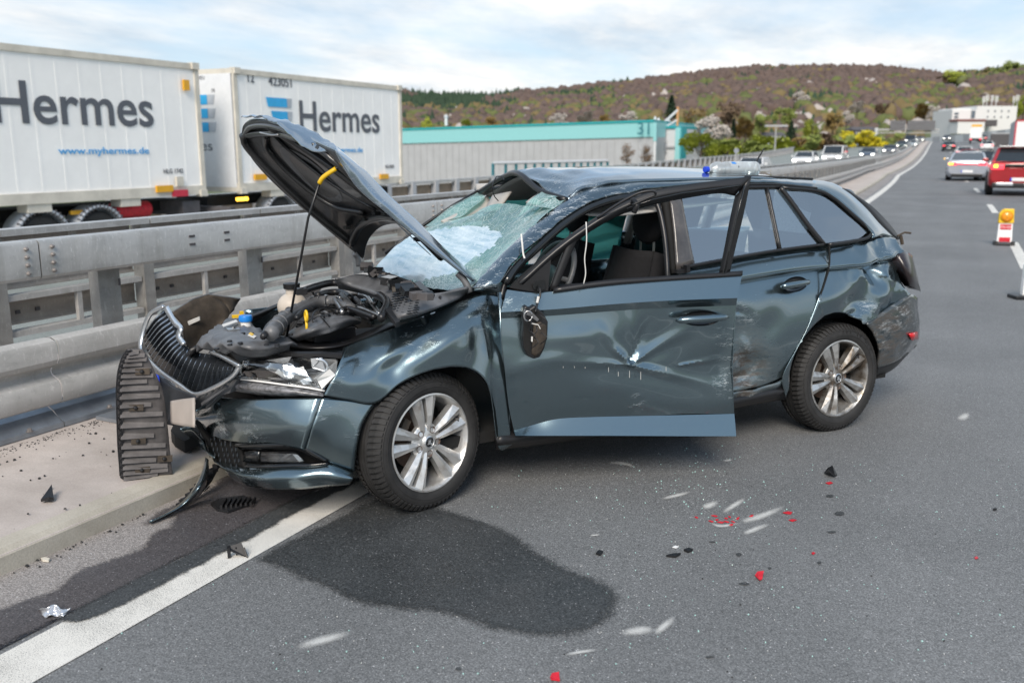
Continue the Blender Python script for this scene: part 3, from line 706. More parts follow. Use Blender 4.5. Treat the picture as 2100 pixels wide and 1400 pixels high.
# right-hand end wall, in paler cladding, and the lower annex with its turquoise tower
E1 = zc_pt(1347, 300, 150.3) - W0; E2 = zc_pt(1367, 300, 172) - W0
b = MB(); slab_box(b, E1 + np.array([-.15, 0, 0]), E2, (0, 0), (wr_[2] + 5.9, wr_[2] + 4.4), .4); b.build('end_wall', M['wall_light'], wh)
b = MB(); slab_box(b, E1 + np.array([-.15, 0, 0]), E2, (wr_[2] + 5.95, wr_[2] + 4.45), (wr_[2] + 8.9, wr_[2] + 7.0), .5); b.build('end_fascia', M['turq'], wh)
an = empty('office_annex', 'small grey office block with turquoise corner tower right of the warehouse', 'building', (*zc_pt(1375, 300, 160)[:2], -9)); A0 = np.array(an.location)
p1, p2, p3, p4 = zc_pt(1343, 264, 158) - A0, zc_pt(1386, 264, 156) - A0, zc_pt(1397, 262, 155.5) - A0, zc_pt(1417, 276, 176) - A0
b = MB(); slab_box(b, p1, p2, (0, 0), (p1[2], p1[2]), 12); b.build('wall', M['wall_light'], an)
b = MB(); slab_box(b, p1 - cn * .3, p2 - cn * .3, (p1[2] - 3.3, p1[2] - 3.3), (p1[2] - 2.9, p1[2] - 2.9), 1); b.build('floor_band', M['wall_grey'], an)
b = MB(); slab_box(b, p1 - cn * .3, p2 - cn * .3, (p1[2] + .02, p1[2] + .02), (p1[2] + .4, p1[2] + .4), 12.5); b.build('roof_edge', M['turq_dark'], an)
b = MB(); slab_box(b, p2 + np.array([.05, 0, 0]), p3, (0, 0), (p3[2] + .2, p3[2] + .2), 3); b.build('tower', M['turq_dark'], an)
b = MB(); slab_box(b, p3 + np.array([.05, .05, 0]), p4, (0, 0), (p3[2], p3[2] - 2), 1); b.build('side_wall', M['turq'], an)
for vv in (276, 300):
    c = zc_pt(1361, vv, 157) - A0; f = MB(); d_ = (p2 - p1); d_ /= np.linalg.norm(d_)
    for nm, s_, m_ in (('window', 1.0, M['wall_grey']), ('pane', .82, M['pane'])):
        bb = MB(); a_ = c - d_ * .42 * s_ - cn * (.25 if nm == 'window' else .33); e_ = c + d_ * .42 * s_ - cn * (.25 if nm == 'window' else .33)
        slab_box(bb, a_, e_, (c[2] - .95 * s_,) * 2, (c[2] + .95 * s_,) * 2, .5)
        if nm == 'window': wo = bb.build('window', m_, an)
        else: bb.build('pane', m_, wo)
def text_mesh(name, s, size, m, parent, loc, rot, extrude=.004, bold=0.0, sx=1.0, align='LEFT'):
    cu = bpy.data.curves.new('lettering', 'FONT'); cu.body = s; cu.size = size; cu.extrude = extrude; cu.offset = bold; cu.align_x = align; cu.resolution_u = 4
    o = bpy.data.objects.new('lettering', cu); COL.objects.link(o)
    dg = bpy.context.evaluated_depsgraph_get(); me = bpy.data.meshes.new_from_object(o.evaluated_get(dg)); bpy.data.objects.remove(o); bpy.data.curves.remove(cu)
    me.name = name; me.materials.clear(); me.materials.append(m)
    q = link(name, me, parent, loc, rot); q.scale = (sx, 1, 1); return q
M['ink'] = mat('dark_lettering', (.055, .065, .08), .6, var=.1)
M['ink_teal'] = mat('teal_lettering', (.02, .16, .20), .6, var=.1)
M['logo_blue'] = mat('logo_blue', (.03, .38, .72), .5, var=.1)
wdir = (wr_ - wl_)[:2]; wang = math.atan2(wdir[1], wdir[0])
pn = zc_pt(1307, 276, 151) - W0 - cn * .55
text_mesh('number', '31', 2.75, M['ink_teal'], wh, (pn[0], pn[1], pn[2]), (math.pi / 2, 0, wang), .02)
for u, v, hh, ww in ((1343, 258, 20, 4.5), (1350, 258, 17, 4.5), (1371, 262, 18, 5), (915, 252, 18, 6)):  # roof vents
    zc = 165 if u > 1000 else 172
    p = zc_pt(u, v + 6, zc); vt = empty('roof_vent', {1343: 'tall white vent pipe at the right corner of the warehouse roof', 1350: 'second white vent pipe, just right of the tallest one', 1371: 'white vent pipe beside the roof crane', 915: 'white vent pipe alone on the left part of the turquoise roof'}[u], 'vent', p)
    b = MB(); h_ = hh * zc / F; b.cyl((0, 0, 0), (0, 0, h_), ww * zc / F / 2, 10); b.build('pipe', M['white_wall'], vt)
    b = MB(); b.lathe([(0, h_ + .5), (ww * zc / F * .7, h_ + .02), (ww * zc / F * .7, h_ - .15)], 10); b.build('cap', M['wall_light'], vt)
cr = empty('roof_crane', 'small jib crane with orange striped mast on the annex roof', 'crane', zc_pt(1389, 265, 157)); b = MB(); s_ = 157 / F
b.box((0, 0, 22 * s_), (.35, .35, 44 * s_)); b.build('mast', mat('crane_orange', (.55, .28, .12), .6), cr)
b = MB(); ru = _toroad(_rt); e1 = ru * (-35 * s_) + np.array([0, 0, 6 * s_]); b.tube([np.array([0, 0, 38 * s_]), e1], .22, 6); b.tube([ru * (2 * s_) + np.array([0, 0, 20 * s_]), ru * (-24 * s_) + np.array([0, 0, 4 * s_])], .16, 6); b.build('jib', M['wall_light'], cr)
# rail fence at the warehouse
fn = empty('fence', 'low fence with dark teal posts and pale top rail before the warehouse', 'fence', zc_pt(1128, 350, 70)); F0 = np.array(fn.location)
fa, fb = zc_pt(1011, 335, 66) - F0, zc_pt(1246, 330, 76) - F0
b = MB(); b.tube([fa, fb], .11, 6); b.build('top_rail', M['wall_light'], fn)
for i in range(15):
    p = lerp(fa, fb, (i / 14) ** .88); b = MB(); b.box((p[0], p[1], p[2] - .75), (.16, .16, 1.5)); b.build('post', M['turq_dark'] if i % 1 else M['ink_teal'], fn)

# ---- valley houses, sign gantry, bridge, white factory
def house(u, v, zc, wpx, hpx, m_w, m_r, label, name='house', cat='house', roof=.45, nwin=3, depth=9):
    p = zc_pt(u, v, zc); e = empty(name, label, cat, p, RY); w, h = wpx * zc / F, hpx * zc / F; low = 14
    b = MB(); b.box((0, depth / 2, (h - low) / 2), (w, depth, h + low)); b.build('wall', m_w, e)
    if roof > 0:
        b = MB(); r = h * roof + .6; x = w / 2 + .5
        b.add([(-x, -.5, h + .02), (x, -.5, h + .02), (x, depth + .5, h + .02), (-x, depth + .5, h + .02), (-x * .86, depth / 2, h + r), (x * .86, depth / 2, h + r)], [(0, 1, 5, 4), (2, 3, 4, 5), (1, 2, 5), (3, 0, 4), (3, 2, 1, 0)]); b.build('roof', m_r, e)
    for i in range(nwin):
        b = MB(); x = w * ((i + .5) / nwin - .5); b.box((x, -.03, h * .6), (w / nwin * .45, .12, h * .32)); wi = b.build('window', M['white_wall'], e)
        b = MB(); b.box((x, -.08, h * .6), (w / nwin * .36, .12, h * .25)); b.build('pane', M['pane'], wi)
    return e
house(1775, 282, 330, 50, 14, M['roof_dark'], M['roof_dark'], 'dark slate clad house behind the yellow forsythia', roof=.3)
house(1590, 284, 330, 40, 6, M['white_wall'], M['roof_dark'], 'low white house with dark roof above the verge shrubs', roof=.6)
house(1570, 308, 260, 46, 12, M['wall_light'], M['wall_light'], 'pale flat industrial shed half hidden by the verge shrubs', 'shed', 'shed', .25, 4)
house(1420, 268, 420, 20, 14, M['wall_light'], M['wall_light'], 'small pale green block above the large blossoming tree', 'industrial_block', 'building', 0, 1)
house(1718, 293, 300, 70, 5, M['roof_red'], M['roof_dark'], 'long low brown roofed hall left of the slate house', 'hall', 'hall', .8, 4)
house(1948, 180, 860, 22, 5, M['white_wall'], M['roof_dark'], 'tiny white house by the meadow on the hilltop', roof=.5, nwin=3)
house(2085, 174, 860, 26, 6, M['white_wall'], M['roof_dark'], 'white villa among the hilltop trees at the right', roof=.9, nwin=3)
# factory: stepped white block with glazed strips and aerials
fz = 300.0
fc = empty('factory', 'big white flat roofed factory block with mobile phone masts', 'factory', zc_pt(2010, 262, fz), RY); f0 = np.array(fc.location)
def floc(u, v): # local x,z on the facade
    p = zc_pt(u, v, fz) - f0; c, s = math.cos(-RY), math.sin(-RY); return p[0] * c - p[1] * s, p[2]
def fbox(name, u0, u1, v0, v1, m, y=0.0, dep=14, parent=None):
    x0, z1 = floc(u0, v0); x1, z0 = floc(u1, v1); b = MB(); b.box(((x0 + x1) / 2, y + dep / 2, (z0 + z1) / 2), (x1 - x0, dep, z1 - z0)); return b.build(name, m, parent or fc)
fbox('wall', 1950, 2000, 226, 290, M['white_wall']); fbox('tall_wall', 2000.5, 2083, 218, 290, M['white_wall'], .3, 16)
fbox('rear_wall', 1961, 2000, 222, 240, M['white_wall'], 4, 10)
fbox('low_hall', 1946, 2000, 251, 275, M['white_wall'], -6, 5.5); fbox('canopy', 1944, 2001, 246, 250.6, M['roof_red'], -6.2, 6); fbox('loading_bay', 1996, 2028, 247, 260, M['roof_dark'], -5, 4.6)
for u0, u1, v0, v1 in ((1954, 1963, 231, 236), (1954, 1963, 238, 243), (1988, 1997, 227, 243)):
    wi = fbox('window', u0, u1, v0, v1, M['wall_grey'], -.15, .5); fbox('pane', u0 + 1, u1 - 1, v0 + .8, v1 - .8, M['pane'], -.25, .4, wi)
for i in range(4):
    for j in range(2):
        wi = fbox('window', 2022 + 14 * i, 2025 + 14 * i, 226 + 12 * j, 230 + 12 * j, M['wall_grey'], .1, .5); fbox('pane', 2022.6 + 14 * i, 2024.4 + 14 * i, 226.6 + 12 * j, 229.4 + 12 * j, M['pane'], 0, .5, wi)
MASTL = ['leftmost phone mast on the white factory roof', 'second phone mast from the left on the factory roof', 'third phone mast on the factory roof, the stoutest', 'phone mast in the middle of the factory roof', 'phone mast second from the right on the factory roof', 'rightmost phone mast on the white factory roof']
for i, u in enumerate((2016, 2023, 2033, 2042, 2078, 2085)):
    p = zc_pt(u, 219, fz + 6); e = empty('phone_mast', MASTL[i], 'antenna', p); b = MB(); hh = (21 + (i * 7) % 4) * fz / F; b.cyl((0, 0, -.5), (0, 0, hh), .16, 6); b.build('pole', M['galv'], e)
    b = MB()
    for k in range(3): b.box((.4 * math.cos(k * 2.1), .4 * math.sin(k * 2.1), hh - 1.0), (.2, .2, 2.0))
    b.build('antenna_panel', M['white_wall'], e)
# motorway bridge parapet crossing ahead
br = empty('noise_barrier', 'long pale grey noise barrier curving across the road ahead', 'barrier', (0, 0, 0))
pts = [(1818, 297, 262, 285), (1850, 289, 258, 300), (1900, 283, 268, 282), (1960, 277, 262, 264), (2030, 270, 255, 245), (2100, 262, 250, 230), (2200, 255, 245, 220)]
lo = catmull([zc_pt(u, vt + 17, zc) for u, vt, _, zc in pts], 4); hi = catmull([zc_pt(u, vt, zc) for u, vt, _, zc in pts], 4)
for i in range(len(lo) - 1):
    b = MB(); nn = np.cross(lo[i + 1] - lo[i], [0, 0, 1]); nn /= np.linalg.norm(nn); g = (lo[i + 1] - lo[i]) * .012
    b.hexa([lo[i] + g, lo[i + 1] - g, lo[i + 1] - g + nn * .25, lo[i] + g + nn * .25], [hi[i] + g, hi[i + 1] - g, hi[i + 1] - g + nn * .25, hi[i] + g + nn * .25]); b.build('barrier_panel', M['wall_grey'] if i % 2 else M['wall_light'], br)
b = MB(); b.grid([[p - np.array([0, 0, .02]) for p in lo], [p - np.array([0, 0, 16.0]) for p in lo]]); b.build('retaining_wall', M['roof_dark'], br, solid=.5)
# rear side of the overhead signs
ga = empty('sign_gantry', 'overhead sign gantry over the oncoming lanes, seen from behind', 'gantry', zc_pt(1795, 297, 230), RY); g0 = np.array(ga.location); gz = 230 / F
b = MB(); b.cyl((0, 0, -6), (0, 0, 34 * gz), .35, 10); b.build('post', M['wall_light'], ga)
b = MB(); b.box((62 * gz, 0, 30 * gz), (132 * gz, .4, .45)); b.box((62 * gz, 0, 24 * gz), (132 * gz, .4, .25)); b.build('beam', M['galv'], ga)
for x0, x1 in ((26, 57), (61, 118)):
    b = MB(); b.box(((x0 + x1) / 2 * gz, -.35, 38 * gz), ((x1 - x0) * gz, .2, 20 * gz)); sb = b.build('sign_back', M['roof_dark'], ga)
    b = MB(); k = int((x1 - x0) / 4)
    for i in range(k): b.box(((x0 + (i + .5) * (x1 - x0) / k) * gz, -.52, 38 * gz), (.10, .14, 20 * gz))
    b.build('stiffener', M['wall_grey'], sb)
dw = empty('sound_wall', 'dark grey sound wall with caged fence right of the far traffic', 'wall', zc_pt(2052, 306, 150), RY); s_ = 150 / F
for i in range(6):
    b = MB(); b.box(((i - 2.5) * 7.6 * s_, 0, 15 * s_), (7.4 * s_, .3, 30 * s_)); b.build('wall_panel', M['roof_dark'], dw)
b = MB(); b.box((0, 0, 31.5 * s_), (47 * s_, .45, 2.4 * s_)); b.build('coping', M['wall_grey'], dw)
for u, v, zc, hp, lb in ((1508, 345, 62, 40, 'round road sign seen from behind beyond the oncoming lanes'),):
    e = empty('road_sign', lb, 'sign', zc_pt(u, v, zc), RY); s_ = zc / F
    b = MB(); b.cyl((0, 0, -1), (0, 0, hp * s_), .05, 8); b.build('post', M['galv'], e)
    b = MB(); b.lathe([(0, -.03), (5.2 * s_, -.03), (5.2 * s_, .03), (0, .03)], 18, 'y', (0, -.06, (hp - 5) * s_)); b.build('sign_plate', mat('sign_back', (.30, .32, .36), .5, .4), e)
for u, v, hp, zc, lb in ((1588, 322, 62, 130, 'tall grey lamp post above the oncoming white car'), (1795, 296, 0, 0, ''), (1366, 165, 12, 1150, 'thin radio mast on the ridge, right of two'), (1077, 192, 12, 1150, 'thin radio mast on the ridge, left of two')):
    if not hp: continue
    e = empty('lamp_post' if zc < 500 else 'radio_mast', lb, 'lamp post' if zc < 500 else 'mast', zc_pt(u, v, zc), RY); b = MB(); s_ = zc / F
    b.tube([(0, 0, -2), (0, 0, hp * s_)], [.14 if zc < 500 else .5, .08 if zc < 500 else .25], 8); b.build('pole', M['galv'], e)
    b = MB()
    if zc < 500: b.box((.0, 0, hp * s_), (3.2, .3, .22)); b.build('lamp_head', M['wall_grey'], e)
    else:
        for k in range(3): b.box((0, 0, hp * s_ * (.5 + .2 * k)), (2.2 - .5 * k, .4, .35))
        b.build('crossarm', M['galv'], e)

# ---- steel barriers on the median
def extr(b, prof, y0, y1, n=2, close=True):
    G = [[rd(x, lerp(y0, y1, i / n), z) for (x, z) in (prof + [prof[0]] if close else prof)] for i in range(n + 1)]; b.grid(G)
    if close:
        for i in (0, n):
            b.add([rd(x, lerp(y0, y1, i / n), z) for (x, z) in prof], [tuple(range(len(prof)))])
gr = empty('guard_rail', 'galvanised steel guard rail with box beam beside the crashed car', 'guard rail', (-4.3, 0, 0)); GO = np.array([-4.3, 0, 0])
def gbuild(b, name, m, parent, smooth=False, angle=None, org=GO, **k):
    b.v = [tuple(np.array(v) - org) for v in b.v]; return b.build(name, m, parent, smooth, angle=angle, **k)
TOPP = [(-4.30, .915), (-4.30, 1.085), (-4.312, 1.1), (-4.41, 1.1), (-4.42, 1.085), (-4.42, .915), (-4.41, .9), (-4.312, .9)]
WP = [(-4.36, .575), (-4.32, .587), (-4.285, .588), (-4.25, .575), (-4.238, .55), (-4.236, .475), (-4.25, .45), (-4.30, .425), (-4.308, .405), (-4.30, .385), (-4.25, .36), (-4.236, .335), (-4.236, .27), (-4.248, .245), (-4.28, .228), (-4.33, .226)]
FLAP = [(-4.40, .222), (-4.33, .185), (-4.262, .132), (-4.248, .128), (-4.246, .104)]
y = 3.13 - 12
while y < 74:
    n = 2 if y < 12 else 3; g = .004
    b = MB(); extr(b, TOPP, y + g, y + 4 - g, n); bm_ = gbuild(b, 'box_beam', M['galv'], gr, angle=40)
    b = MB(); extr(b, WP + [(x - .006, z) for x, z in reversed(WP)], y + g, y + 4 - g, n); lw = gbuild(b, 'lower_beam', M['galv_dirty'], gr, False, angle=30)
    if y < 30:
        b = MB(); extr(b, FLAP, y + g, y + 4 - g, n, False); fl = gbuild(b, 'base_flap', M['flap'], gr, False, solid=.004)
        for k in range(8):
            b = MB(); q = np.array(rd(-4.253, y + .3 + .5 * k, .131)); b.lathe([(0, .018), (.011, .016), (.012, .004), (.019, .003), (.019, 0)], 8, 'z', q); gbuild(b, 'bolt', M['bolt'], fl)
        for yy in (y + .075, y - .075):
            for k in range(4):
                b = MB(); q = np.array(rd(-4.2985, yy, 1.063 - .042 * k)); b.lathe([(0, .016), (.008, .013), (.0115, .002), (.0115, -.002)], 10, 'x', q); gbuild(b, 'bolt', M['bolt'], bm_)
        for yy in (1.05, 1.35, 3.05, 3.4):
            for zz_ in ((1.035, .985) if int(yy * 20) % 2 else (1.0,)):
                b = MB(); q = rd(-4.2985, y + yy, zz_); b.box(q, (.006, .045, .014)); gbuild(b, 'slot', M['roof_dark'], bm_)
    y += 4
def ch_post(yc, x, z0, z1, w=.2, d=.11, lip=.03):      # C section, open to the rear
    P = [(x, -w / 2), (x, w / 2), (x - d, w / 2), (x - d, w / 2 - lip), (x - d + .008, w / 2 - lip), (x - d + .008, w / 2 - .008), (x - .008, w / 2 - .008), (x - .008, -w / 2 + .008), (x - d + .008, -w / 2 + .008), (x - d + .008, -w / 2 + lip), (x - d, -w / 2 + lip), (x - d, -w / 2)]
    b = MB(); q = [np.array(rd(px, yc + py, 0)) for px, py in P]; b.prism([p + np.array([0, 0, z0]) for p in q], (0, 0, z1 - z0)); return b
y = 3.66 - 1.22 * 5
while y < 70:
    b = ch_post(y, -4.44, .1, .93, .15, .08, .025); po = gbuild(b, 'post', M['galv_post'], gr); y += 1.22
    if y < 12:
        b = MB(); q = rd(-4.428, y - 1.22 + .06, .80); b.box(q, (.006, .012, .04)); gbuild(b, 'slot', M['roof_dark'], po)
b = MB(); extr(b, TOPP, 75.13, 232, 24); tag(gbuild(b, 'far_beam', M['galv'], gr), kind='stuff'); b = MB(); extr(b, WP, 75.13, 232, 24, False); tag(gbuild(b, 'far_lower_beam', M['galv_dirty'], gr), kind='stuff')
for k in range(1):
    b = MB(); q = RP(250, 858, z=.1); b.box(q + np.array([0, 0, .012]), (.22, .16, .02)); gbuild(b, 'base_plate', M['flap'], gr)
# rear barrier facing the oncoming lanes
rb = empty('rear_guard_rail', 'second steel guard rail behind the first, facing the trucks', 'guard rail', (-5.2, 0, 0)); RO = np.array([-5.2, 0, 0])
y = 3.5 - 1.13 * 8
PL0 = [(-5.33, .93), (-5.36, .95), (-5.36, 1.03), (-5.33, 1.048)]; PL1 = [(-5.34, .70), (-5.36, .72), (-5.36, .83), (-5.34, .85)]; PL2 = [(-5.34, .475), (-5.36, .49), (-5.36, .61), (-5.34, .63)]
while y < 70:
    n = 1
    b = ch_post(y, -5.2, .09, 1.06, .09, .10, .02); gbuild(b, 'post', M['galv_post'], rb, org=RO)
    a, e_ = y + .056, y + 1.13 - .056
    b = MB(); extr(b, [(-5.15, 1.05), (-5.15, 1.09), (-5.27, 1.09), (-5.27, 1.05)], y - .0 if False else a - .05, e_ + .05, 1); gbuild(b, 'top_rail', M['galv'], rb, org=RO)
    for zz_, nm in ((.645, 'bar'), (.42, 'bar')):
        b = MB(); extr(b, [(-5.215, zz_), (-5.215, zz_ + .035), (-5.30, zz_ + .035), (-5.30, zz_)], a, e_, 1); gbuild(b, nm, M['galv_dirty'], rb, org=RO)
    b = MB(); extr(b, PL0, a - .05, e_ + .05, 1, False); gbuild(b, 'back_plate', M['galv_brown'], rb, org=RO, solid=.004)
    b = MB(); extr(b, PL1, a - .05, e_ + .05, 1, False); gbuild(b, 'back_plate', M['galv_brown'], rb, org=RO, solid=.004)
    b = MB(); extr(b, PL2, a - .05, e_ + .05, 1, False); gbuild(b, 'back_plate', M['galv_brown'], rb, org=RO, solid=.004)
    for z0, z1 in ((.456, .644), (.90, 1.049)):
        b = MB(); q = rd(-5.235, y + .56, (z0 + z1) / 2); b.box(q, (.03, .035, z1 - z0)); gbuild(b, 'rung', M['galv_dirty'], rb, org=RO)
    if y < 9:
        for yy in (.2, .34, .9):
            b = MB(); b.box(rd(-5.352, y + yy, .55), (.012, .03, .022)); gbuild(b, 'bolt', M['roof_dark'], rb, org=RO)
    y += 1.13
b = MB(); extr(b, [(-5.15, 1.0), (-5.15, 1.09), (-5.27, 1.09), (-5.27, 1.0)], 71, 232, 24); extr(b, [(-5.2, .42), (-5.2, .7), (-5.3, .7), (-5.3, .42)], 71, 232, 24); tag(gbuild(b, 'far_rail', M['galv_dirty'], rb, org=RO), kind='stuff')
# far parapet of the oncoming carriageway: brown boards between grey posts
fp = empty('far_parapet', 'far roadside rail with brown boards between grey posts behind the trucks', 'parapet', (-21.5, 0, 0)); FO = np.array([-21.5, 0, 0])
M['board'] = mat('weathered_board', (.26, .20, .145), .85, var=.25, vscale=3)
y = 18.0
while y < 150:
    d_ = 2.0; dz = opp(y) + .65
    b = MB(); b.box(rd(-21.4, y, -.27 + dz), (.25, .30, .76)); gbuild(b, 'post', M['wall_grey'], fp, org=FO)
    b = MB(); extr(b, [(-21.55, -.55 + dz), (-21.55, -.02 + dz), (-21.65, -.02 + dz), (-21.65, -.55 + dz)], y + .1, y + d_ - .1, 1); gbuild(b, 'board', M['board'], fp, org=FO)
    b = MB(); extr(b, [(-21.35, .04 + dz), (-21.35, .16 + dz), (-21.65, .16 + dz), (-21.65, .04 + dz)], y + .01, y + d_ - .01, 1); gbuild(b, 'top_rail', M['galv'], fp, org=FO)
    y += d_
# ================================================================== THE CRASHED CAR
car = empty('crashed_car', 'wrecked dark petrol blue estate car with raised bonnet and crushed front', 'car', CAR_LOC, CAR_ROT)
A = np.array
ZW = [(.10, .76), (.18, .79), (.25, .825), (.45, .852), (.60, .862), (.75, .860), (.85, .852), (.95, .832), (1.05, .795), (1.2, .728), (1.35, .652), (1.45, .59)]
_z, _w = zip(*ZW)
XT = [(-.95, .50), (-.80, .30), (-.65, .13), (-.45, .045), (-.2, .012), (.1, 0), (2.3, 0), (2.7, .018), (3.0, .065), (3.2, .14), (3.4, .30)]
_tx, _tt = zip(*XT)
def WID(x, z): return float(np.interp(z, _z, _w)) - float(np.interp(x, _tx, _tt))
def S(u, v, off=0.0):                                  # photograph point on the body side; off > 0 lies inboard of the skin
    y = -.84
    o, d = CRAY(u, v)
    for _ in range(14):
        p = o + (y - o[1]) / d[1] * d; y = .5 * y + .5 * (-WID(p[0], p[2]) + off)
    return o + (y - o[1]) / d[1] * d
BP = [(-.20, -.855), (-.38, -.835), (-.52, -.79), (-.64, -.70), (-.735, -.56), (-.79, -.40), (-.83, -.20), (-.85, .05), (-.85, .3), (-.80, .55), (-.7, .75)]
def B(u, v, off=0.0):                                  # point on the nose (plan outline of the bumper); off > 0 sits behind it
    o, d = CRAY(u, v); best = None
    for (x0, y0), (x1, y1) in zip(BP[:-1], BP[1:]):
        ex, ey = x1 - x0, y1 - y0; L = math.hypot(ex, ey); nx, ny = -ey / L * -1, ex / L * -1    # inboard normal
        if nx * (0.6 - x0) + ny * (0 - y0) < 0: nx, ny = -nx, -ny
        ax, ay, bx, by = x0 + nx * off, y0 + ny * off, x1 + nx * off, y1 + ny * off
        M2 = np.array([[d[0], -(bx - ax)], [d[1], -(by - ay)]])
        if abs(np.linalg.det(M2)) < 1e-9: continue
        t, s = np.linalg.solve(M2, [ax - o[0], ay - o[1]])
        if -.02 <= s <= 1.02 and t > 0 and (best is None or t < best): best = t
    return o + best * d if best else S(u, v, off)
DH, DE = A([.335, -.85, 0.]), A([1.405, -1.18, 0.])
DS = (DE - DH) / np.linalg.norm(DE - DH); DN = A([DS[1], -DS[0], 0.])
def D(u, v, off=0.0):                                  # point on the open front door; off > 0 stands proud
    return CPL(u, v, DH + DN * off, DN)
def dsz(p): return (p - DH) @ DS, p[2]
def pmap(fn, rows, offs): return [[fn(u, v, o) for (u, v) in r] for r, o in zip(rows, offs if isinstance(offs, (list, tuple)) else [offs] * len(rows))]
def gauss_dents(proj2, lst, nrm):
    items = []
    for (c, rx, rz, ang, dep) in lst: items.append((c, rx, rz, math.cos(ang), math.sin(ang), dep))
    def fn(p):
        q = proj2(p); t = 0
        for c, rx, rz, ca, sa, dep in items:
            dx, dz = q[0] - c[0], q[1] - c[1]; a, b_ = (dx * ca + dz * sa) / rx, (-dx * sa + dz * ca) / rz
            e = a * a + b_ * b_
            if e < 9: t += dep * math.exp(-e)
        return p + nrm * t
    return fn

# ---- paints with their own scrapes
Mfender = paint_mat('paint_fender', [(tuple(S(735, 720)), .10, .9), (tuple(S(860, 665)), .16, .8), (tuple(S(1000, 600)), .20, .9), (tuple(S(780, 690)), .12, .8), (tuple(S(690, 780)), .09, .6), (tuple(S(930, 640)), .12, .8)], .12)
Mpillar = paint_mat('paint_pillar', [(tuple(S(1000, 560)), .30, 1.6), (tuple(S(1080, 480)), .34, 1.6), (tuple(S(1150, 420)), .28, 1.6), (tuple(S(1250, 385)), .3, 1.2)], .18, (.11, .155, .185))
Mdoor = paint_mat('paint_front_door', [(tuple(D(1500, 690)), .10, .95), (tuple(D(1495, 790)), .10, 1.0), (tuple(D(1500, 745)), .08, .9), (tuple(D(1310, 830)), .07, .75), (tuple(D(1060, 620)), .10, .8), (tuple(D(1350, 752)), .05, .6)], .06)
Mrear = paint_mat('paint_rear_door', [(tuple(S(1530, 655)), .12, .9), (tuple(S(1525, 730)), .14, .7), (tuple(S(1540, 800)), .22, .6)], .12, mud=[(tuple(S(1520, 775)), .30, 1.3), (tuple(S(1500, 810)), .4, 1.3)])
Mquart = paint_mat('paint_quarter', [(tuple(S(1790, 640)), .14, .9), (tuple(S(1825, 520)), .12, .7), (tuple(S(1745, 650)), .08, .8)], .16)
Mbump = paint_mat('paint_bumper', [(tuple(B(455, 880)), .13, 1.0), (tuple(B(520, 885)), .12, .8), (tuple(B(680, 840)), .09, .7), (tuple(B(740, 880)), .10, .5), (tuple(B(520, 985)), .13, 1.0), (tuple(B(430, 850)), .08, .9)], .10)
Mrbump = paint_mat('paint_rear_bumper', [(tuple(S(1800, 690)), .20, .6), (tuple(S(1850, 640)), .16, 1.0), (tuple(S(1870, 660)), .15, 0.9), (tuple(S(1850, 722)), .10, .8)], .2, (.07, .09, .10), [(tuple(S(1815, 700)), .34, 1.5), (tuple(S(1850, 650)), .2, 1.0)])
Mhood = paint_mat('paint_bonnet', [(tuple(CP(620, 275, y=-.6)), .3, .7), (tuple(CP(800, 420, y=-.65)), .3, .55)], .10, (.30, .36, .42))  # silvery base colour has the sky's reflection painted in
Mroof = paint_mat('paint_roof', [(tuple(CP(1120, 372, y=-.4)), .25, 1.2), (tuple(CP(1190, 385, y=-.5)), .18, 1.2)], .35, (.20, .25, .28))  # paler base colour carries the sky's reflection on the roof
PS = M['paint']

# ---- front wing
G = [[(704, 712), (700, 735), (684, 772), (664, 811)], [(755, 692), (748, 735), (738, 780), (715, 820)], [(803, 674), (800, 715), (790, 760), (768, 828)],
     [(850, 655), (850, 692), (845, 735), (822, 786)], [(900, 636), (903, 672), (902, 715), (890, 757)], [(948, 617), (955, 658), (958, 705), (955, 754)],
     [(990, 603), (1000, 650), (1003, 720), (1003, 793)], [(1012, 600), (1018, 680), (1022, 770), (1022, 915)], [(1027, 604), (1031, 690), (1037, 790), (1050, 912)]]
offs = [.15, .052, .008, 0]
fnw = gauss_dents(lambda p: (p[0], p[2]), [((S(805, 760)[0], S(805, 760)[2]), .07, .05, .3, .022), ((S(865, 715)[0], S(865, 715)[2]), .16, .03, .5, .014), ((S(985, 720)[0], S(985, 720)[2]), .05, .14, -.2, .03), ((S(930, 690)[0], S(930, 690)[2]), .10, .035, .45, -.014), ((S(760, 735)[0], S(760, 735)[2]), .10, .03, .6, .012), ((S(1015, 690)[0], S(1015, 690)[2]), .03, .2, 0, .02)], A([0, 1., 0]))
b = MB(); b.patch([[S(u, v, o + (.015 if i > 6 else 0)) for (u, v), o in zip(c, offs)] for i, c in enumerate(G)], 8, 10, fnw)
wing = b.build('front_wing', Mfender, car, True, solid=.004)
b = MB(); arch = [(771, 830), (800, 800), (822, 786), (855, 768), (890, 757), (925, 752), (955, 754), (985, 772), (1004, 795), (1016, 840), (1021, 880), (1022, 915)]
b.grid([[S(u, v, .004) for u, v in arch], [S(u, v, .16) + A([0, 0, .01]) for u, v in arch], [S(u, v, .30) + A([0, 0, -.0]) for u, v in arch]]); b.build('wheel_arch_liner', M['black'], car, True)
# hanging torn liner and wing edge behind the front wheel
b = MB(); b.patch(pmap(S, [[(1000, 790), (1016, 840), (1020, 880), (1018, 920)], [(1022, 790), (1034, 850), (1042, 890), (1050, 918)]], [.03, .035]), 3, 5); b.build('sill_end', M['black'], car, True, solid=.01)
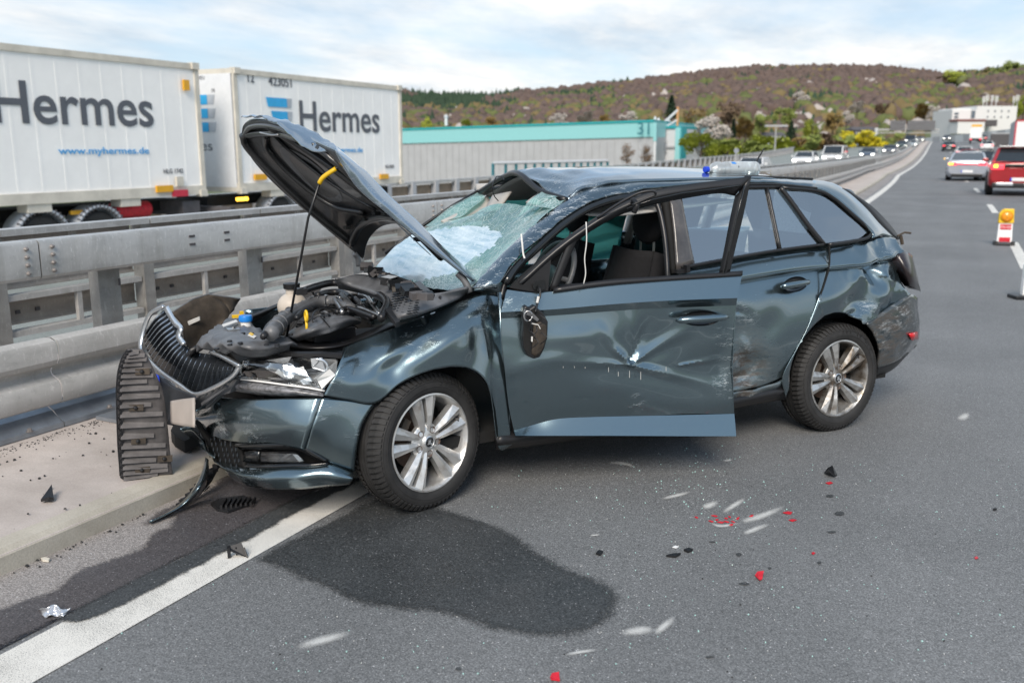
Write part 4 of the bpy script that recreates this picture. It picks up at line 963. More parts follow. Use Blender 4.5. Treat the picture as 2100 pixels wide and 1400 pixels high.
# ---- pillar and cant rail
L = [(967, 590), (1023, 528), (1086, 468), (1136, 428), (1166, 406), (1200, 384), (1268, 371.5), (1400, 367.5), (1540, 363.5), (1604, 366), (1675, 370)]
R = [(1020, 586), (1058, 532), (1103, 493), (1151, 452), (1198, 421), (1245, 403), (1337, 386), (1400, 379), (1540, 373), (1604, 376), (1675, 385)]
b = MB(); mid = [((l[0] + r[0]) / 2, (l[1] + r[1]) / 2) for l, r in zip(L, R)]
crf = lambda p: p + A([0, .006, .004]) * (mnoise.noise(Vector(p * 9)) * 1.2 + mnoise.noise(Vector(p * 25)))
b.patch([[S(*l, .07) for l in L], [S(*m_, .012) for m_ in mid], [S(*r, .0) for r in R]], 5, 6, crf); b.build('a_pillar', Mpillar, car, True, solid=.02)
b = MB(); b.tube([S(u, v, .085) for u, v in [(1168, 404), (1200, 381), (1268, 369), (1400, 365.5), (1540, 361.5), (1666, 367)]], .007, 6); b.build('roof_ditch_strip', M['black'], car, True)
# torn, dirty seal round the door opening
seal = [(1028, 612), (1036, 580), (1062, 545), (1106, 504), (1152, 463), (1200, 431), (1250, 412), (1310, 400), (1338, 404), (1350, 425), (1358, 455), (1365, 500), (1369, 566), (1372, 700), (1365, 820)]
b = MB(); b.tube(catmull([S(u, v, .05) for u, v in seal], 4), .014, 8); b.build('door_seal', M['trim'], car, True)
b = MB(); b.tube(catmull([S(u, v, .022) for u, v in seal[1:8]], 4), .020, 8); b.build('door_opening_flange', M['black_gloss'], car, True)
# hinge post and body behind the door, sill
b = MB(); b.grid(pmap(S, [[(1024, 600), (1030, 700), (1037, 800), (1046, 905)], [(1070, 590), (1075, 700), (1080, 800), (1085, 905)]], [.03, .12])); b.build('hinge_post', PS, car, True, solid=.01)
b = MB(); G = [[(1020, 906), (1100, 897), (1250, 876), (1395, 852), (1505, 826), (1612, 800)], [(1020, 922), (1100, 913), (1250, 893), (1395, 872), (1505, 838), (1612, 818)]]
b.patch([[S(u, v, .0) for u, v in G[0]], [S(u, v, .03) for u, v in G[1]]], 3, 5); b.build('sill', M['black'], car, True, solid=.05)
b = MB(); b.patch([[S(u, v, .01) for u, v in [(1365, 812), (1440, 815), (1505, 806), (1560, 796), (1612, 776)]], [S(u, v, .03) for u, v in [(1365, 835), (1440, 838), (1505, 822), (1560, 812), (1612, 798)]]], 4, 8, lambda p: p + A([0, .03, 0]) * mnoise.noise(Vector((p[0] * 9, 0, p[2] * 14)))); b.build('sill_skin', Mrear, car, True, solid=.01)
# ---- roof
RR = [[(1165, 405), (1200, 384), (1268, 371.5), (1360, 368), (1450, 365.5), (1560, 363.5), (1666, 368.5), (1722, 381)],
      [(1112, 386), (1168, 366), (1232, 353), (1330, 350), (1440, 352), (1570, 357.5), (1670, 366.5), (1724, 378.5)],
      [(1068, 352), (1130, 346), (1200, 342.5), (1300, 341), (1420, 344), (1570, 354), (1675, 363.5), (1722, 375.5)]]
rows = [[CP(u, v, y=yy) for u, v in r] for r, yy in zip(RR, (-.585, -.38, -.12))]
r3 = [CP(1040, 357, y=.25)] + [A([p[0] + .05, .25, p[2] - .022]) for p in rows[2][1:]]; r4 = [CP(988, 389, y=.6)] + [A([p[0] + .02, .6, p[2] - .075 - .03 * (i < 3)]) for i, p in enumerate(rows[2][1:])]
for i in (6, 7):                                       # the tail of the roof lies straight across
    for r in rows + [r3, r4]: r[i][0] = (2.35, 2.62)[i - 6]
for r, yy in zip(rows + [r3, r4], (0.0, .022, .034, .028, 0)):
    r[6][2] = 1.372 + yy; r[7][2] = 1.345 + yy
crp = lambda p: p + A([0, 0, 1.]) * (max(0, 1.35 - p[0]) * (.035 * mnoise.noise(Vector((p[0] * 7, p[1] * 7, 3))) + .05 * abs(mnoise.noise(Vector((p[0] * 6 + 2, p[1] * 7, 8)))) - .012)) * (1 if p[0] > .75 else .6)
b = MB(); b.patch(rows + [r3, r4], 7, 8, crp); b.build('roof', Mroof, car, True, solid=.012)
hd = catmull([rows[0][0], rows[1][0], rows[2][0], r3[0], r4[0]], 6)
b = MB(); b.tube([p + A([-.012, 0, -.012]) for p in hd], .016, 8); b.build('windscreen_header', M['trim'], car, True)
b = MB(); b.patch([[p + A([.03, 0, -.03]) for p in hd[::4]], [p + A([.22, 0, -.06 - .03 * (i < 2)]) for i, p in enumerate(hd[::4])], [A([1.9, p[1], p[2] * .0 + 1.30]) for p in hd[::4]]], 4, 2); b.build('headliner', M['headliner'], car, True, solid=.01)
for yv, px in ((-.3, [(1108, 392), (1148, 408), (1128, 425), (1078, 414)]), (.3, [(1010, 400), (1048, 392), (1020, 430), (990, 436)])):
    b = MB(); b.patch([[CP(*px[0], y=yv), CP(*px[1], y=yv - .12)], [CP(*px[3], y=yv), CP(*px[2], y=yv - .12)]], 3, 3); b.build('sun_visor', M['headliner'], car, True, solid=.015)
# rear roof spoiler
b = MB(); b.patch([[A([2.56, yy, 1.352 + (.03 if abs(yy) < .3 else 0)]) for yy in (-.57, -.3, 0, .3, .57)], [A([2.74, yy, 1.335 + (.03 if abs(yy) < .3 else 0)]) for yy in (-.55, -.3, 0, .3, .55)], [A([2.80, yy, 1.30 + (.03 if abs(yy) < .3 else 0)]) for yy in (-.54, -.3, 0, .3, .54)]], 4, 4); b.build('roof_spoiler', Mroof, car, True, solid=.02)
an_b = CP(1549, 334, y=0.0); an_t = CP(1567, 305, y=.0)
b = MB(); b.lathe([(.028, -.03), (.022, .0), (.008, .012)], 10, 'z', an_b); b.tube([an_b, lerp(an_b, an_t, 1.0) + A([.0, 0, 0.])], [.0055, .0045], 6); b.build('roof_aerial', M['black'], car)

# ---- open front door
door_rows = [[(1040, 594), (1092, 600), (1150, 596), (1240, 584), (1340, 575), (1440, 568.5), (1522, 563.5)], [(1027, 640), (1085, 637), (1150, 633), (1240, 625), (1340, 618), (1430, 614), (1512, 611)],
  [(1028, 653), (1085, 650), (1150, 646), (1240, 639), (1340, 632), (1430, 629), (1510, 626)], [(1030, 700), (1085, 698), (1150, 695), (1240, 692), (1340, 690), (1430, 690), (1506, 690)],
  [(1035, 757), (1090, 757), (1150, 757), (1240, 757), (1340, 757), (1430, 757), (1503, 757)], [(1043, 830), (1095, 826), (1150, 822), (1240, 820), (1340, 818), (1430, 816), (1505, 815)],
  [(1054, 882), (1100, 869), (1150, 858), (1240, 854), (1340, 852), (1430, 850), (1506, 848)], [(1057, 893), (1100, 893), (1150, 893), (1240, 893), (1340, 893.5), (1430, 894), (1510, 894)]]
doff = [-.044, 0, -.022, -.008, .0, -.016, -.036, .0]
DR_ = pmap(D, door_rows, doff)
def dd(u, v): return dsz(D(u, v))
r_ = math.radians
dentD = gauss_dents(dsz, [(dd(1345, 705), .17, .12, r_(15), -.030), (dd(1270, 727), .055, .014, r_(-40), .009), (dd(1300, 690), .022, .10, r_(12), .006), (dd(1370, 700), .13, .035, r_(24), .006), (dd(1185, 692), .16, .05, r_(3), .008),
   (dd(1430, 765), .18, .15, 0, -.040), (dd(1110, 742), .2, .035, r_(14), .004), (dd(1488, 740), .05, .13, 0, -.016), (dd(1310, 770), .25, .05, r_(-8), -.008)], DN)
creases = [(dd(1292, 748), dd(1222, 660), .050, .012), (dd(1292, 748), dd(1425, 672), .060, .013), (dd(1292, 748), dd(1488, 800), .060, .014), (dd(1292, 748), dd(1110, 738), .055, .008), (dd(1400, 752), dd(1500, 735), .03, .008), (dd(1292, 748), dd(1340, 650), .05, -.012)]
def crk(p):                                            # pressed-in panel with sharp folds running out of one point
    q = dsz(p); w_ = dentD(p) + DN * .004 * mnoise.noise(Vector((p[0] * 5, p[1] * 5, p[2] * 7))); t_ = 0
    for (x0, z0), (x1, z1), wd, dp in creases:
        ex, ez = x1 - x0, z1 - z0; L_ = math.hypot(ex, ez); a_ = ((q[0] - x0) * ex + (q[1] - z0) * ez) / L_; pe = abs(-(q[0] - x0) * ez + (q[1] - z0) * ex) / L_
        if -.02 < a_ < L_: t_ += dp * max(0, 1 - pe / (wd * (.35 + .65 * max(0, a_) / L_))) ** 1.25 * (1 - max(0, a_) / L_) ** .7 * min(1, (a_ + .02) / .03)
    return w_ + DN * t_
b = MB(); b.patch(DR_[0:2], 4, 8); b.patch(DR_[1:3], 2, 8); b.patch(DR_[2:7], 26, 20, crk); b.patch(DR_[6:8], 4, 8)
fdoor = b.build('front_door', Mdoor, car, True, angle=22)
tag(fdoor, 'dented front door standing open with its mirror hanging')
b = MB()
for u_, v_, l_ in ((1248, 753, 9), (1268, 762, 9), (1291, 760, 14), (1314, 762, 16), (1366, 752, 8), (1200, 752, 3), (1178, 751, 3), (1155, 751, 3)):
    b.tube([D(u_, v_, .012), D(u_, v_ + l_, .008)], [.0009, .0014], 5)
tag(b.build('paint_chip', M['sticker'], fdoor), kind='stuff')
back = [[p - DN * .075 - A([0, 0, .0]) for p in (DR_[0][0], DR_[0][3], DR_[0][6])], [p - DN * .10 for p in (DR_[4][0], DR_[4][3], DR_[4][6])], [p - DN * .06 for p in (DR_[7][0], DR_[7][3], DR_[7][6])]]
b = MB(); b.patch(back, 3, 4); b.build('door_lining', M['black'], fdoor, True, solid=.02)
for row in ([r[6] for r in DR_], ):
    b = MB(); b.grid([[p - DN * .002 for p in row], [p - DN * .07 for p in row]]); b.build('door_edge', Mdoor, fdoor, False, solid=.003)
b = MB(); b.patch([[D(u, v, -.040) for u, v in [(1135, 589), (1240, 574), (1340, 567), (1440, 561), (1523, 555)]], [D(u, v, -.030) for u, v in [(1135, 599), (1240, 584.5), (1340, 576), (1440, 569.5), (1523, 564)]]], 2, 6); b.build('belt_strip', M['trim'], fdoor, True, solid=.02)
fr = [[(1060, 577), (1077, 586)], [(1136, 508), (1150, 521)], [(1211, 454), (1222, 468)], [(1274, 417), (1285, 436)], [(1337, 391.5), (1345, 419)], [(1400, 379.5), (1405, 407)], [(1470, 370.5), (1472, 397)], [(1541, 362), (1507, 402)]]
b = MB(); b.patch([[D(u, v, -.05) for (u, v), _ in fr], [D((a[0] + c[0]) / 2, (a[1] + c[1]) / 2, -.035) for a, c in fr], [D(u, v, -.06) for _, (u, v) in fr]], 4, 5)
b.patch([[D(u, v, -.05) for u, v in [(1541, 362), (1525, 440), (1508, 510), (1497, 559)]], [D(u, v, -.035) for u, v in [(1526, 383), (1511, 444), (1496, 512), (1486, 560)]], [D(u, v, -.06) for u, v in [(1507, 402), (1497, 448), (1484, 515), (1474, 561)]]], 4, 5)
b.build('window_frame', M['trim'], fdoor, True, angle=50, solid=.035)
b = MB(); b.tube([D(u, v, -.03) for u, v in [(1285, 428), (1340, 409), (1400, 396), (1470, 387), (1520, 380)]], .004, 6); b.tube([D(u, v, -.03) for u, v in [(1527, 380), (1511, 445), (1496, 512), (1486, 558)]], .004, 6); b.build('frame_seal', M['black_gloss'], fdoor, True)
b = MB(); b.patch([[D(1172, 479, -.05), D(1152, 530, -.05), D(1127, 596, -.05)], [D(1187, 484, -.05), D(1166, 535, -.05), D(1141, 598, -.05)]], 2, 5); b.build('quarter_light_bar', M['trim'], fdoor, True, solid=.03)
b = MB(); b.prism([D(u, v, -.045) for u, v in [(1046, 590), (1100, 599), (1124, 596), (1131, 524), (1118, 524), (1060, 576)]], -DN * .03); b.build('mirror_mount', M['black'], fdoor)
b = MB(); b.prism([D(u, v, -.028) for u, v in [(1092, 583), (1098, 577), (1117, 574), (1119, 592), (1104, 597), (1094, 592)]], -DN * .03); b.build('mirror_foot', M['black_gloss'], fdoor)
b = MB(); b.tube(catmull([D(1225, 447, -.04), D(1268, 418, .0), D(1310, 396, .03), D(1338, 392, .04), D(1344, 399, .03), D(1326, 407, .02), D(1296, 421, -.0)], 5), .006, 6); b.tube(catmull([D(1296, 407, -.03), D(1306, 420, 0), D(1300, 436, -.01)], 5), .012, 6); b.build('torn_seal', M['black'], fdoor, True)
b = MB(); b.tube(catmull([D(1202, 455, -.02), D(1203, 495, 0), D(1199, 530, .0), D(1201, 560, 0), D(1197, 582, 0)], 4), .0028, 5); b.build('hanging_cord', M['sticker'], fdoor, True)
# mirror on its cable
mo = D(1098, 682, .07)
def mp(u, v, off=0): return D(u, v, .045 + off)
mpoly = [(1074, 631), (1080, 627), (1087, 633), (1097, 626), (1105, 634), (1114, 641), (1124, 660), (1123, 690), (1117, 714), (1107, 733), (1094, 736), (1081, 729), (1074, 714), (1071, 690), (1074, 666), (1071, 646)]
b = MB(); b.prism([mp(u, v, .0) for u, v in mpoly], -DN * .05)
mir = b.build('door_mirror', M['black'], fdoor, bevel=.006); tag(mir, 'broken mirror housing hanging on its cable')
b = MB(); b.patch([[mp(1094, 664, .004), mp(1108, 660, .012), mp(1121, 668, .004)], [mp(1092, 695, .008), mp(1107, 695, .022), mp(1121, 694, .006)], [mp(1090, 726, .003), mp(1099, 731, .010), mp(1109, 724, .003)]], 5, 5, lambda p: p + DN * .006 * mnoise.noise(Vector(p * 40))); b.build('mirror_backplate', M['brown_dirt'], fdoor, True, solid=.004)
b = MB()
for pp in ([(1073, 664), (1088, 664), (1087, 726), (1076, 716)], [(1090, 634), (1106, 640), (1112, 655), (1094, 656)]): b.prism([mp(u, v, .004) for u, v in pp], -DN * .003)
b.build('mirror_cavity_shade', M['matt_black'], fdoor)  # flat black plates stand in for the shade inside the housing
b = MB(); b.prism([mp(u, v, .014) for u, v in [(1076, 634), (1091, 640), (1106, 655), (1102, 660), (1086, 648), (1074, 644)]], -DN * .014); b.build('mirror_bracket', M['grey_plastic'], fdoor, bevel=.002)
b = MB(); b.tube(catmull([D(1107, 590, -.0), D(1108, 605, .02), D(1103, 620, .03), D(1098, 640, .06)], 5), .005, 6); mc = b.build('mirror_cable', M['black'], fdoor, True)
b = MB(); b.tube([D(1104.5, 608, .025), D(1101.5, 621, .032)], .0062, 6); b.build('cable_label', M['sticker'], fdoor)
b = MB(); c = mp(1083, 648, .05); b.tube([c + DS * .018 * math.cos(q) + A([0, 0, 1]) * .022 * math.sin(q) for q in np.linspace(0, 6.28, 15)], .0035, 6); b.build('mirror_ring', M['steel'], fdoor, True)
b = MB()
for k in range(7):
    p = mp(1080 + 5 * k, 640 + (k * 37) % 60, .055); b.tube(catmull([p, p + DS * rng.uniform(-.03, .03) + A([0, 0, -.02]) + DN * .02, p + DS * rng.uniform(-.03, .03) + A([0, 0, -.05])], 4), .0022, 5)
b.build('loose_wire', M['black'], fdoor, True)
b = MB(); b.tube([mp(1090, 663, .06), mp(1104, 666, .062), mp(1108, 674, .06)], .002, 5); b.tube([mp(1091, 690, .062), mp(1091, 700, .062)], .004, 5); b.build('bare_wire', M['sticker'], fdoor)
# handle
def hnd(fn, px, nm_parent, m):
    (u0, v0), (u1, v1), (r0u, r0v), (r1u, r1v) = px
    b = MB(); cu_, cv = (r0u + r1u) / 2, (r0v + r1v) / 2; n = 22
    ring = [[fn(cu_ + (r1u - r0u) / 2 * k * math.cos(q) , cv + (r1v - r0v) / 2 * k * math.cos(q) * 1 + 16 * k * math.sin(q), o) for q in np.linspace(0, 2 * math.pi, n)] for k, o in ((1.0, .003), (.92, -.006), (.3, -.016), (.01, -.018))]
    b.grid(ring); b.build('handle_recess', M['black_gloss'], nm_parent, True)
    b = MB(); P = [fn(lerp(u0, u1, t), lerp(v0, v1, t) , .012 + .024 * math.sin(math.pi * min(1, max(0, t))) ** .5) for t in np.linspace(0, 1, 14)]
    rs = [.011 + .0075 * math.sin(math.pi * t) ** .5 if 0 < t < 1 else .006 for t in np.linspace(0, 1, 14)]
    b.tube(P, rs, 10); h = b.build('door_handle', m, nm_parent, True); return h
hnd(D, [(1386, 657), (1494, 650), (1398, 654), (1478, 651)], fdoor, PS)
b = MB(); b.tube([D(1470, 642.5, .036), D(1470, 659, .036)], .0018, 4); b.build('handle_joint', M['matt_black'], fdoor)

# ---- rear door
rd_rows = [[(1392, 549), (1440, 541), (1505, 530), (1596, 515), (1640, 509), (1699, 504)], [(1392, 598), (1440, 587), (1510, 571), (1604, 556), (1650, 550), (1699, 545)], [(1392, 610), (1440, 598), (1510, 582), (1604, 565), (1650, 557), (1698, 549.5)],
  [(1392, 650), (1440, 642), (1510, 632), (1590, 618), (1640, 606), (1684, 600)], [(1392, 710), (1440, 705), (1510, 695), (1570, 684), (1620, 670), (1657, 668)], [(1392, 770), (1440, 766), (1505, 755), (1550, 746), (1595, 735), (1626, 727)], [(1392, 815), (1440, 812), (1505, 803), (1545, 795), (1575, 787), (1603, 774)]]
ro = [.058, .002, .050, .019, .0, .006, .022]
RDm = pmap(S, rd_rows, ro); xz = lambda p: (p[0], p[2]); sx = lambda u, v: xz(S(u, v))
dentR = gauss_dents(xz, [(sx(1520, 690), .10, .12, .2, .045), (sx(1545, 745), .09, .06, -.4, .05), (sx(1515, 780), .12, .04, .1, .05), (sx(1585, 670), .10, .08, .9, .016), (sx(1540, 720), .02, .07, .5, -.02), (sx(1520, 640), .05, .015, -.3, .012)], A([0, 1., 0]))
b = MB(); b.patch(RDm[0:2], 4, 8, lambda p: p + A([0, .006, 0]) * mnoise.noise(Vector(p * 6))); b.patch(RDm[1:3], 2, 8); b.patch(RDm[2:], 16, 12, dentR); rdoor = b.build('rear_door', Mrear, car, True, angle=22, solid=.006)
tag(rdoor, 'rear door creased and scraped along its lower edge')
hnd(lambda u, v, o: S(u, v, -o), [(1601, 588), (1661, 578), (1606, 586), (1656, 580)], rdoor, PS)
b = MB(); b.patch([[S(u, v, -.006) for u, v in [(1400, 547), (1505, 527), (1596, 511.5), (1690, 499)]], [S(u, v, .0) for u, v in [(1400, 552), (1505, 532), (1596, 516.5), (1690, 504)]]], 2, 6); b.build('belt_strip', M['trim'], rdoor, True, solid=.015)
gl = lambda name, rows, off, par, m='window': (lambda b: (b.patch(pmap(S, rows, off), 4, 5), b.build(name, M[m], par, True))[1])(MB())
gl('window', [[(1397, 400), (1440, 392), (1500, 387), (1570, 386)], [(1410, 468), (1450, 460), (1510, 450), (1583, 446)], [(1424, 541), (1470, 533), (1520, 524), (1598, 511)]], .02, rdoor)
gl('quarter_light', [[(1577, 386), (1588, 386), (1600, 387)], [(1590, 446), (1615, 441), (1640, 440)], [(1603, 509), (1640, 504), (1684, 499)]], .02, rdoor)
gl('quarter_window', [[(1609, 390), (1650, 393), (1685, 401), (1706, 412)], [(1645, 438), (1680, 436), (1715, 438), (1745, 444)], [(1692, 499), (1720, 495), (1758, 490), (1779, 476)]], .02, car)
def bar(name, pts, w, off, par, m='trim', th=.02):
    b = MB(); P = [S(u, v, off) for u, v in pts]; b.tube(catmull(P, 4), w, 8); return b.build(name, M[m], par, True)
bar('window_bar', [(1573, 385), (1586, 445), (1600, 511)], .009, .014, rdoor); bar('window_frame', [(1600, 384), (1622, 412), (1655, 458), (1690, 502)], .013, .010, rdoor); bar('window_frame', [(1395, 398), (1440, 389), (1500, 384.5), (1600, 383)], .010, .012, rdoor)
bar('quarter_window_seal', [(1605, 385), (1675, 391), (1709, 406), (1747, 438), (1784, 472), (1785, 482), (1772, 490), (1740, 496), (1700, 502)], .010, .010, car); bar('roof_trim', [(1400, 382), (1540, 378), (1604, 379), (1675, 386)], .007, .004, car)
b = MB(); b.patch([[S(u, v, .03) for u, v in [(1362, 410), (1372, 480), (1380, 560)]], [S(u, v, .03) for u, v in [(1376, 408), (1387, 480), (1398, 556)]]], 2, 5); b.build('b_pillar', M['matt_black'], car, True, solid=.03)
b = MB(); b.patch([[S(u, v, .012) for u, v in [(1374, 406), (1382, 470), (1388, 552)]], [S(u, v, .006) for u, v in [(1386, 404), (1396, 470), (1406, 548)]], [S(u, v, .012) for u, v in [(1398, 402), (1410, 470), (1425, 541)]]], 3, 5); b.build('door_pillar_panel', mat('gloss_reflection', (.075, .068, .065), .25, var=.35, vscale=14, coat=.4), rdoor, True, solid=.02)  # grey-brown base colour paints a reflection into the dark gloss trim
b = MB(); b.box(S(1396, 556, -.02), (.06, .02, .018)); b.box(S(1408, 551, -.03), (.02, .03, .035)); b.build('door_latch', M['black'], car)
# ---- rear quarter
dp = [[(1604, 380), (1602, 374), (1600, 368)], [(1675, 386), (1683, 378), (1690, 371)], [(1712, 404), (1722, 393), (1728, 385)], [(1750, 437), (1760, 424), (1768, 416)], [(1787, 473), (1797, 464), (1805, 457)], [(1789, 486), (1812, 482), (1834, 486)]]
b = MB(); b.patch([[S(u, v, o) for (u, v), o in zip(r, (.0, .028, .085))] for r in dp], 5, 5, lambda p: p + A([0, .01, .006]) * mnoise.noise(Vector(p * 7)) * (p[0] > 2.4)); b.build('d_pillar', Mquart, car, True, solid=.015)
Q = [[(1701, 505), (1735, 500), (1770, 495), (1789, 489), (1812, 484), (1838, 489)], [(1700, 548), (1735, 545), (1770, 541), (1800, 536), (1822, 527), (1852, 512)], [(1699, 553), (1735, 550), (1770, 545.5), (1800, 540), (1822, 534), (1846, 530)],
     [(1690, 588), (1724, 583), (1765, 580), (1800, 578), (1825, 566), (1842, 553)], [(1680, 620), (1710, 612), (1745, 610), (1785, 616), (1820, 606), (1852, 584)], [(1688, 648), (1712, 642), (1740, 644), (1766, 656), (1782, 661), (1865, 602)]]
qo = [.055, .006, .046, .020, 0, .004]
Qm = pmap(S, Q, qo)
def crq(p):
    k = min(1, max(0, (p[0] - 2.42) * 3.2)); q = Vector((p[0] * 8, p[1] * 3, p[2] * 8))
    return p + A([0.02, .055, .012]) * k * (.8 * mnoise.noise(q * .8) + .75 * abs(mnoise.noise(q * 1.3)) - .2) * (1 if p[2] > .86 else .55)
dentQ = gauss_dents(xz, [(sx(1765, 618), .13, .07, .2, .05), (sx(1800, 560), .05, .09, .6, .05), (sx(1790, 520), .04, .05, 0, -.03), (sx(1755, 648), .05, .02, .3, .03)], A([0, 1., 0]))
fq = lambda p: dentQ(crq(p))
b = MB(); b.patch(Qm[0:2], 8, 8, crq); b.patch(Qm[1:3], 2, 8, crq); b.patch(Qm[2:], 12, 12, fq); b.patch(pmap(S, [[(1683, 602), (1657, 670), (1627, 729), (1605, 774), (1612, 815)], [(1690, 648), (1664, 672), (1640, 706), (1622, 750), (1618, 800)]], [0, 0]), 4, 6); b.build('rear_quarter', Mquart, car, True, angle=35, solid=.006)
ar = [(1618, 808), (1624, 755), (1640, 707), (1662, 674), (1688, 649), (1712, 642), (1740, 644), (1766, 656), (1784, 668), (1796, 690), (1803, 720), (1797, 770)]
b = MB(); b.grid([[S(u, v, .006) for u, v in ar], [S(u, v, .18) for u, v in ar], [S(u, v, .36) for u, v in ar]]); b.build('wheel_arch_liner', M['black'], car, True)
gp = [((1701, 503), (1700, 548)), ((1700, 548), (1684, 601)), ((1684, 601), (1658, 668)), ((1658, 668), (1627, 728)), ((1627, 728), (1604, 775))]
b = MB(); b.tube(catmull([S(*gp[0][0], .012)] + [S(*g[1], .008) for g in gp], 4), .0045, 5); b.build('door_gap', M['matt_black'], car)
# tailgate edge, lamp, bumper
b = MB(); b.patch([[S(u, v, .08) for u, v in [(1728, 385), (1768, 416), (1805, 457), (1836, 488)]], [S(u, v, .11) for u, v in [(1745, 393), (1790, 424), (1824, 458), (1846, 488)]], [A([p[0] + .10, -.30, p[2] + .01]) for p in [S(u, v, .11) for u, v in [(1745, 393), (1790, 424), (1824, 458), (1846, 488)]]]], 3, 5); b.build('tailgate_edge', M['black'], car, True, solid=.015)
b = MB(); p = S(1840, 484, .06); b.tube([p, p + A([.05, -.01, .02]), p + A([.09, -.02, .015])], .006, 6); b.tube([p + A([.03, 0, .0]), p + A([.05, 0, -.05])], .01, 6); b.build('broken_hinge', M['brown_dirt'], car)
b = MB(); b.patch([[S(u, v, o) for (u, v), o in zip(r, oo)] for r, oo in (([(1826, 537), (1842, 522), (1858, 516), (1871, 524)], (.05, .0, .0, .03)), ([(1838, 560), (1852, 548), (1866, 545), (1878, 553)], (.05, -.02, -.03, .0)), ([(1852, 583), (1862, 577), (1874, 574), (1885, 583)], (.05, -.02, -.03, 0)), ([(1858, 588), (1868, 590), (1879, 593), (1889, 598)], (.04, 0, 0, .02)))], 4, 4); b.build('tail_lamp', mat('dark_lamp', (.014, .009, .010), .30, var=.6, coat=.3), car, True, solid=.05)
RB = [[(1779, 664), (1822, 633), (1865, 604), (1883, 611)], [(1796, 687), (1829, 672), (1867, 655), (1885, 655)], [(1803, 721), (1833, 712), (1867, 700), (1884, 692)], [(1800, 753), (1826, 745), (1857, 729), (1881, 708)], [(1796, 774), (1820, 764), (1841, 749), (1867, 720)]]
b = MB(); b.patch(pmap(S, RB[:4], [.0, -.008, -.01, .005]), 6, 8, lambda p: p + A([0, .012, 0]) * mnoise.noise(Vector(p * 8))); rbp = b.build('rear_bumper', Mrbump, car, True, solid=.012)
b = MB(); b.patch(pmap(S, RB[3:], [.006, .05]), 3, 8); b.build('bumper_apron', M['black'], rbp, True, solid=.02)
b = MB(); b.patch(pmap(S, [[(1866, 685), (1883, 680)], [(1871, 698), (1883, 695)]], [-.022, -.022]), 2, 2); b.build('reflector', M['red_lens'], rbp, True, solid=.01)
# hidden far side, tail and floor, so that the body is whole from any side
def mir(p, dy=0): return A([p[0], -p[1] + dy, p[2]])
b = MB(); xs_ = [.32, .9, 1.5, 2.0, 2.05]; zs_ = [.26, .45, .62, .8, .95]
b.grid([[A([x, WID(x, z), z]) for x in np.linspace(.32, 2.08, 12)] for z in (.26, .42, .58, .72, .83)]); b.grid([[A([x, WID(x, z), z]) for x in np.linspace(2.08, 3.12, 9)] for z in (.66, .8, .95, 1.02)]); b.build('far_side', PS, car, True, solid=.02)
b = MB(); b.patch([[A([x, WID(x, z) - .0, z]) for x in np.linspace(-.45, .32, 6)] for z in (.50, .60, .68)], 3, 3); b.build('far_wing', PS, car, True, solid=.01)
for x0, x1, nm in ((1.0, 1.38, 'far_window'), (1.46, 2.08, 'far_window'), (2.2, 2.72, 'far_window')):
    b = MB(); b.grid([[A([lerp(x0, x1, t) + 0, WID(1.5, z) - .02, z]) for t in (0, .33, .66, 1)] for z in (.83, 1.0, 1.18, 1.31)]); b.build(nm, M['teal_window' if x0 < 2 else 'window'], car, True)
b = MB(); 
for x in (1.42, 2.14, 2.80): b.tube([A([x + .0, WID(1.5, z) - .01, z]) for z in (.94, 1.1, 1.25, 1.36)], .035, 8)
b.tube([A([.92, .64, 1.325]), A([1.6, .63, 1.345]), A([2.7, .60, 1.33])], .035, 8); b.build('far_pillar', M['headliner'], car, True)
b = MB(); b.patch([[A([3.05, yy * 1.15, 1.0]) for yy in (-.53, 0, .53)], [A([3.13, yy * 1.25, .72]) for yy in (-.53, 0, .53)], [A([3.16, yy * 1.25, .5]) for yy in (-.53, 0, .53)], [A([3.08, yy * 1.2, .27]) for yy in (-.53, 0, .53)]], 3, 4); tg = b.build('tailgate', M['black'], car, True, solid=.02)
b = MB(); b.patch([[A([2.80, yy, 1.32]) for yy in (-.50, 0, .50)], [A([3.05, yy * 1.15, 1.0]) for yy in (-.50, 0, .50)]], 3, 4); b.build('rear_window', M['window'], tg, True)
b = MB(); b.box((1.25, 0, .26), (3.4, 1.46, .05)); b.box((-.2, 0, .42), (.9, 1.05, .3)); b.box((2.6, 0, .42), (.9, 1.0, .3)); b.build('floor_pan', M['matt_black'], car)
b = MB(); b.patch([[A([.46, yy, .90 - .03 * abs(yy)]) for yy in (-.72, -.3, 0, .3, .72)], [A([.62, yy, .90]) for yy in (-.72, -.3, 0, .3, .72)], [A([.70, yy, .70]) for yy in (-.72, -.3, 0, .3, .72)]], 4, 4); b.build('dashboard', M['black'], car, True, solid=.03)
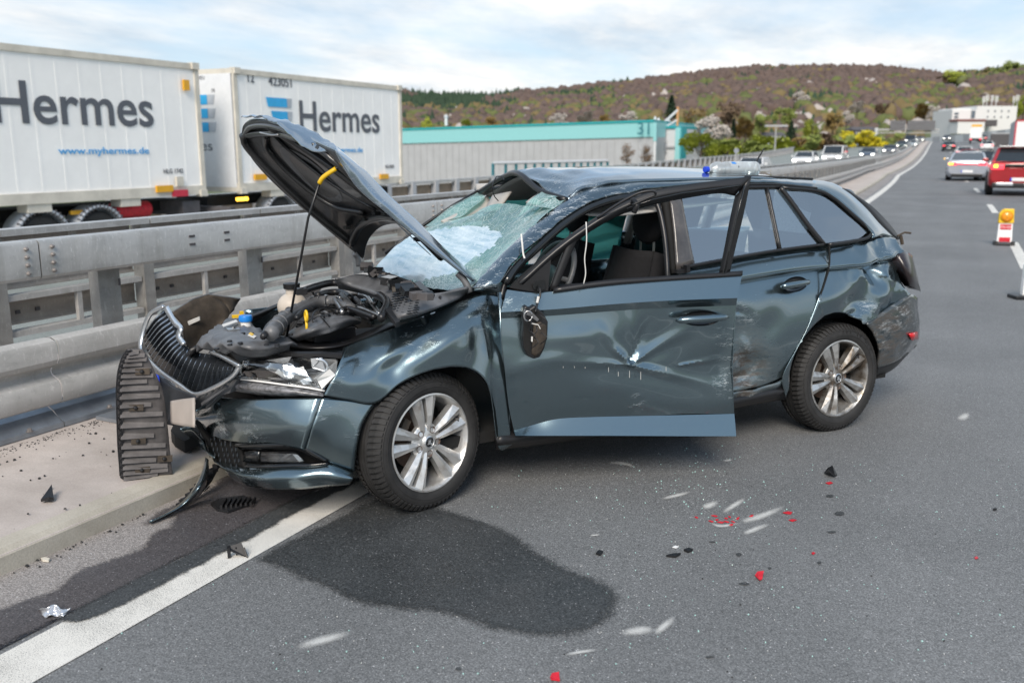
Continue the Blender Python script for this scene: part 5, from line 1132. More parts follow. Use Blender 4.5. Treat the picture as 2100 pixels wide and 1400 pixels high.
# ---- seats, wheel
def seat(cx, cy):
    nm = 'seat'
    b = MB(); b.patch([[A([cx + .13 + .14 * t + (.05 if abs(yy) > .17 else 0), cy + yy * (1 - .18 * t), .52 + .50 * t]) for yy in (-.25, -.18, 0, .18, .25)] for t in (0, .3, .7, 1)], 4, 4); so = b.build(nm, M['seat'], car, True, solid=.10)
    b = MB(); b.sphere((cx + .31, cy, 1.17), (.05, .125, .105), 14, 10); b.build('headrest', M['seat'], so, True)
    b = MB()
    for yy in (-.06, .06): b.cyl((cx + .31, cy + yy, 1.0), (cx + .31, cy + yy, 1.12), .007, 6)
    b.build('headrest_post', M['steel'], so)
    b = MB(); b.patch([[A([cx - .36 + .48 * t, cy + yy, .48 - .05 * t + (.03 if abs(yy) > .2 else 0)]) for yy in (-.25, -.18, 0, .18, .25)] for t in (0, .5, 1)], 4, 4); b.build('seat_cushion', M['seat'], so, True, solid=.10)
    b = MB()
    for s in (-1, 1): b.tube(catmull([A([cx + .085 + .14 * t, cy + s * .17 * (1 - .2 * t), .53 + .48 * t]) for t in (0, .4, .8, 1)], 4), .004, 5)
    b.build('seat_piping', M['seat_grey'], so)
hp = CP(1328, 470, y=-.36); seat(hp[0] - .31, -.36)
hp = CP(1180, 468, y=.36); seat(hp[0] - .31, .36)
b = MB(); b.patch([[A([2.05 + .12 * t, yy, .55 + .42 * t]) for yy in (-.6, 0, .6)] for t in (0, .5, 1)], 3, 4); b.build('rear_bench', M['seat'], car, True, solid=.1)
b = MB(); wc_ = A([.86, -.36, .93]); tilt = math.radians(25)
ring = [wc_ + A([math.sin(tilt) * .185 * math.sin(q), .185 * math.cos(q), math.cos(tilt) * .185 * math.sin(q)]) for q in np.linspace(0, 2 * math.pi, 33)]
b.tube(ring, .014, 8, False); b.tube([ring[0], wc_, ring[16]], .014, 6); b.tube([wc_, ring[24]], .014, 6); b.sphere(wc_, (.03, .06, .06)); b.build('steering_wheel', M['grey_plastic'], car, True)

# ---- windscreen, crazed and sagging; a flap of it still hangs from the far pillar
ws = [[((768, 548), .60), ((812, 566), .25), ((868, 585), -.05), ((925, 594), -.45), ((966, 590), -.66)],
      [((800, 515), .60), ((850, 520), .28), ((910, 528), -.02), ((975, 545), -.40), ((1010, 545), -.665)],
      [((835, 487), .60), ((890, 482), .30), ((955, 484), .02), ((1020, 500), -.36), ((1055, 502), -.665)],
      [((868, 468), .59), ((925, 455), .30), ((990, 448), .04), ((1055, 452), -.34), ((1098, 460), -.645)],
      [((905, 457), .57), ((965, 442), .30), ((1010, 418), .08), ((1090, 420), -.34), ((1136, 428), -.625)]]
wg = [[CP(u, v, y=yy) for (u, v), yy in r] for r in ws]
b = MB(); b.patch(wg, 14, 14, lambda p: p + A([0, 0, 1]) * (.012 * mnoise.noise(Vector(p * 6)) + .006 * mnoise.noise(Vector(p * 17))))
INT = [(762, 540), (772, 524), (810, 494), (854, 482), (900, 470), (940, 463), (1000, 464), (1030, 483), (1011, 506), (962, 536), (934, 558), (862, 577), (800, 566)]
def inside(u, v, P):
    r = False
    for (x0, y0), (x1, y1) in zip(P, P[1:] + P[:1]):
        if (y0 > v) != (y1 > v) and u < (x1 - x0) * (v - y0) / (y1 - y0) + x0: r = not r
    return r
for i, f in enumerate(b.f):                            # the lower middle is creased, not crazed, and takes the painted sky sheen
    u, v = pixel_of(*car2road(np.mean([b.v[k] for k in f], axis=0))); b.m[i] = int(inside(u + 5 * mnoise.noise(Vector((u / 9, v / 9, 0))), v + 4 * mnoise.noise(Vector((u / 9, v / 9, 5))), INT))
scr = b.build('windscreen', [M['shattered'], M['sky_sheen_screen']], car, True)
b = MB(); b.patch([[CP(1062, 445, y=-.42), CP(1082, 432, y=-.46), CP(1098, 424, y=-.5)], [CP(1085, 412, y=-.42), CP(1115, 405, y=-.5), CP(1138, 404, y=-.55)], [CP(1112, 393, y=-.42), CP(1140, 399, y=-.5), CP(1162, 408, y=-.58)]], 5, 5); b.patch([[CP(1098, 424, y=-.5), CP(1115, 425, y=-.57), CP(1136, 428, y=-.62)], [CP(1138, 404, y=-.55), CP(1148, 412, y=-.58), CP(1162, 408, y=-.585)]], 4, 4); b.build('windscreen_corner', M['shattered'], car, True)
b = MB(); b.patch([[CP(872, 462, y=.60), CP(925, 425, y=.62), CP(980, 394, y=.62)], [CP(884, 462, y=.55), CP(938, 434, y=.55), CP(994, 402, y=.55)], [CP(902, 458, y=.50), CP(950, 440, y=.50), CP(985, 413, y=.52)]], 5, 6, lambda p: p + A([0, 0, .01]) * mnoise.noise(Vector(p * 10))); b.build('windscreen_flap', M['shattered'], car, True)
b = MB(); b.tube([CP(790, 520, y=.66), CP(830, 490, y=.66), CP(874, 458, y=.66), CP(930, 421, y=.65), CP(985, 390, y=.62)], .010, 8); b.build('far_a_pillar', M['trim'], car, True)
b = MB(); b.patch([[CP(905, 452, y=.5), CP(950, 430, y=.56), CP(1000, 400, y=.58)], [CP(925, 462, y=.48), CP(970, 440, y=.52), CP(1012, 425, y=.52)]], 3, 4); b.build('pillar_trim', M['headliner'], car, True, solid=.012)
b = MB(); b.tube(catmull([CP(1018, 362, y=.2), CP(1010, 380, y=.15), CP(1013, 400, y=.15), CP(1022, 412, y=.15)], 4), .003, 5); b.tube(catmull([CP(1020, 362, y=.2), CP(1030, 362, y=.15), CP(1034, 370, y=.1)], 4), .003, 5); b.build('dangling_wire', M['black'], car)
b = MB(); b.tube(catmull([S(1069, 480, -.01), S(1071, 500, -.02), S(1073, 520, -.015), S(1076, 530, -.02)], 4), .004, 5); b.build('glass_shred', M['sticker'], car)

# ---- wheels
def make_wheel(malloy):
    """axis along local Y, outer face towards -Y, centre at origin"""
    root = bpy.data.objects.new('wheel', None); COL.objects.link(root); root.parent = car; root.empty_display_size = .1
    R0 = .302; rr = .2155
    prof = [(rr - .004, -.072), (rr + .006, -.088), (rr + .022, -.096), (.262, -.098), (.283, -.088), (.296, -.072), (.3005, -.055), (R0, -.02), (R0, .02), (.3005, .055), (.296, .072), (.283, .088), (.25, .098), (rr, .085)]
    b = MB(); b.lathe(prof, 72, 'y'); b.build('tyre', M['rubber'], root, True)
    b = MB()                                           # tread blocks: shoulder lugs and centre ribs
    for k in range(72):
        q = 2 * math.pi * k / 72
        for s in (-1, 1):
            pts = []
            for (y_, r_, dq) in ((.092, .277, .0), (.072, .2995, .012), (.038, .3065, .03)):
                pts.append((y_ * s, r_, dq))
            w = .026
            lo_ = [A([r * math.cos(q + d + e), yy, r * math.sin(q + d + e)]) for yy, r, d in pts for e in (-w, w)]
            hi_ = [A([(r + .006) * math.cos(q + d + e), yy * 1.012, (r + .006) * math.sin(q + d + e)]) for yy, r, d in pts for e in (-w, w)]
            b.add(lo_ + hi_, [(6, 7, 9, 8), (8, 9, 11, 10), (0, 6, 8, 2), (2, 8, 10, 4), (1, 3, 9, 7), (3, 5, 11, 9), (0, 1, 7, 6), (4, 10, 11, 5)])
    for yy in (-.022, 0, .022): b.lathe([(.300, yy - .008), (.3065, yy - .007), (.3065, yy + .007), (.300, yy + .008)], 72, 'y')
    tr = b.build('tread', M['rubber'], root); tag(tr, kind='stuff')
    b = MB(); b.lathe([(.247, -.0985), (.250, -.1000), (.253, -.0985)], 64, 'y'); b.lathe([(.272, -.096), (.274, -.0975), (.276, -.094)], 64, 'y'); b.build('sidewall_rib', M['rubber'], root, True)
    for i, ch in enumerate('205 45 R16'):
        if ch == ' ': continue
        a = math.radians(78 - i * 6.2); me_rot = Matrix.Rotation(-(a - math.pi / 2), 4, 'Y') @ Matrix.Rotation(math.pi / 2, 4, 'X')
        o = text_mesh('sidewall_letter', ch, .026, M['rubber'], root, (0, 0, 0), None, .0015); o.matrix_local = Matrix.Translation((.256 * math.cos(a), -.0985, .256 * math.sin(a))) @ me_rot
    b = MB(); b.lathe([(rr + .003, -.082), (rr + .004, -.090), (rr - .003, -.0915), (rr - .010, -.084), (rr - .016, -.060), (rr - .024, -.02), (rr - .026, .06), (rr - .006, .085)], 64, 'y'); rim = b.build('rim', malloy, root, True, angle=40)
    b = MB(); b.lathe([(0, .02), (.135, .018), (.135, .03), (0, .03)], 40, 'y'); b.build('brake_disc', M['disc'], root, True, angle=30)
    b = MB(); b.lathe([(0, .04), (rr - .03, .045)], 32, 'y'); b.build('wheel_back', M['matt_black'], root)
    b = MB(); b.hexa([A(p) for p in [(-.15, -.0, .03), (-.09, -.0, .12), (-.06, .03, .10), (-.11, .03, .02)]], [A(p) for p in [(-.15, -.03, .03), (-.09, -.03, .12), (-.06, -.03, .10), (-.11, -.03, .02)]]); b.build('caliper', M['brown_dirt'], root)
    # five double spokes
    for k in range(5):
        a0 = 2 * math.pi * k / 5 + math.radians(96)
        b = MB()
        for s in (-1, 1):
            def pt(r, dq, y_): return A([r * math.cos(a0 + dq), y_, r * math.sin(a0 + dq)])
            in_a, in_b = s * .10, s * .56
            out_a, out_b = s * .05, s * .345
            mid_r = .12
            ridge_i, ridge_o = s * .30, s * .20
            f = [pt(.048, in_a, -.062), pt(.050, ridge_i, -.068), pt(.048, in_b, -.060), pt(mid_r, s * .07, -.074), pt(mid_r, s * .215, -.084), pt(mid_r, s * .39, -.068), pt(rr - .010, out_a, -.074), pt(rr - .006, ridge_o, -.090), pt(rr - .010, out_b, -.074)]
            g = [p + A([0, .036, 0]) for p in f]
            n = len(f)
            b.add(f + g, [(0, 1, 4, 3), (1, 2, 5, 4), (3, 4, 7, 6), (4, 5, 8, 7), (0, 3, 3 + n, 0 + n), (3, 6, 6 + n, 3 + n), (2, 2 + n, 5 + n, 5), (5, 5 + n, 8 + n, 8), (6, 7, 8, 8 + n, 7 + n, 6 + n), (0, n, 1 + n, 2 + n, 2, 1)])
        b.build('spoke', malloy, root, False)
        qb = a0 + math.pi / 5
        b = MB(); c = A([.056 * math.cos(qb), 0, .056 * math.sin(qb)]); b.lathe([(.016, -.066), (.0135, -.0665), (.012, -.058), (.0, -.056)], 14, 'y', c); b.build('wheel_bolt', M['disc'], root, True)
    b = MB(); b.lathe([(0, -.073), (.030, -.072), (.034, -.066), (.070, -.060), (.082, -.050), (.082, -.03), (0, -.03)], 40, 'y'); hub = b.build('hub', malloy, root, True, angle=35)
    b = MB(); b.lathe([(0, -.0765), (.023, -.0755), (.0265, -.072)], 24, 'y'); cp = b.build('hub_cap', M['black_gloss'], root, True)
    b = MB(); b.lathe([(.0225, -.0757), (.0235, -.0775), (.0265, -.076), (.027, -.072)], 28, 'y')
    for k in range(3):                                 # winged arrow badge
        b.prism([A([x, -.0785, z]) for x, z in [(-.010 + .005 * k, -.006), (-.006 + .005 * k, -.005), (-.003 + .005 * k, .004 + .002 * k), (-.008 + .005 * k, .013 - .002 * k), (-.007 + .004 * k, .004)]], (0, .003, 0))
    b.prism([A([x, -.0785, z]) for x, z in [(-.014, -.009), (.004, -.009), (.006, -.016), (.015, -.007), (.004, -.004), (-.012, -.005)]], (0, .003, 0)); b.build('badge', M['chrome'], root)
    b = MB(); q = math.radians(20); b.cyl((.19 * math.cos(q), -.075, .19 * math.sin(q)), (.19 * math.cos(q) - .01, -.06, .19 * math.sin(q)), .011, 8); b.build('tyre_valve', M['black'], root)
    return root
rng_w = random.Random(3)
w1 = make_wheel(M['alloy']); w1.location = (-.03, -.735, .303); w1.rotation_euler = (math.radians(-2.5), math.radians(0), math.radians(18))
w2 = make_wheel(M['alloy_muddy']); w2.location = (2.47, -.735, .302); w2.rotation_euler = (math.radians(-2), math.radians(-14), 0)
w3 = copy_tree(w1, car); w3.location = (0, .735, .385); w3.rotation_euler = (0, 0, math.radians(180 + 16)); w4 = copy_tree(w2, car); w4.location = (2.47, .735, .302); w4.rotation_euler = (0, .5, math.pi)

# ---- front bumper
fbg = [[(398, 842), (399, 851), (401, 861), (405, 872)], [(449, 816), (441, 840), (433, 866), (432, 892)], [(506, 819), (500, 845), (495, 880), (490, 907)], [(577, 817), (572, 845), (568, 880), (560, 909)], [(663, 813), (652, 848), (641, 880), (628, 918)], [(716, 819), (695, 858), (676, 900), (664, 944)], [(769, 827), (744, 868), (732, 917), (727, 967)]]
fB = [[B(u, v, o) for (u, v), o in zip(c, (.028, .006, -.004, .016))] for c in fbg]
for k in range(4): fB[4][k] = fB[4][k] + A([-.012, -.014, 0])
bn = lambda p: p + A([.003, .002, 0]) * mnoise.noise(Vector(p * 6))
b = MB(); b.patch(fB[:5], 7, 7, bn); b.patch(fB[4:], 7, 7, bn)
fbp = b.build('front_bumper', Mbump, car, True, solid=.006)
b = MB(); b.patch([[B(u, v, .02) for u, v in r] for r in ([(434, 938), (491, 956), (560, 957), (620, 953), (677, 949), (726, 967)],)] + [[B(u, v, -.02) for u, v in [(452, 957), (500, 976), (560, 982), (620, 979), (680, 975), (725, 980)]]] + [[B(u, v, .015) for u, v in [(470, 975), (506, 996), (560, 1002), (620, 1001), (680, 998), (716, 994)]]], 5, 6, lambda p: p + A([.008, .004, 0.006]) * mnoise.noise(Vector(p * 9))); b.build('bumper_lip', Mbump, fbp, True, solid=.008)
b = MB(); b.patch([[B(u, v, .03) for u, v in r] for r in ([(400, 868), (440, 893), (490, 907)], [(420, 905), (452, 925), (493, 932)], [(440, 945), (475, 955), (502, 960)])], 4, 5)
b.patch([[B(u, v, .12) for u, v in r] for r in ([(486, 905), (560, 907), (612, 909), (664, 940)], [(490, 932), (560, 934), (620, 938), (680, 950)], [(500, 962), (560, 962), (627, 960), (694, 962)])], 4, 5); tag(b.build('lower_grille', M['matt_black'], fbp, True, solid=.02), kind='stuff')
b = MB()                                               # honeycomb in the lower intake
for i in range(7):
    for j in range(5):
        u = 418 + 11 * i + 3 * j; v = 888 + 5.6 * i + 11 * j - (i % 2) * 5
        if u > 490: continue
        c = B(u, v, .012); P6 = [c + A([.0, .012 * math.cos(q), .012 * math.sin(q)]) + A([.0, 0, 0]) for q in np.linspace(0, 2 * math.pi, 7)]; b.tube(P6, .0024, 4, False)
tag(b.build('honeycomb', M['black_gloss'], fbp), kind='stuff')
b = MB(); b.patch([[B(u, v, .0) for u, v in [(480, 913), (545, 912), (612, 914), (640, 928), (672, 948)]], [B(u, v, .012) for u, v in [(492, 921), (545, 922), (605, 922), (635, 935), (660, 947)]]], 2, 5); b.patch([[B(u, v, .0) for u, v in [(500, 957), (545, 958), (600, 956), (640, 953), (674, 949)]], [B(u, v, .012) for u, v in [(505, 949), (545, 951), (600, 949), (632, 948), (660, 947)]]], 2, 5); b.build('fog_lamp_surround', M['black_gloss'], fbp, True, solid=.012)
b = MB(); b.patch([[B(u, v, .026) for u, v in [(534, 926), (570, 926), (604, 927), (625, 942)]], [B(u, v, .03) for u, v in [(530, 948), (570, 949), (604, 949), (624, 947)]]], 4, 6); fl = b.build('fog_lamp', M['clear'], fbp, True)
b = MB(); b.patch([[B(u, v, o) for u, v, o in [(536, 929, .05), (560, 929, .08), (585, 930, .06), (606, 930, .08), (622, 942, .05)]], [B(u, v, o) for u, v, o in [(534, 938, .09), (560, 938, .10), (585, 939, .10), (604, 940, .10), (621, 944, .07)]], [B(u, v, o) for u, v, o in [(533, 946, .05), (560, 947, .06), (585, 947, .08), (603, 947, .05), (620, 946, .05)]]], 3, 4)
b.add([B(562, 947, .045), B(590, 930, .05), B(597, 930, .05), B(574, 947, .045)], [(0, 1, 2, 3)]); b.add([B(600, 931, .045), B(610, 932, .05), B(622, 944, .05), B(614, 947, .045)], [(0, 1, 2, 3)])
tag(b.build('fog_reflector', M['shard'], fl, angle=30), kind='stuff')
b = MB(); b.patch([[B(u, v, .02) for u, v in [(502, 926), (516, 925), (532, 926)]], [B(u, v, .02) for u, v in [(498, 946), (514, 949), (528, 949)]]], 2, 3); b.build('fog_blank', M['black_gloss'], fbp, True, solid=.01)
# ---- headlight, lens smashed
b = MB(); hb = [[(478, 770), (500, 742), (560, 733), (630, 731), (704, 733)], [(484, 792), (540, 800), (600, 806), (640, 809), (664, 811)]]
b.patch([[B(u, v, .10) for u, v in hb[0]], [B(u, v, .17) for u, v in [(484, 780), (530, 768), (580, 770), (640, 770), (685, 772)]], [B(u, v, .07) for u, v in hb[1]]], 3, 5); hl = b.build('headlight', M['black'], car, True, solid=.02)
b = MB(); b.patch([[B(u, v, .03) for u, v in [(470, 778), (520, 782), (570, 788), (620, 794), (664, 803)]], [B(u, v, -.004) for u, v in [(476, 790), (520, 795), (570, 800), (620, 806), (663, 812)]], [B(u, v, .03) for u, v in [(478, 801), (520, 808), (570, 813), (620, 813), (660, 814)]]], 3, 6); b.build('headlight_edge', mat('scuffed_lens', (.16, .16, .17), .3, var=.9, vscale=40, coat=.5), hl, True, solid=.01)
b = MB(); b.patch([[B(u, v, .016) for u, v in [(486, 774), (540, 780), (590, 787), (630, 792), (667, 799)]], [B(u, v, .010) for u, v in [(484, 777), (540, 783.5), (590, 790.5), (630, 795.5), (666, 802)]]], 2, 5); b.build('light_strip', M['white_plastic'], hl, True, solid=.006)
b = MB(); b.patch([[B(u, v, o) for u, v, o in r] for r in ([(502, 742, .05), (560, 738, .07), (625, 736, .08), (690, 737, .06)], [(494, 758, .10), (545, 762, .13), (610, 764, .13), (676, 764, .10)], [(488, 772, .05), (540, 779, .07), (600, 787, .07), (664, 798, .045)])], 6, 8, lambda p: p + A([.010, .006, .004]) * mnoise.noise(Vector(p * 22))); b.build('reflector_bowl', M['shard'], hl, True)
for cu0, cv0 in ((540, 756), (596, 761)):
    b = MB(); cc = B(cu0, cv0, .055); ax = A([-.75, -.62, .1]); e1 = A([.62, -.75, 0]); e2 = A([0.08, .06, .99])
    b.grid([[cc + ax * h + (e1 * math.cos(q) + e2 * math.sin(q)) * r for q in np.linspace(0, 2 * math.pi, 19)] for r, h in ((.036, .012), (.034, .018), (.028, .006), (.012, -.012), (.001, -.014))]); b.build('projector', M['chrome'], hl, True)
b = MB(); b.patch([[B(u, v, .016) for u, v in [(500, 737), (530, 738), (566, 742), (600, 748), (628, 757)]], [B(u, v, .000) for u, v in [(494, 752), (530, 756), (570, 762), (606, 770), (640, 778)]], [B(u, v, .010) for u, v in [(487, 773), (530, 778), (572, 783), (612, 790), (664, 798)]]], 5, 6); b.build('lens_remnant', M['lens'], hl, True, solid=.004)
b = MB(); b.add([B(640, 778, .004), B(692, 738, .012), B(690, 768, .002), B(664, 797, .004)], [(0, 1, 2, 3)]); b.build('lens_remnant', M['lens'], hl, False, solid=.004)
rng2 = random.Random(12)
shards = [([(512, 770), (530, 752), (548, 764), (540, 776)], .045), ([(556, 770), (572, 756), (588, 776)], .04), ([(600, 757), (622, 751), (630, 772), (612, 768)], .03), ([(650, 777), (676, 756), (688, 768), (660, 797)], .006), ([(637, 735), (660, 733), (674, 748), (666, 762), (640, 754)], .05), ([(545, 738), (598, 731), (588, 746), (560, 744)], .05), ([(614, 780), (636, 772), (646, 788), (622, 788)], .02)]
for i, (pp, of) in enumerate(shards):
    b = MB(); b.add([B(u, v, of + rng2.uniform(-.012, .012)) for u, v in pp], [tuple(range(len(pp)))]); b.build('reflector_shard', M['chrome'] if i in (0, 4, 6) else M['white_plastic'] if i in (1, 2, 3) else M['shard'], hl, False, solid=.003)
b = MB(); b.prism([B(u, v, .06) for u, v in [(525, 775), (600, 780), (640, 788), (600, 790), (540, 784)]], (.02, 0, -.01)); b.prism([B(u, v, .07) for u, v in [(600, 735), (638, 733), (640, 756), (606, 758)]], (.03, .02, 0)); b.build('lamp_insert', M['black_gloss'], hl)
b = MB(); b.tube(catmull([B(u, v, .04) for u, v in [(648, 736), (664, 740), (672, 752), (668, 762)]], 4), .006, 6); b.build('lamp_ring', M['chrome'], hl, True)
b = MB(); b.tube([B(u, v, .10) for u, v in [(540, 722), (600, 727), (660, 727), (706, 731)]], .014, 6); b.build('wing_flange', M['black'], car)
# ---- radiator grille, bent and pushed out
GP, GNn = A([-.75, -.60, .70]), A([1.15, .25, -.40])
def Gp(u, v, off=0.0): return CPL(u, v, GP - GNn / np.linalg.norm(GNn) * off, GNn)
UP = catmull([A(p) for p in [(334, 636), (349, 660), (361, 688), (374, 712), (398, 724), (430, 729), (458, 738), (487, 752)]], 8)
LO = catmull([A(p) for p in [(293, 684), (299, 712), (314, 740), (338, 763), (368, 786), (400, 806), (440, 791), (476, 768)]], 8)
grl = MB(); grl.patch([[Gp(*p, -.05) for p in UP[::8]], [Gp(*((p + q) / 2), -.07) for p, q in zip(UP[::8], LO[::8])], [Gp(*q, -.05) for q in LO[::8]]], 3, 4)
grl = grl.build('radiator_grille', M['matt_black'], car, True, solid=.015)
NS = 23
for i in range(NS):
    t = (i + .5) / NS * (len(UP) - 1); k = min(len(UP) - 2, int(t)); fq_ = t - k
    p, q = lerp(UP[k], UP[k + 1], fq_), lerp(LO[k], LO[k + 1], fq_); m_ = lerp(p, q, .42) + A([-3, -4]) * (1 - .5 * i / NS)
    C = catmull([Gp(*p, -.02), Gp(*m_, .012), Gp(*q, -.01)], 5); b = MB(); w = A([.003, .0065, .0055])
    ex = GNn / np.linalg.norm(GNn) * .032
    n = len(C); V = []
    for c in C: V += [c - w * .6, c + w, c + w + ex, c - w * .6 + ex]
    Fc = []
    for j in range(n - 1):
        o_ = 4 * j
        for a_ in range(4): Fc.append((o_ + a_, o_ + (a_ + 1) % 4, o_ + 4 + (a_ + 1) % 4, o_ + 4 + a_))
    Fc += [(0, 1, 2, 3), (4 * n - 1, 4 * n - 2, 4 * n - 3, 4 * n - 4)]; b.add(V, Fc); b.m = [1 if (len(f) == 4 and k_ < 4 * (n - 1) and k_ % 4 == 0) else 0 for k_, f in enumerate(b.f)]; b.build('slat', [mat('grille_slat', (.045, .052, .062), .22, .3, coat=.6), mat('slat_highlight', (.30, .33, .37), .25, .8)] if i == 0 else [bpy.data.materials['grille_slat'], bpy.data.materials['slat_highlight']], grl)  # lighter front faces paint an edge highlight along each slat
def ribbon(name, px, wd, m, par, off=.02):
    b = MB(); C = catmull([A(p) for p in px], 5); n = len(C); up_ = []
    for j, c in enumerate(C):
        t = C[min(n - 1, j + 1)] - C[max(0, j - 1)]; t = t / np.linalg.norm(t); nn = A([-t[1], t[0]]) * wd / 2; up_.append((c + nn, c - nn))
    b.grid([[Gp(*a, off - .012) for a, _ in up_], [Gp(*((a + c_) / 2), off) for a, c_ in up_], [Gp(*c_, off - .012) for _, c_ in up_]]); return b.build(name, m, par, True, solid=.012)
ribbon('chrome_frame', [(335, 629), (318, 637), (306, 647), (294, 676), (288, 704), (291, 722), (304, 737), (330, 762), (366, 787), (400, 808), (440, 794), (476, 772), (491, 750)], 10, M['chrome'], grl)
ribbon('chrome_frame', [(340, 629), (348, 644), (359, 662), (370, 673), (366, 690), (376, 705)], 12, M['chrome'], grl, .03)
ribbon('chrome_frame', [(429, 719), (447, 726), (468, 737), (491, 750)], 11, M['chrome'], grl, .03)
# number plate, bent, hanging under the grille, lettering unreadable
b = MB(); b.patch([[Gp(u, v, .03) for u, v in [(349, 822), (372, 818), (398, 815)]], [Gp(u, v, .034) for u, v in [(349, 846), (373, 846), (398, 846)]], [Gp(u, v, .03) for u, v in [(350, 868), (374, 873), (398, 876)]]], 4, 5); npl = b.build('number_plate', mat('plate_face', (.38, .335, .30), .45, var=.12), car, True, solid=.006)
b = MB(); b.patch([[Gp(u, v, .024) for u, v in [(321, 768), (352, 790), (398, 812)]], [Gp(u, v, .020) for u, v in [(323, 800), (350, 818), (398, 824)]], [Gp(u, v, .020) for u, v in [(326, 850), (340, 868), (352, 872)]]], 4, 5); hd_ = b.build('plate_holder', mat('holder_plastic', (.020, .022, .027), .45), npl, True, solid=.008)
b = MB(); b.patch([[Gp(u, v, .034) for u, v in [(319, 766), (325, 770)]], [Gp(u, v, .034) for u, v in [(322, 790), (328, 794)]]], 2, 2); b.build('plate_band', M['deep_blue'], npl, True, solid=.003)
b = MB(); b.prism([Gp(u, v, -.04) for u, v in [(402, 815), (470, 775), (486, 778), (470, 806), (452, 810), (420, 838), (400, 842)]], (.03, .02, 0)); b.tube([Gp(415, 828, -.02), Gp(446, 806, -.02), Gp(466, 792, -.02)], .008, 5); b.build('bumper_bracket', M['grey_plastic'], car)
b = MB(); b.patch([[B(u, v, .0) for u, v in [(369, 878), (398, 902), (428, 934)]], [B(u, v, .012) for u, v in [(380, 874), (410, 902), (440, 940)]], [B(u, v, .04) for u, v in [(392, 874), (424, 908), (446, 940)]]], 3, 5); b.build('torn_bumper_strip', Mbump, fbp, True, solid=.008)
# right wing's inner side standing up behind the grille
b = MB(); fp_ = [[((352, 642), .52), ((395, 615), .62), ((425, 605), .66)], [((372, 668), .52), ((420, 650), .6), ((458, 622), .68)], [((378, 705), .50), ((408, 702), .56), ((470, 645), .66), ][:3], [((396, 728), .45), ((412, 712), .5), ((448, 672), .6)]]
b.patch([[CP(u, v, y=yy) for (u, v), yy in r] for r in fp_], 4, 5, lambda p: p + A([.012, .012, 0]) * mnoise.noise(Vector(p * 9))); b.patch([[CP(425, 605, y=.66), CP(458, 622, y=.68), CP(470, 645, y=.66)], [CP(460, 610, y=.7), CP(474, 618, y=.71), CP(478, 636, y=.7)], [CP(491, 613, y=.75), CP(484, 622, y=.75), CP(476, 634, y=.74)]], 3, 4); iw = b.build('far_wing_liner', M['brown_dirt'], car, True, solid=.008)
b = MB(); b.tube([CP(u, v, y=yy) for u, v, yy in [(353, 641, .52), (395, 614, .62), (425, 604, .66), (460, 609, .7), (492, 613, .75)]], .006, 6); b.build('wing_edge', M['grey_plastic'], iw)
b = MB(); b.prism([CP(u, v, y=.54) for u, v in [(386, 658), (410, 648), (411, 656), (387, 667)]], (-.004, -.006, 0)); b.build('part_label', M['sticker'], iw)

# ---- engine bay
Z = lambda u, v, z=.75: CP(u, v, z=z)
b = MB(); b.prism([Z(u, v, .52) for u, v in [(395, 745), (520, 700), (690, 640), (860, 640), (980, 640), (860, 760), (700, 800), (520, 800)]], (0, 0, -.03)); bay = b.build('engine_bay', M['matt_black'], car)  # black sheet under the engine stands in for the shade deep in the bay
b = MB(); cv = [[(440, 672, .76), (470, 655, .77), (500, 655, .77), (540, 680, .775), (572, 690, .775), (610, 700, .77)], [(418, 690, .765), (450, 684, .785), (480, 683, .80), (518, 695, .80), (556, 702, .785), (598, 706, .77)], [(405, 706, .74), (435, 706, .765), (470, 708, .78), (508, 714, .78), (550, 718, .76), (594, 714, .75)], [(402, 718, .70), (430, 716, .72), (465, 722, .73), (502, 727, .73), (545, 728, .72), (590, 719, .71)]]
b.patch([[Z(u, v, z) for u, v, z in r] for r in cv], 6, 6, lambda p: p + A([0, 0, 1]) * (.010 * math.sin(p[1] * 55) * (1 if p[2] < .78 else .3) + .006 * mnoise.noise(Vector(p * 14)))); rc = b.build('radiator_cover', M['grey_plastic'], bay, True, solid=.012)
for pp in ([(455, 666), (484, 656), (488, 660), (458, 671)], [(513, 683), (526, 690), (521, 694), (508, 688)]):
    b = MB(); b.prism([Z(u, v, .802) for u, v in pp], (0, 0, .002)); b.build('warning_label', M['sticker'], rc)
b = MB(); b.prism([Z(u, v, .803) for u, v in [(514, 682), (521, 686), (517, 689), (510, 685)]], (0, 0, .003)); b.build('warning_label', M['yellow'], rc)
b = MB(); p = Z(478, 676, .80); b.box(p, (.05, .05, .012)); b.tube([p + A([0, .0, .01]), p + A([.03, .05, .012])], .004, 5); b.build('bonnet_catch', M['steel'], bay)
b = MB(); b.patch([[Z(u, v, z) for u, v, z in r] for r in ([(575, 688, .74), (640, 700, .74), (700, 700, .74), (745, 682, .75), (800, 660, .77)], [(570, 708, .72), (640, 716, .72), (700, 712, .72), (752, 694, .73), (812, 668, .75)], [(560, 722, .66), (640, 726, .66), (704, 722, .66), (760, 704, .68), (815, 678, .70)])], 4, 6); b.build('slam_panel', M['trim'], bay, True, solid=.02)
b = MB(); b.patch([[Z(u, v, z) for u, v, z in r] for r in ([(585, 684, .74), (610, 668, .77), (650, 644, .79), (700, 642, .79), (740, 650, .77)], [(600, 692, .76), (632, 676, .82), (672, 656, .845), (712, 652, .84), (742, 658, .79)], [(612, 700, .74), (640, 692, .78), (676, 682, .80), (706, 672, .80), (738, 664, .76)])], 6, 6); ec = b.build('engine_cover', M['grey_plastic'], bay, True, solid=.02)
b = MB(); b.tube([Z(654, 645, .835), Z(664, 656, .852), Z(676, 670, .83)], .003, 5); b.build('cover_seam', M['matt_black'], ec)
bc = Z(668, 688, .74); Rz = Matrix.Rotation(math.radians(8), 3, 'Z')
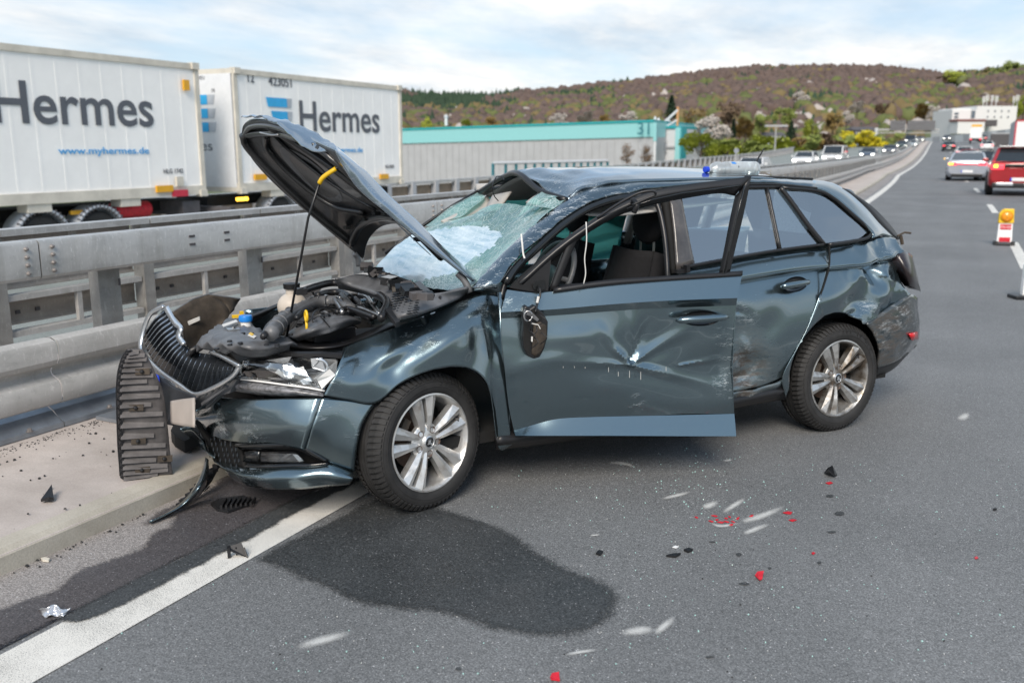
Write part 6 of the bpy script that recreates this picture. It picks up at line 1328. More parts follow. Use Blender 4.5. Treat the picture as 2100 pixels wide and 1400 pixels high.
b = MB(); b.box(bc + A([0, 0, -.05]), (.19, .20, .07), Rz); bt = b.build('battery', M['wall_light'] if 'wall_light' in M else M['sticker'], bay, bevel=.006)
b = MB(); b.box(bc + A([0, 0, .02]), (.20, .21, .06), Rz); b.box(bc + A([.0, 0, .058]), (.15, .16, .012), Rz); b.build('fuse_box', M['trim'], bay, bevel=.006)
b = MB(); b.tube(catmull([bc + A(p) for p in [(-.07, -.10, .05), (-.08, -.08, .10), (-.02, .04, .115), (.06, .09, .10), (.07, .10, .05)]], 4), .0035, 5); b.build('battery_strap', M['black'], bay)
b = MB(); c = Z(600, 628, .80); b.sphere(c, (.075, .075, .07), 18, 12); b.lathe([(.03, .05), (.03, .09), (.034, .09), (.034, .105), (0, .108)], 16, 'z', c); rs_ = b.build('coolant_reservoir', M['beige'], bay, True, angle=50)
b = MB(); b.lathe([(.04, .09), (.042, .115), (0, .12)], 16, 'z', c); b.build('reservoir_cap', M['black'], rs_, True, angle=40)
for px, r, nm, m_ in (([(556, 684), (575, 660), (605, 640), (645, 622), (690, 620), (720, 636)], .032, 'intake_hose', 'grey_plastic'), ([(540, 690), (552, 668), (575, 650), (598, 640)], .014, 'coolant_hose', 'black'), ([(668, 608), (684, 614), (696, 628), (702, 640)], .011, 'metal_pipe', 'steel'), ([(736, 604), (752, 608), (764, 624), (778, 644)], .010, 'metal_pipe', 'steel'), ([(650, 606), (672, 600), (700, 600), (720, 612)], .018, 'coolant_hose', 'black'), ([(700, 605), (715, 622), (735, 640), (760, 652)], .016, 'coolant_hose', 'black'), ([(690, 640), (712, 632), (740, 640), (768, 650)], .012, 'wiring_loom', 'black'), ([(728, 612), (742, 628), (750, 646)], .013, 'wiring_loom', 'black'), ([(700, 618), (726, 628), (748, 634), (790, 652)], .008, 'metal_pipe', 'steel'), ([(640, 634), (620, 640), (608, 652)], .012, 'coolant_hose', 'black')):
    b = MB(); b.tube(catmull([Z(u, v, .83 if r > .012 else .845) for u, v in px], 5), r, 9); b.build(nm, M[m_], bay, True)
b = MB(); c = Z(504, 658, .80); b.lathe([(.026, -.05), (.024, .0), (0, .0)], 14, 'z', c); wn_ = b.build('washer_neck', M['white_plastic'], bay, True, angle=40)
b = MB(); b.lathe([(.030, 0), (.031, .018), (.028, .026), (0, .028)], 18, 'z', c); b.build('washer_cap', M['blue_cap'], wn_, True, angle=40)
b = MB(); c = Z(487, 648, .79); b.box(c, (.05, .018, .014)); b.box(c + A([.02, 0, .012]), (.016, .02, .02)); b.build('yellow_clip', M['yellow'], bay)
b = MB(); c = Z(628, 648, .87); b.tube([c + A([.006 * math.sin(q) * 0, .016 * math.cos(q), .022 * math.sin(q)]) for q in np.linspace(0, 6.28, 14)], .006, 6, False); b.tube([c + A([0, 0, -.02]), c + A([0, 0, -.08])], .006, 6); b.build('dipstick', M['yellow'], bay, True)
b = MB()                                               # clutter of small fittings between the hoses
for k in range(46):
    u, v = rng2.uniform(690, 790), rng2.uniform(606, 652); s_ = rng2.uniform(.012, .034)
    b.box(Z(u, v, rng2.uniform(.72, .82)), (s_, s_ * rng2.uniform(.5, 1.4), s_ * rng2.uniform(.6, 1.6)), Matrix.Rotation(rng2.uniform(0, 3), 3, 'Z') @ Matrix.Rotation(rng2.uniform(-.5, .5), 3, 'X'))
tag(b.build('engine_fittings', M['trim'], bay, bevel=.003), kind='stuff')
b = MB(); b.patch([[Z(u, v, .70) for u, v in [(390, 715), (470, 664), (560, 626), (660, 580)]], [Z(u, v, .62) for u, v in [(380, 730), (462, 680), (550, 640), (650, 596)]]], 2, 4); b.build('far_bay_wall', M['black'], bay, True, solid=.02)
for k in range(9):
    q = Z(*[(566, 672), (574, 661), (584, 652), (596, 644), (610, 637), (624, 630), (640, 624), (656, 621), (672, 620)][k], .83)
    b = MB(); tg_ = A([.5, .8 - .16 * k, .1]); tg_ /= np.linalg.norm(tg_); e1 = np.cross(tg_, [0, 0, 1]); e1 /= np.linalg.norm(e1); e2 = np.cross(tg_, e1)
    b.tube([q + (e1 * math.cos(w) + e2 * math.sin(w)) * .033 for w in np.linspace(0, 2 * math.pi, 15)], .0035, 5, False); b.build('hose_ring', M['grey_plastic'], bay, True)
for k in range(16):
    u0, v0 = rng2.uniform(640, 780), rng2.uniform(602, 660); u1, v1 = u0 + rng2.uniform(-40, 40), v0 + rng2.uniform(-16, 16); zt_ = rng2.uniform(.80, .87)
    b = MB(); b.tube(catmull([Z(u0, v0, zt_ - .04), Z((u0 + u1) / 2, (v0 + v1) / 2 - 6, zt_ + .02), Z(u1, v1, zt_ - .05)], 5), rng2.choice((.003, .004, .006)), 5); b.build('wire', M[rng2.choice(('black', 'grey_plastic', 'steel', 'trim'))], bay, True)
for k in range(10):
    q = Z(rng2.uniform(420, 600), rng2.uniform(676, 716), .80); b = MB(); b.lathe([(0, .004), (.008, .003), (.011, 0), (.011, -.004)], 9, 'z', q); b.build('fastener', M['black'], bay)
# cowl
b = MB(); b.tube(catmull([Z(u, v, .90) for u, v in [(617, 598), (645, 588), (682, 580), (718, 584), (752, 594), (782, 606), (794, 620), (788, 638), (782, 652)]], 5), .018, 8); cw_s = b.build('cowl_seal', M['trim'], car, True)
b = MB(); b.box(Z(617, 597, .90), (.05, .05, .03)); b.build('seal_end', M['black'], cw_s)
cwr = [[(690, 572), (740, 562), (800, 575), (866, 600), (917, 598), (962, 592)], [(690, 580), (748, 580), (804, 596), (850, 618), (905, 612), (958, 600)], [(692, 585), (752, 596), (800, 616), (822, 640), (885, 634), (945, 612)], [(694, 592), (754, 606), (796, 630), (802, 656), (848, 650), (925, 622)]]
b = MB(); b.patch([[CP(u, v, z=zv) for u, v in r] for r, zv in zip(cwr, (.955, .93, .905, .87))], 5, 6); cowl = b.build('cowl_panel', M['grey_plastic'], car, True, solid=.012)
b = MB()
for i in range(12):
    for j in range(7):
        u = 810 + 5.2 * i - 1.5 * j; v = 604 + 5.2 * j + 1.6 * i + (i % 2) * 2.5
        if 0 <= j < 8 and u + v * .2 < 985:
            c = CP(u, v, z=.922 - .006 * j * .8) + A([0, 0, .012]); b.tube([c + A([.0075 * math.cos(q), .0075 * math.sin(q), 0]) for q in np.linspace(0, 2 * math.pi, 7)], .0016, 4, False)
tag(b.build('cowl_mesh', M['black_gloss'], cowl), kind='stuff')
b = MB(); b.tube([CP(u, v, z=.93) for u, v in [(862, 600), (885, 612), (905, 612)]], .012, 6); b.prism([CP(u, v, z=.94) for u, v in [(850, 588), (860, 584), (884, 606), (872, 612)]], (0, 0, .02)); b.prism([CP(u, v, z=.90) for u, v in [(790, 642), (800, 638), (820, 668), (812, 672)]], (0, 0, .018)); b.build('cowl_clip', M['black'], cowl)
for k in range(20):
    u = 752 + 6.6 * k; v = 552 + 3.0 * k + rng2.uniform(-6, 6); s_ = rng2.uniform(.02, .05)
    b = MB(); b.box(CP(u, v, z=.98), (s_, s_ * 1.6, s_ * .7), Matrix.Rotation(rng2.uniform(0, 3), 3, 'Z') @ Matrix.Rotation(rng2.uniform(-.8, .8), 3, 'Y'))
    b.build('wiper_debris', M['black_gloss' if k % 2 else 'dusty'], cowl)
b = MB(); b.tube(catmull([CP(u, v, z=.985) for u, v in [(758, 548), (785, 560), (820, 572), (852, 590)]], 4), .010, 6); b.build('wiper_arm', M['black'], cowl)

# ---- raised bonnet: underside dark, the near edge rolled over and dented
hrows = [  # hinge -> front; near edge -> far edge (pixels, y)
 [((972, 577), -.66), ((895, 512), -.50), ((842, 464), -.22), ((786, 463), .22), ((754, 494), .48), ((744, 531), .63)],
 [((935, 549), -.665), ((868, 488), -.49), ((812, 440), -.20), ((760, 442), .22), ((722, 470), .47), ((706, 500), .64)],
 [((868, 498), -.67), ((808, 432), -.46), ((752, 398), -.16), ((700, 404), .24), ((662, 424), .48), ((637, 442), .66)],
 [((800, 441), -.67), ((744, 368), -.42), ((690, 336), -.12), ((636, 342), .27), ((598, 362), .50), ((572, 386), .66)],
 [((736, 387), -.66), ((688, 326), -.40), ((634, 292), -.08), ((580, 294), .30), ((544, 312), .52), ((525, 337), .66)],
 [((694, 320), -.62), ((638, 294), -.36), ((586, 268), -.04), ((536, 262), .32), ((510, 276), .53), ((500, 298), .64)],
 [((690, 312), -.60), ((632, 284), -.34), ((572, 256), -.02), ((522, 247), .30), ((500, 256), .50), ((495, 278), .60)]]
hp_ = [[CP(u, v, y=yy) for (u, v), yy in r] for r in hrows]
cutx = lambda p: p
b = MB(); b.patch(hp_, 6, 6); hood = b.build('bonnet', M['inner_black'], car, True); tag(hood, 'raised bonnet, crumpled, with its black underside showing')
hn = np.cross(hp_[3][-1] - hp_[3][0], hp_[6][2] - hp_[0][2]); hn /= np.linalg.norm(hn); hn = hn if hn[2] > 0 else -hn        # outwards (up/forward)
if hn[0] > 0: pass
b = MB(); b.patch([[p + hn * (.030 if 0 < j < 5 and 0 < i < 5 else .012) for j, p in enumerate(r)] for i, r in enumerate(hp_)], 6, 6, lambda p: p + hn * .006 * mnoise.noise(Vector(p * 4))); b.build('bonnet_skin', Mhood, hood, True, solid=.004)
# rolled near edge that catches the sky
eA = [(978, 572), (952, 545), (906, 503), (858, 455), (800, 402), (752, 352), (716, 322), (690, 302)]
eB = [(969, 577), (936, 552), (870, 500), (800, 443), (736, 388), (706, 345), (696, 326), (690, 314)]
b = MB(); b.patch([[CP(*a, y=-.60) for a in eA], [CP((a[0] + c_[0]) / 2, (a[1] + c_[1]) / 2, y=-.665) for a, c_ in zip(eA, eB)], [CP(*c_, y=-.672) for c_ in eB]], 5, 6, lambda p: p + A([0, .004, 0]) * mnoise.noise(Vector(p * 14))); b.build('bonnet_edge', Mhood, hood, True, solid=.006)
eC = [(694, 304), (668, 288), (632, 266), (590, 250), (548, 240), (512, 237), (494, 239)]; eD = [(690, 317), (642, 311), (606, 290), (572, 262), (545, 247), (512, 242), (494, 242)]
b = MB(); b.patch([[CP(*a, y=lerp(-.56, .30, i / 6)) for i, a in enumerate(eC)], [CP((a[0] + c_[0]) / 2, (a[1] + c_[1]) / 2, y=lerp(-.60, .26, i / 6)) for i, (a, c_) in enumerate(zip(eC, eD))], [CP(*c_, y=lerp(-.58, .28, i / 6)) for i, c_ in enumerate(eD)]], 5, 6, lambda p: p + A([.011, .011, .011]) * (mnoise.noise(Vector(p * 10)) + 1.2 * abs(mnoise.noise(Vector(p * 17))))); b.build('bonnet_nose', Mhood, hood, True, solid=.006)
# pressed ribs, pockets and fittings on the underside (hp_ coordinates: s from hinge to nose, t from near to far edge)
rowsC = [catmull(r, 8) for r in hp_]
def HU(s, t, off=0.0):
    q = t * (len(rowsC[0]) - 1); k = min(len(rowsC[0]) - 2, int(q)); col = [lerp(r[k], r[k + 1], q - k) for r in rowsC]
    w = s * (len(col) - 1); i = min(len(col) - 2, int(w)); return lerp(col[i], col[i + 1], w - i) - hn * off
def hrib(pts, r, m='inner_black', nm='bonnet_rib', off=.006):
    b = MB(); b.tube(catmull([HU(s, t, off) for s, t in pts], 5), r, 8); return b.build(nm, M[m], hood, True)
hrib([(.12, .10), (.5, .09), (.75, .10), (.88, .14)], .014); hrib([(.10, .92), (.4, .93), (.75, .93), (.93, .9)], .022); hrib([(.16, .08), (.14, .3), (.12, .5), (.14, .7), (.12, .94)], .022); hrib([(.86, .16), (.90, .32), (.91, .5), (.91, .7), (.89, .90)], .014)
hrib([(.22, .25), (.45, .2), (.7, .22), (.9, .34)], .016); hrib([(.20, .42), (.48, .45), (.7, .5), (.9, .5)], .020); hrib([(.20, .50), (.40, .56), (.62, .60), (.78, .56)], .010); hrib([(.20, .60), (.32, .72), (.50, .78), (.68, .74), (.78, .62)], .018); hrib([(.80, .30), (.78, .5), (.80, .66), (.84, .80)], .020)
for cs, ct, rs2, rt in ((.48, .64, .17, .10), (.50, .33, .20, .075), (.80, .47, .05, .12)):
    b = MB(); n = 26; b.grid([[HU(cs + rs2 * k * math.cos(q), ct + rt * k * math.sin(q), -.012 * (1 - k) + .003) for q in np.linspace(0, 2 * math.pi, n)] for k in (1.0, .85, .5, .02)]); b.build('bonnet_pocket', M['grey_plastic'], hood, True)
b = MB(); b.tube(catmull([HU(.84, .42, .03), HU(.90, .44, .05), HU(.91, .52, .05), HU(.85, .54, .04)], 4), .005, 6); b.build('striker', M['steel'], hood, True)
for s, t in ((.18, .2), (.18, .36), (.19, .5), (.17, .62), (.19, .78)):
    b = MB(); b.box(HU(s, t, .02), (.03, .05, .016)); b.build('clip', M['matt_black'], hood)
b = MB(); b.prism([HU(s, t, .034) for s, t in [(.17, .12), (.17, .30), (.21, .30), (.21, .12)]], -hn * .003); b.build('bonnet_label', M['flap'], hood)
for u0, v0, yy, u1, v1, y1 in ((938, 560, -.62, 964, 600, -.66), (727, 520, .60, 736, 546, .60)):
    b = MB(); b.tube(catmull([CP(u0, v0, y=yy), CP((u0 + u1) / 2 + 2, (v0 + v1) / 2 - 4, y=(yy + y1) / 2), CP(u1, v1, y=y1)], 4), .016, 8); b.build('bonnet_hinge', M['grey_plastic'], hood, True)
# stay
s0 = Z(588, 690, .74); s3 = HU(.62, .10, .0); 
k1 = CP(632, 447, y=-.42); k2 = CP(655, 376, y=-.47); k3 = CP(664, 363, y=-.49); k4 = CP(689, 346, y=-.52); k5 = CP(700, 338, y=-.53)
b = MB(); b.tube([s0, lerp(s0, k1, .97), k1, k2], .0058, 8); stay = b.build('bonnet_stay', M['trim'], car, True)
b = MB(); b.tube(catmull([k2, k3, k4], 4), .0105, 8); b.build('stay_sleeve', M['yellow'], stay, True)
b = MB(); b.tube([k4, k5], .005, 8); b.build('stay_tip', M['black'], stay); b = MB(); b.sphere(k5, .011, 10, 8); b.build('stay_clip', M['yellow'], stay, True)
# ================================================================== TRUCKS ON THE ONCOMING CARRIAGEWAY
M['box_white'] = mat('container_white', (.93, .92, .895), .55, var=.05, vscale=1.2)
M['box_cream'] = mat('container_rail', (.62, .58, .50), .6, var=.15, vscale=3)
M['box_front'] = mat('container_front', (.70, .71, .72), .55, var=.05)
M['ink_soft'] = mat('print_grey', (.10, .11, .13), .55, var=.05)
M['web_blue'] = mat('print_blue', (.07, .36, .72), .5, var=.05)
M['amber'] = mat('amber_reflector', (.75, .38, .02), .35, var=.1); M['red_dull'] = mat('red_marker', (.55, .03, .06), .4, var=.1)
M['guard_grey'] = mat('mudguard_grey', (.42, .45, .49), .5, var=.15)
XT_ = -15.5; ZR = -.65
hl_, hr_ = RP(612, 272, x=XT_), RP(776, 277, x=XT_); TW = hr_[1] - hl_[1]
TZ = RP(640, 268, x=XT_)[2]; TH = RP(625, 205, x=XT_)[2] - TZ
def truck(name, label, y0, y1, texts, wheels, hide_front=True):
    t = empty(name, label, 'lorry', (XT_ - 1.25, (y0 + y1) / 2, ZR)); O = np.array(t.location); zb, zt_ = .575 - ZR, 3.38 - ZR; hy = (y1 - y0) / 2
    b = MB(); b.box((0, 0, (zb + .12 + zt_) / 2), (2.48, 2 * hy - .04, zt_ - zb - .12)); bx = b.build('cargo_box', M['box_white'], t, bevel=.02)
    n = 15
    b = MB()
    for i in range(1, n): b.box((1.2405, -hy + 2 * hy * i / n, (zb + zt_) / 2 + .06), (.005, .06, zt_ - zb - .3))
    tag(b.build('side_rib', M['box_white'], bx), kind='stuff')
    b = MB(); b.box((1.25, 0, zb + .09), (.06, 2 * hy, .2)); b.box((1.25, 0, zt_ - .05), (.05, 2 * hy, .12))
    for s in (-1, 1): b.box((1.25, s * (hy - .05), (zb + zt_) / 2), (.05, .12, zt_ - zb)); b.box((0, s * (hy - .0), zb + .09), (2.5, .06, .2)); b.box((0, s * hy, zt_ - .05), (2.5, .05, .12))
    b.build('box_rail', M['box_cream'], bx)
    for s in (-1, 1):
        for zz_ in (zb + .02, zt_ - .04): 
            b = MB(); b.box((1.24, s * (hy - .10), zz_), (.16, .2, .14)); b.build('corner_casting', M['box_cream'], bx)
    for yy in (-.62, -.1, .45): 
        b = MB(); b.box((1.1, hy * yy, zb - .09), (.3, .5, .16)); b.build('twistlock_frame', M['box_cream'], t)
    b = MB(); b.box((0, 0, zb - .25), (1.0, 2 * hy + .6, .22)); b.box((.2, -hy * .1, zb - .45), (1.9, .1, .3)); b.build('chassis', M['matt_black'], t)
    for yy in wheels:
        b = MB(); b.lathe([(.30, -.16), (.46, -.16), (.50, -.12), (.50, .12), (.46, .16), (.3, .16)], 28, 'x', (1.02, yy, .5)); w = b.build('wheel', M['rubber'], t, True, angle=40)
        b = MB(); b.lathe([(.3, -.02), (.28, .10), (.12, .06), (0, .12)], 20, 'x', (1.02, yy, .5)); b.build('rim', M['matt_black'], w, True)
        P = [(yy + .60 * math.cos(q), .52 + .60 * math.sin(q)) for q in np.linspace(.12, math.pi - .12, 19)]; b = MB()
        b.grid([[(.8, p, z) for p, z in P], [(1.24, p, z) for p, z in P]]); mg = b.build('mudguard', M['guard_grey'], t, True, solid=.05)
        b = MB()
        for k in range(0, 19, 1): q = .12 + (math.pi - .24) * k / 18; b.box((1.22, yy + .575 * math.cos(q), .52 + .575 * math.sin(q)), (.05, .02, .12), Matrix.Rotation(q - math.pi / 2, 3, 'X'))
        tag(b.build('mudguard_rib', M['roof_dark'], mg), kind='stuff')
    for (s, size, x, z, m, wid) in texts:
        o = text_mesh('lettering', s, size, M[m], bx, (1.256, x - O[1], z - O[2]), (math.pi / 2, 0, math.pi / 2), .002, .013 * size)
        d = o.data; vx = [v.co.x for v in d.vertices]; vy = [v.co.y for v in d.vertices]; o.scale = (wid / (max(vx) - min(vx)), size / (max(vy) - min(vy)) , 1)
    return t, bx, O, hy, zb, zt_
WB = RP(120, 312, x=XT_); WE = RP(306, 312, x=XT_); WT = RP(200, 298, x=XT_)[2] - WB[2]
HE = RP(311, 264, x=XT_)
y1a, y1b = RP(415, 300, x=XT_)[1] - 7.6, RP(415, 300, x=XT_)[1]
tk, bx, O, hy, zb, zt_ = truck('lorry', 'white box lorry with big grey lettering at the left edge, passing behind the guard rail', y1a, y1b,
    [('Hermes', TH * 1.0, HE[1] - TW, TZ, 'ink_soft', TW), ('www.myhermes.de', WT * 1.35, WB[1], WB[2] - WT * .3, 'web_blue', WE[1] - WB[1]), ('HLG 1742', .10, RP(335, 356, x=XT_)[1], RP(335, 356, x=XT_)[2], 'ink_soft', .55)], [RP(125, 430, x=-15)[1] - (y1a + y1b) / 2, RP(243, 430, x=-15)[1] - (y1a + y1b) / 2])
def marker(u, v, w, h, m, nm='side_marker'):
    p = RP(u, v, x=XT_) - O; b = MB(); b.box((1.30, p[1], p[2]), (.05, w, h)); b.build(nm, M[m], tk)
marker(334, 387, .45, .14, 'amber'); marker(366, 396, .42, .14, 'red_dull'); marker(378, 175, .16, .22, 'amber', 'hazard_label'); marker(365, 372, .2, .2, 'box_cream', 'hazard_label')
p = RP(312, 432, x=-15.2) - O; b = MB(); b.cyl((.9, p[1] - .45, p[2]), (.9, p[1] + .45, p[2]), .17, 14); b.build('air_tank', M['red_frag'], tk)
b = MB(); b.box((.8, hy + .25, zb - .45), (2.0, .15, .3)); b.box((.5, hy - .4, zb - .3), (1.4, .5, .3)); b.build('underrun_bar', M['roof_dark'], tk)
for s_, hh in ((1, 'amber_on'),):
    q = RP(190, 437, x=-15.2) - O; b = MB(); b.box((1.1, q[1], q[2]), (.05, .3, .08)); b.build('side_marker', M['amber'], tk)
y2a, y2b = RP(486, 300, x=XT_)[1], RP(824, 300, x=XT_)[1]
lg0, lg1 = RP(545, 202, x=XT_), RP(600, 246, x=XT_)
tk, bx, O, hy, zb, zt_ = truck('lorry_trailer', 'white box trailer with grey lettering and blue bars, second box from the left', y2a, y2b,
    [('Hermes', TH, hl_[1], TZ, 'ink_soft', TW), ('www.myhermes.de', WT * 1.35, RP(645, 312, x=XT_)[1], RP(760, 312, x=XT_)[2], 'web_blue', WE[1] - WB[1]), ('423051', .22, RP(551, 175, x=XT_)[1], RP(551, 175, x=XT_)[2], 'ink_soft', .85), ('12', .20, RP(505, 168, x=XT_)[1], RP(505, 168, x=XT_)[2], 'ink_soft', .22), ('HLG 42305', .10, RP(790, 345, x=XT_)[1], RP(790, 345, x=XT_)[2], 'ink_soft', .45)], [-2.0, 1.6])
def bars(org, ux, uz, nrm, w, h, par):
    for k in range(3):
        z = h * (1 - .36 * k); l = w * (.0 + .17 * k); b = MB()
        P = [org + ux * l + uz * z, org + ux * w * .8 + uz * z, org + ux * w * .8 + uz * (z - h * .25), org + ux * (l + w * .06) + uz * (z - h * .25)]; b.prism(P, nrm * .006); b.build('logo_bar', M['logo_blue'], par)
        b = MB(); P = [org + ux * w * .81 + uz * z, org + ux * w + uz * z, org + ux * w * .95 + uz * (z - h * .25), org + ux * w * .81 + uz * (z - h * .25)]; b.prism(P, nrm * .006); b.build('logo_bar', M['guard_grey'], par)
bars(np.array([1.256, lg0[1] - O[1], TZ - .12 - O[2]]), A([0, 1., 0]), A([0, 0, 1.]), A([1., 0, 0]), lg1[1] - lg0[1], lg0[2] - TZ + .15, bx)
# near end wall of the trailer
b = MB(); b.box((0, -hy - .02, (zb + zt_) / 2), (2.4, .03, zt_ - zb - .2)); b.build('end_wall', M['box_front'], bx)
bars(np.array([-.55, -hy - .042, TZ - .1 - O[2]]), A([1., 0, 0]), A([0, 0, 1.]), A([0, -1., 0]), 1.25, TH * 1.15, bx)
o = text_mesh('lettering', 'Hermes', .34, M['ink_soft'], bx, (-.95, -hy - .04, RP(440, 309, y=y2a)[2] - O[2]), (math.pi / 2, 0, 0), .002); o.scale = (1.35, 1.0, 1)
for zz_, ln in ((zt_ - .12, 1.1), (zt_ - .42, .35), (zb + .55, 1.5)):
    o = text_mesh('lettering', 'HLG423051' if ln > 1 else 'C745', .12, M['ink_soft'], bx, (.95 - ln, -hy - .04, zz_ - .1), (math.pi / 2, 0, 0), .002); o.scale = (ln / 1.0 * (.9 if ln > 1 else 1.2), 1, 1)
marker(531, 363, .42, .14, 'amber'); marker(785, 362, .42, .14, 'amber')
q = RP(523, 409, x=-15.2) - O; b = MB(); b.box((1.15, q[1], q[2]), (.06, .35, .08)); b.build('side_marker', M['amber_on'], tk)
b = MB(); b.box((0, -hy - .75, zb - .35), (.25, 1.4, .18)); b.build('drawbar', M['matt_black'], tk)

# ================================================================== OTHER TRAFFIC
_pm = {}
def pcol(name, c, metal=.5):
    if name not in _pm: _pm[name] = mat('traffic_paint_' + name, c, .28, metal, .08, 3, coat=1.0)
    return _pm[name]
KINDS = {  # length, half width, height, belt, bonnet, clearance, cabin: rear foot, rear top, front top, front foot (fractions of length from rear)
 'hatch': (4.4, .91, 1.47, .98, .92, .20, .02, .16, .58, .74), 'fastback': (4.65, .93, 1.44, 1.0, .92, .18, .02, .30, .56, .74), 'suv': (4.4, .94, 1.66, 1.12, 1.05, .26, .02, .12, .56, .73), 'van': (4.9, .96, 1.95, 1.15, 1.1, .22, .01, .04, .72, .86), 'estate': (4.75, .92, 1.5, 1.0, .94, .19, .02, .10, .58, .74)}
def auto(u, zc, kind, paint, label, oncoming=False, X=None, v=None, extra=None, name='car', cat='car', group=None, zoff=None):
    Lc, hw, Hc, belt, bon, clr, c0, c1, c2, c3 = KINDS[kind]
    p = C0 + _toroad(_ray(u, v if v else 330)) * zc
    if not v: p[2] = elev(p[1]) + (opp(p[1]) if oncoming else 0.0)
    e = empty(name, label, cat, p + (np.array([0, Lc / 2, 0])), math.pi if oncoming else 0.0, group)
    Y = lambda f: (f - .5) * Lc
    st = [(0.0, .90, clr + .18, belt - .22), (.012, .96, clr + .06, belt - .06), (.05, 1.0, clr, belt), (.22, 1.0, clr, belt), (.5, 1.0, clr, belt - .02), (.74, 1.0, clr, belt - .04), (.78, 1.0, clr, bon), (.93, .97, clr, bon - .10), (.985, .9, clr + .05, bon - .22), (1.0, .82, clr + .15, bon - .34)]
    G = []
    for f, k, zb, zs in st:
        w = hw * k; h = zs - zb
        half = [(0, zb), (w * .85, zb), (w * .98, zb + .10), (w, zb + h * .45), (w * .985, zb + h * .75), (w * .94, zs - .015), (w * .80, zs + .02), (0, zs + .035)]
        ring = half + [(-x, z) for x, z in reversed(half[1:-1])]; ring.append(ring[0]); G.append([(x, Y(f), z) for x, z in ring])
    b = MB(); b.grid(G); b.add(G[0][:-1], [tuple(range(len(G[0]) - 1))]); b.add(G[-1][:-1], [tuple(range(len(G[0]) - 1))[::-1]]); body = b.build('body', paint, e, True, angle=45)
    wt = hw * (.76 if kind != 'van' else .88)
    zr = Hc; zb_ = belt - .01
    def cab(f0, f1, f2, f3, wb, wtp, zt_, z0, grow=0.0):
        return [[(-wb, Y(f0), z0), (-wtp, Y(f1), zt_), (wtp, Y(f1), zt_), (wb, Y(f0), z0)], [(-wb, Y(f3), z0), (-wtp, Y(f2), zt_), (wtp, Y(f2), zt_), (wb, Y(f3), z0)]]
    R0_, R1_ = cab(c0 + .02, c1, c2, c3, hw * .93, wt, zr - .05, zb_)
    b = MB(); b.hexa([R0_[0], R0_[3], R1_[3], R1_[0]], [R0_[1], R0_[2], R1_[2], R1_[1]]); 
    b.build('cabin', paint, e, bevel=.04)
    b = MB(); ym0, ym1 = Y(c1), Y(c2); b.patch([[(-wt * .97, lerp(ym0, ym1, t), zr - .045), (0, lerp(ym0, ym1, t), zr - .045 + .05 * math.sin(math.pi * (.15 + .7 * t))), (wt * .97, lerp(ym0, ym1, t), zr - .045)] for t in (0, .5, 1)], 3, 4); b.build('roof', paint, e, True, solid=.02)
    def win(nm, quad, inset=.12, off=.012):
        q = [A(x) for x in quad]; c = sum(q) / 4; n = np.cross(q[1] - q[0], q[3] - q[0]); n /= np.linalg.norm(n); n = n if n @ (c - A([0, 0, zr * .6])) > 0 else -n
        b = MB(); b.prism([lerp(p_, c, inset) + n * off for p_ in q], -n * .02); b.build(nm, M['dark_glass'], e)
    win('rear_window', [R0_[0], R0_[1], R0_[2], R0_[3]], .13); win('windscreen', [R1_[0], R1_[1], R1_[2], R1_[3]], .10)
    for s in (0, 3):
        i, j = (0, 1) if s == 0 else (3, 2)
        a0, a1, b0, b1 = A(R0_[i]), A(R0_[j]), A(R1_[i]), A(R1_[j])
        for t0, t1 in ((.03, .48), (.52, .96)): win('side_window', [lerp(a0, b0, t0), lerp(a1, b1, t0), lerp(a1, b1, t1), lerp(a0, b0, t1)], .09)
    rw = .33 if kind != 'suv' else .37
    for f in (.17, .82):
        for s in (-1, 1):
            b = MB(); b.lathe([(rw * .62, -.10), (rw * .93, -.11), (rw, -.07), (rw, .07), (rw * .93, .11), (rw * .62, .10)], 24, 'x', (s * (hw - .09), Y(f), rw)); w = b.build('wheel', M['rubber'], e, True, angle=40)
            b = MB(); b.lathe([(rw * .64, s * .09), (rw * .5, s * .05), (rw * .15, s * .08), (0, s * .085)], 16, 'x', (s * (hw - .09), Y(f), rw)); b.build('rim', M['alloy'], w, True)
            b = MB(); b.lathe([(rw * 1.12, -.02), (rw * 1.12, .02), (rw * .9, .02), (rw * .9, -.02)], 24, 'x', (s * (hw - .005), Y(f), rw)); b.build('wheel_arch', M['trim'], e)
    for s in (-1, 1):
        b = MB(); b.box((s * hw * .72, Y(.0) + .03, belt - .16), (hw * .40, .14, .13 if kind != 'suv' else .16)); b.build('tail_light', M['tail_on' if not oncoming else 'red_lens'], e, bevel=.02)
        b = MB(); b.box((s * hw * .66, Y(1.0) - .07, bon - .25), (hw * .36, .14, .14)); b.build('headlight', M['headlight_on' if oncoming else 'clear'], e, bevel=.03)
        b = MB(); b.box((s * (hw + .09), Y(.70), belt + .05), (.19, .10, .13)); b.build('mirror', paint, e, bevel=.03)
    b = MB(); b.box((0, Y(0) - .005 + .0, clr + .30), (.52, .03, .11)); pl = b.build('number_plate', M['white_plastic'], e)
    b = MB(); b.box((-.24, Y(0) - .022, clr + .30), (.045, .01, .11)); b.build('plate_band', M['deep_blue'], pl)
    b = MB(); b.box((0, Y(0) + .06, clr + .10), (hw * 1.5, .2, .16)); b.build('rear_apron', M['trim'], e, bevel=.03)
    b = MB(); b.box((0, Y(1) - .05, clr + .14), (hw * 1.2, .12, .14)); b.box((0, Y(1) - .03, bon - .34), (hw * .9, .08, .08)); b.build('front_intake', M['matt_black'], e, bevel=.02)
    if extra: extra(e, Lc, hw, belt, clr, Y)
    return e
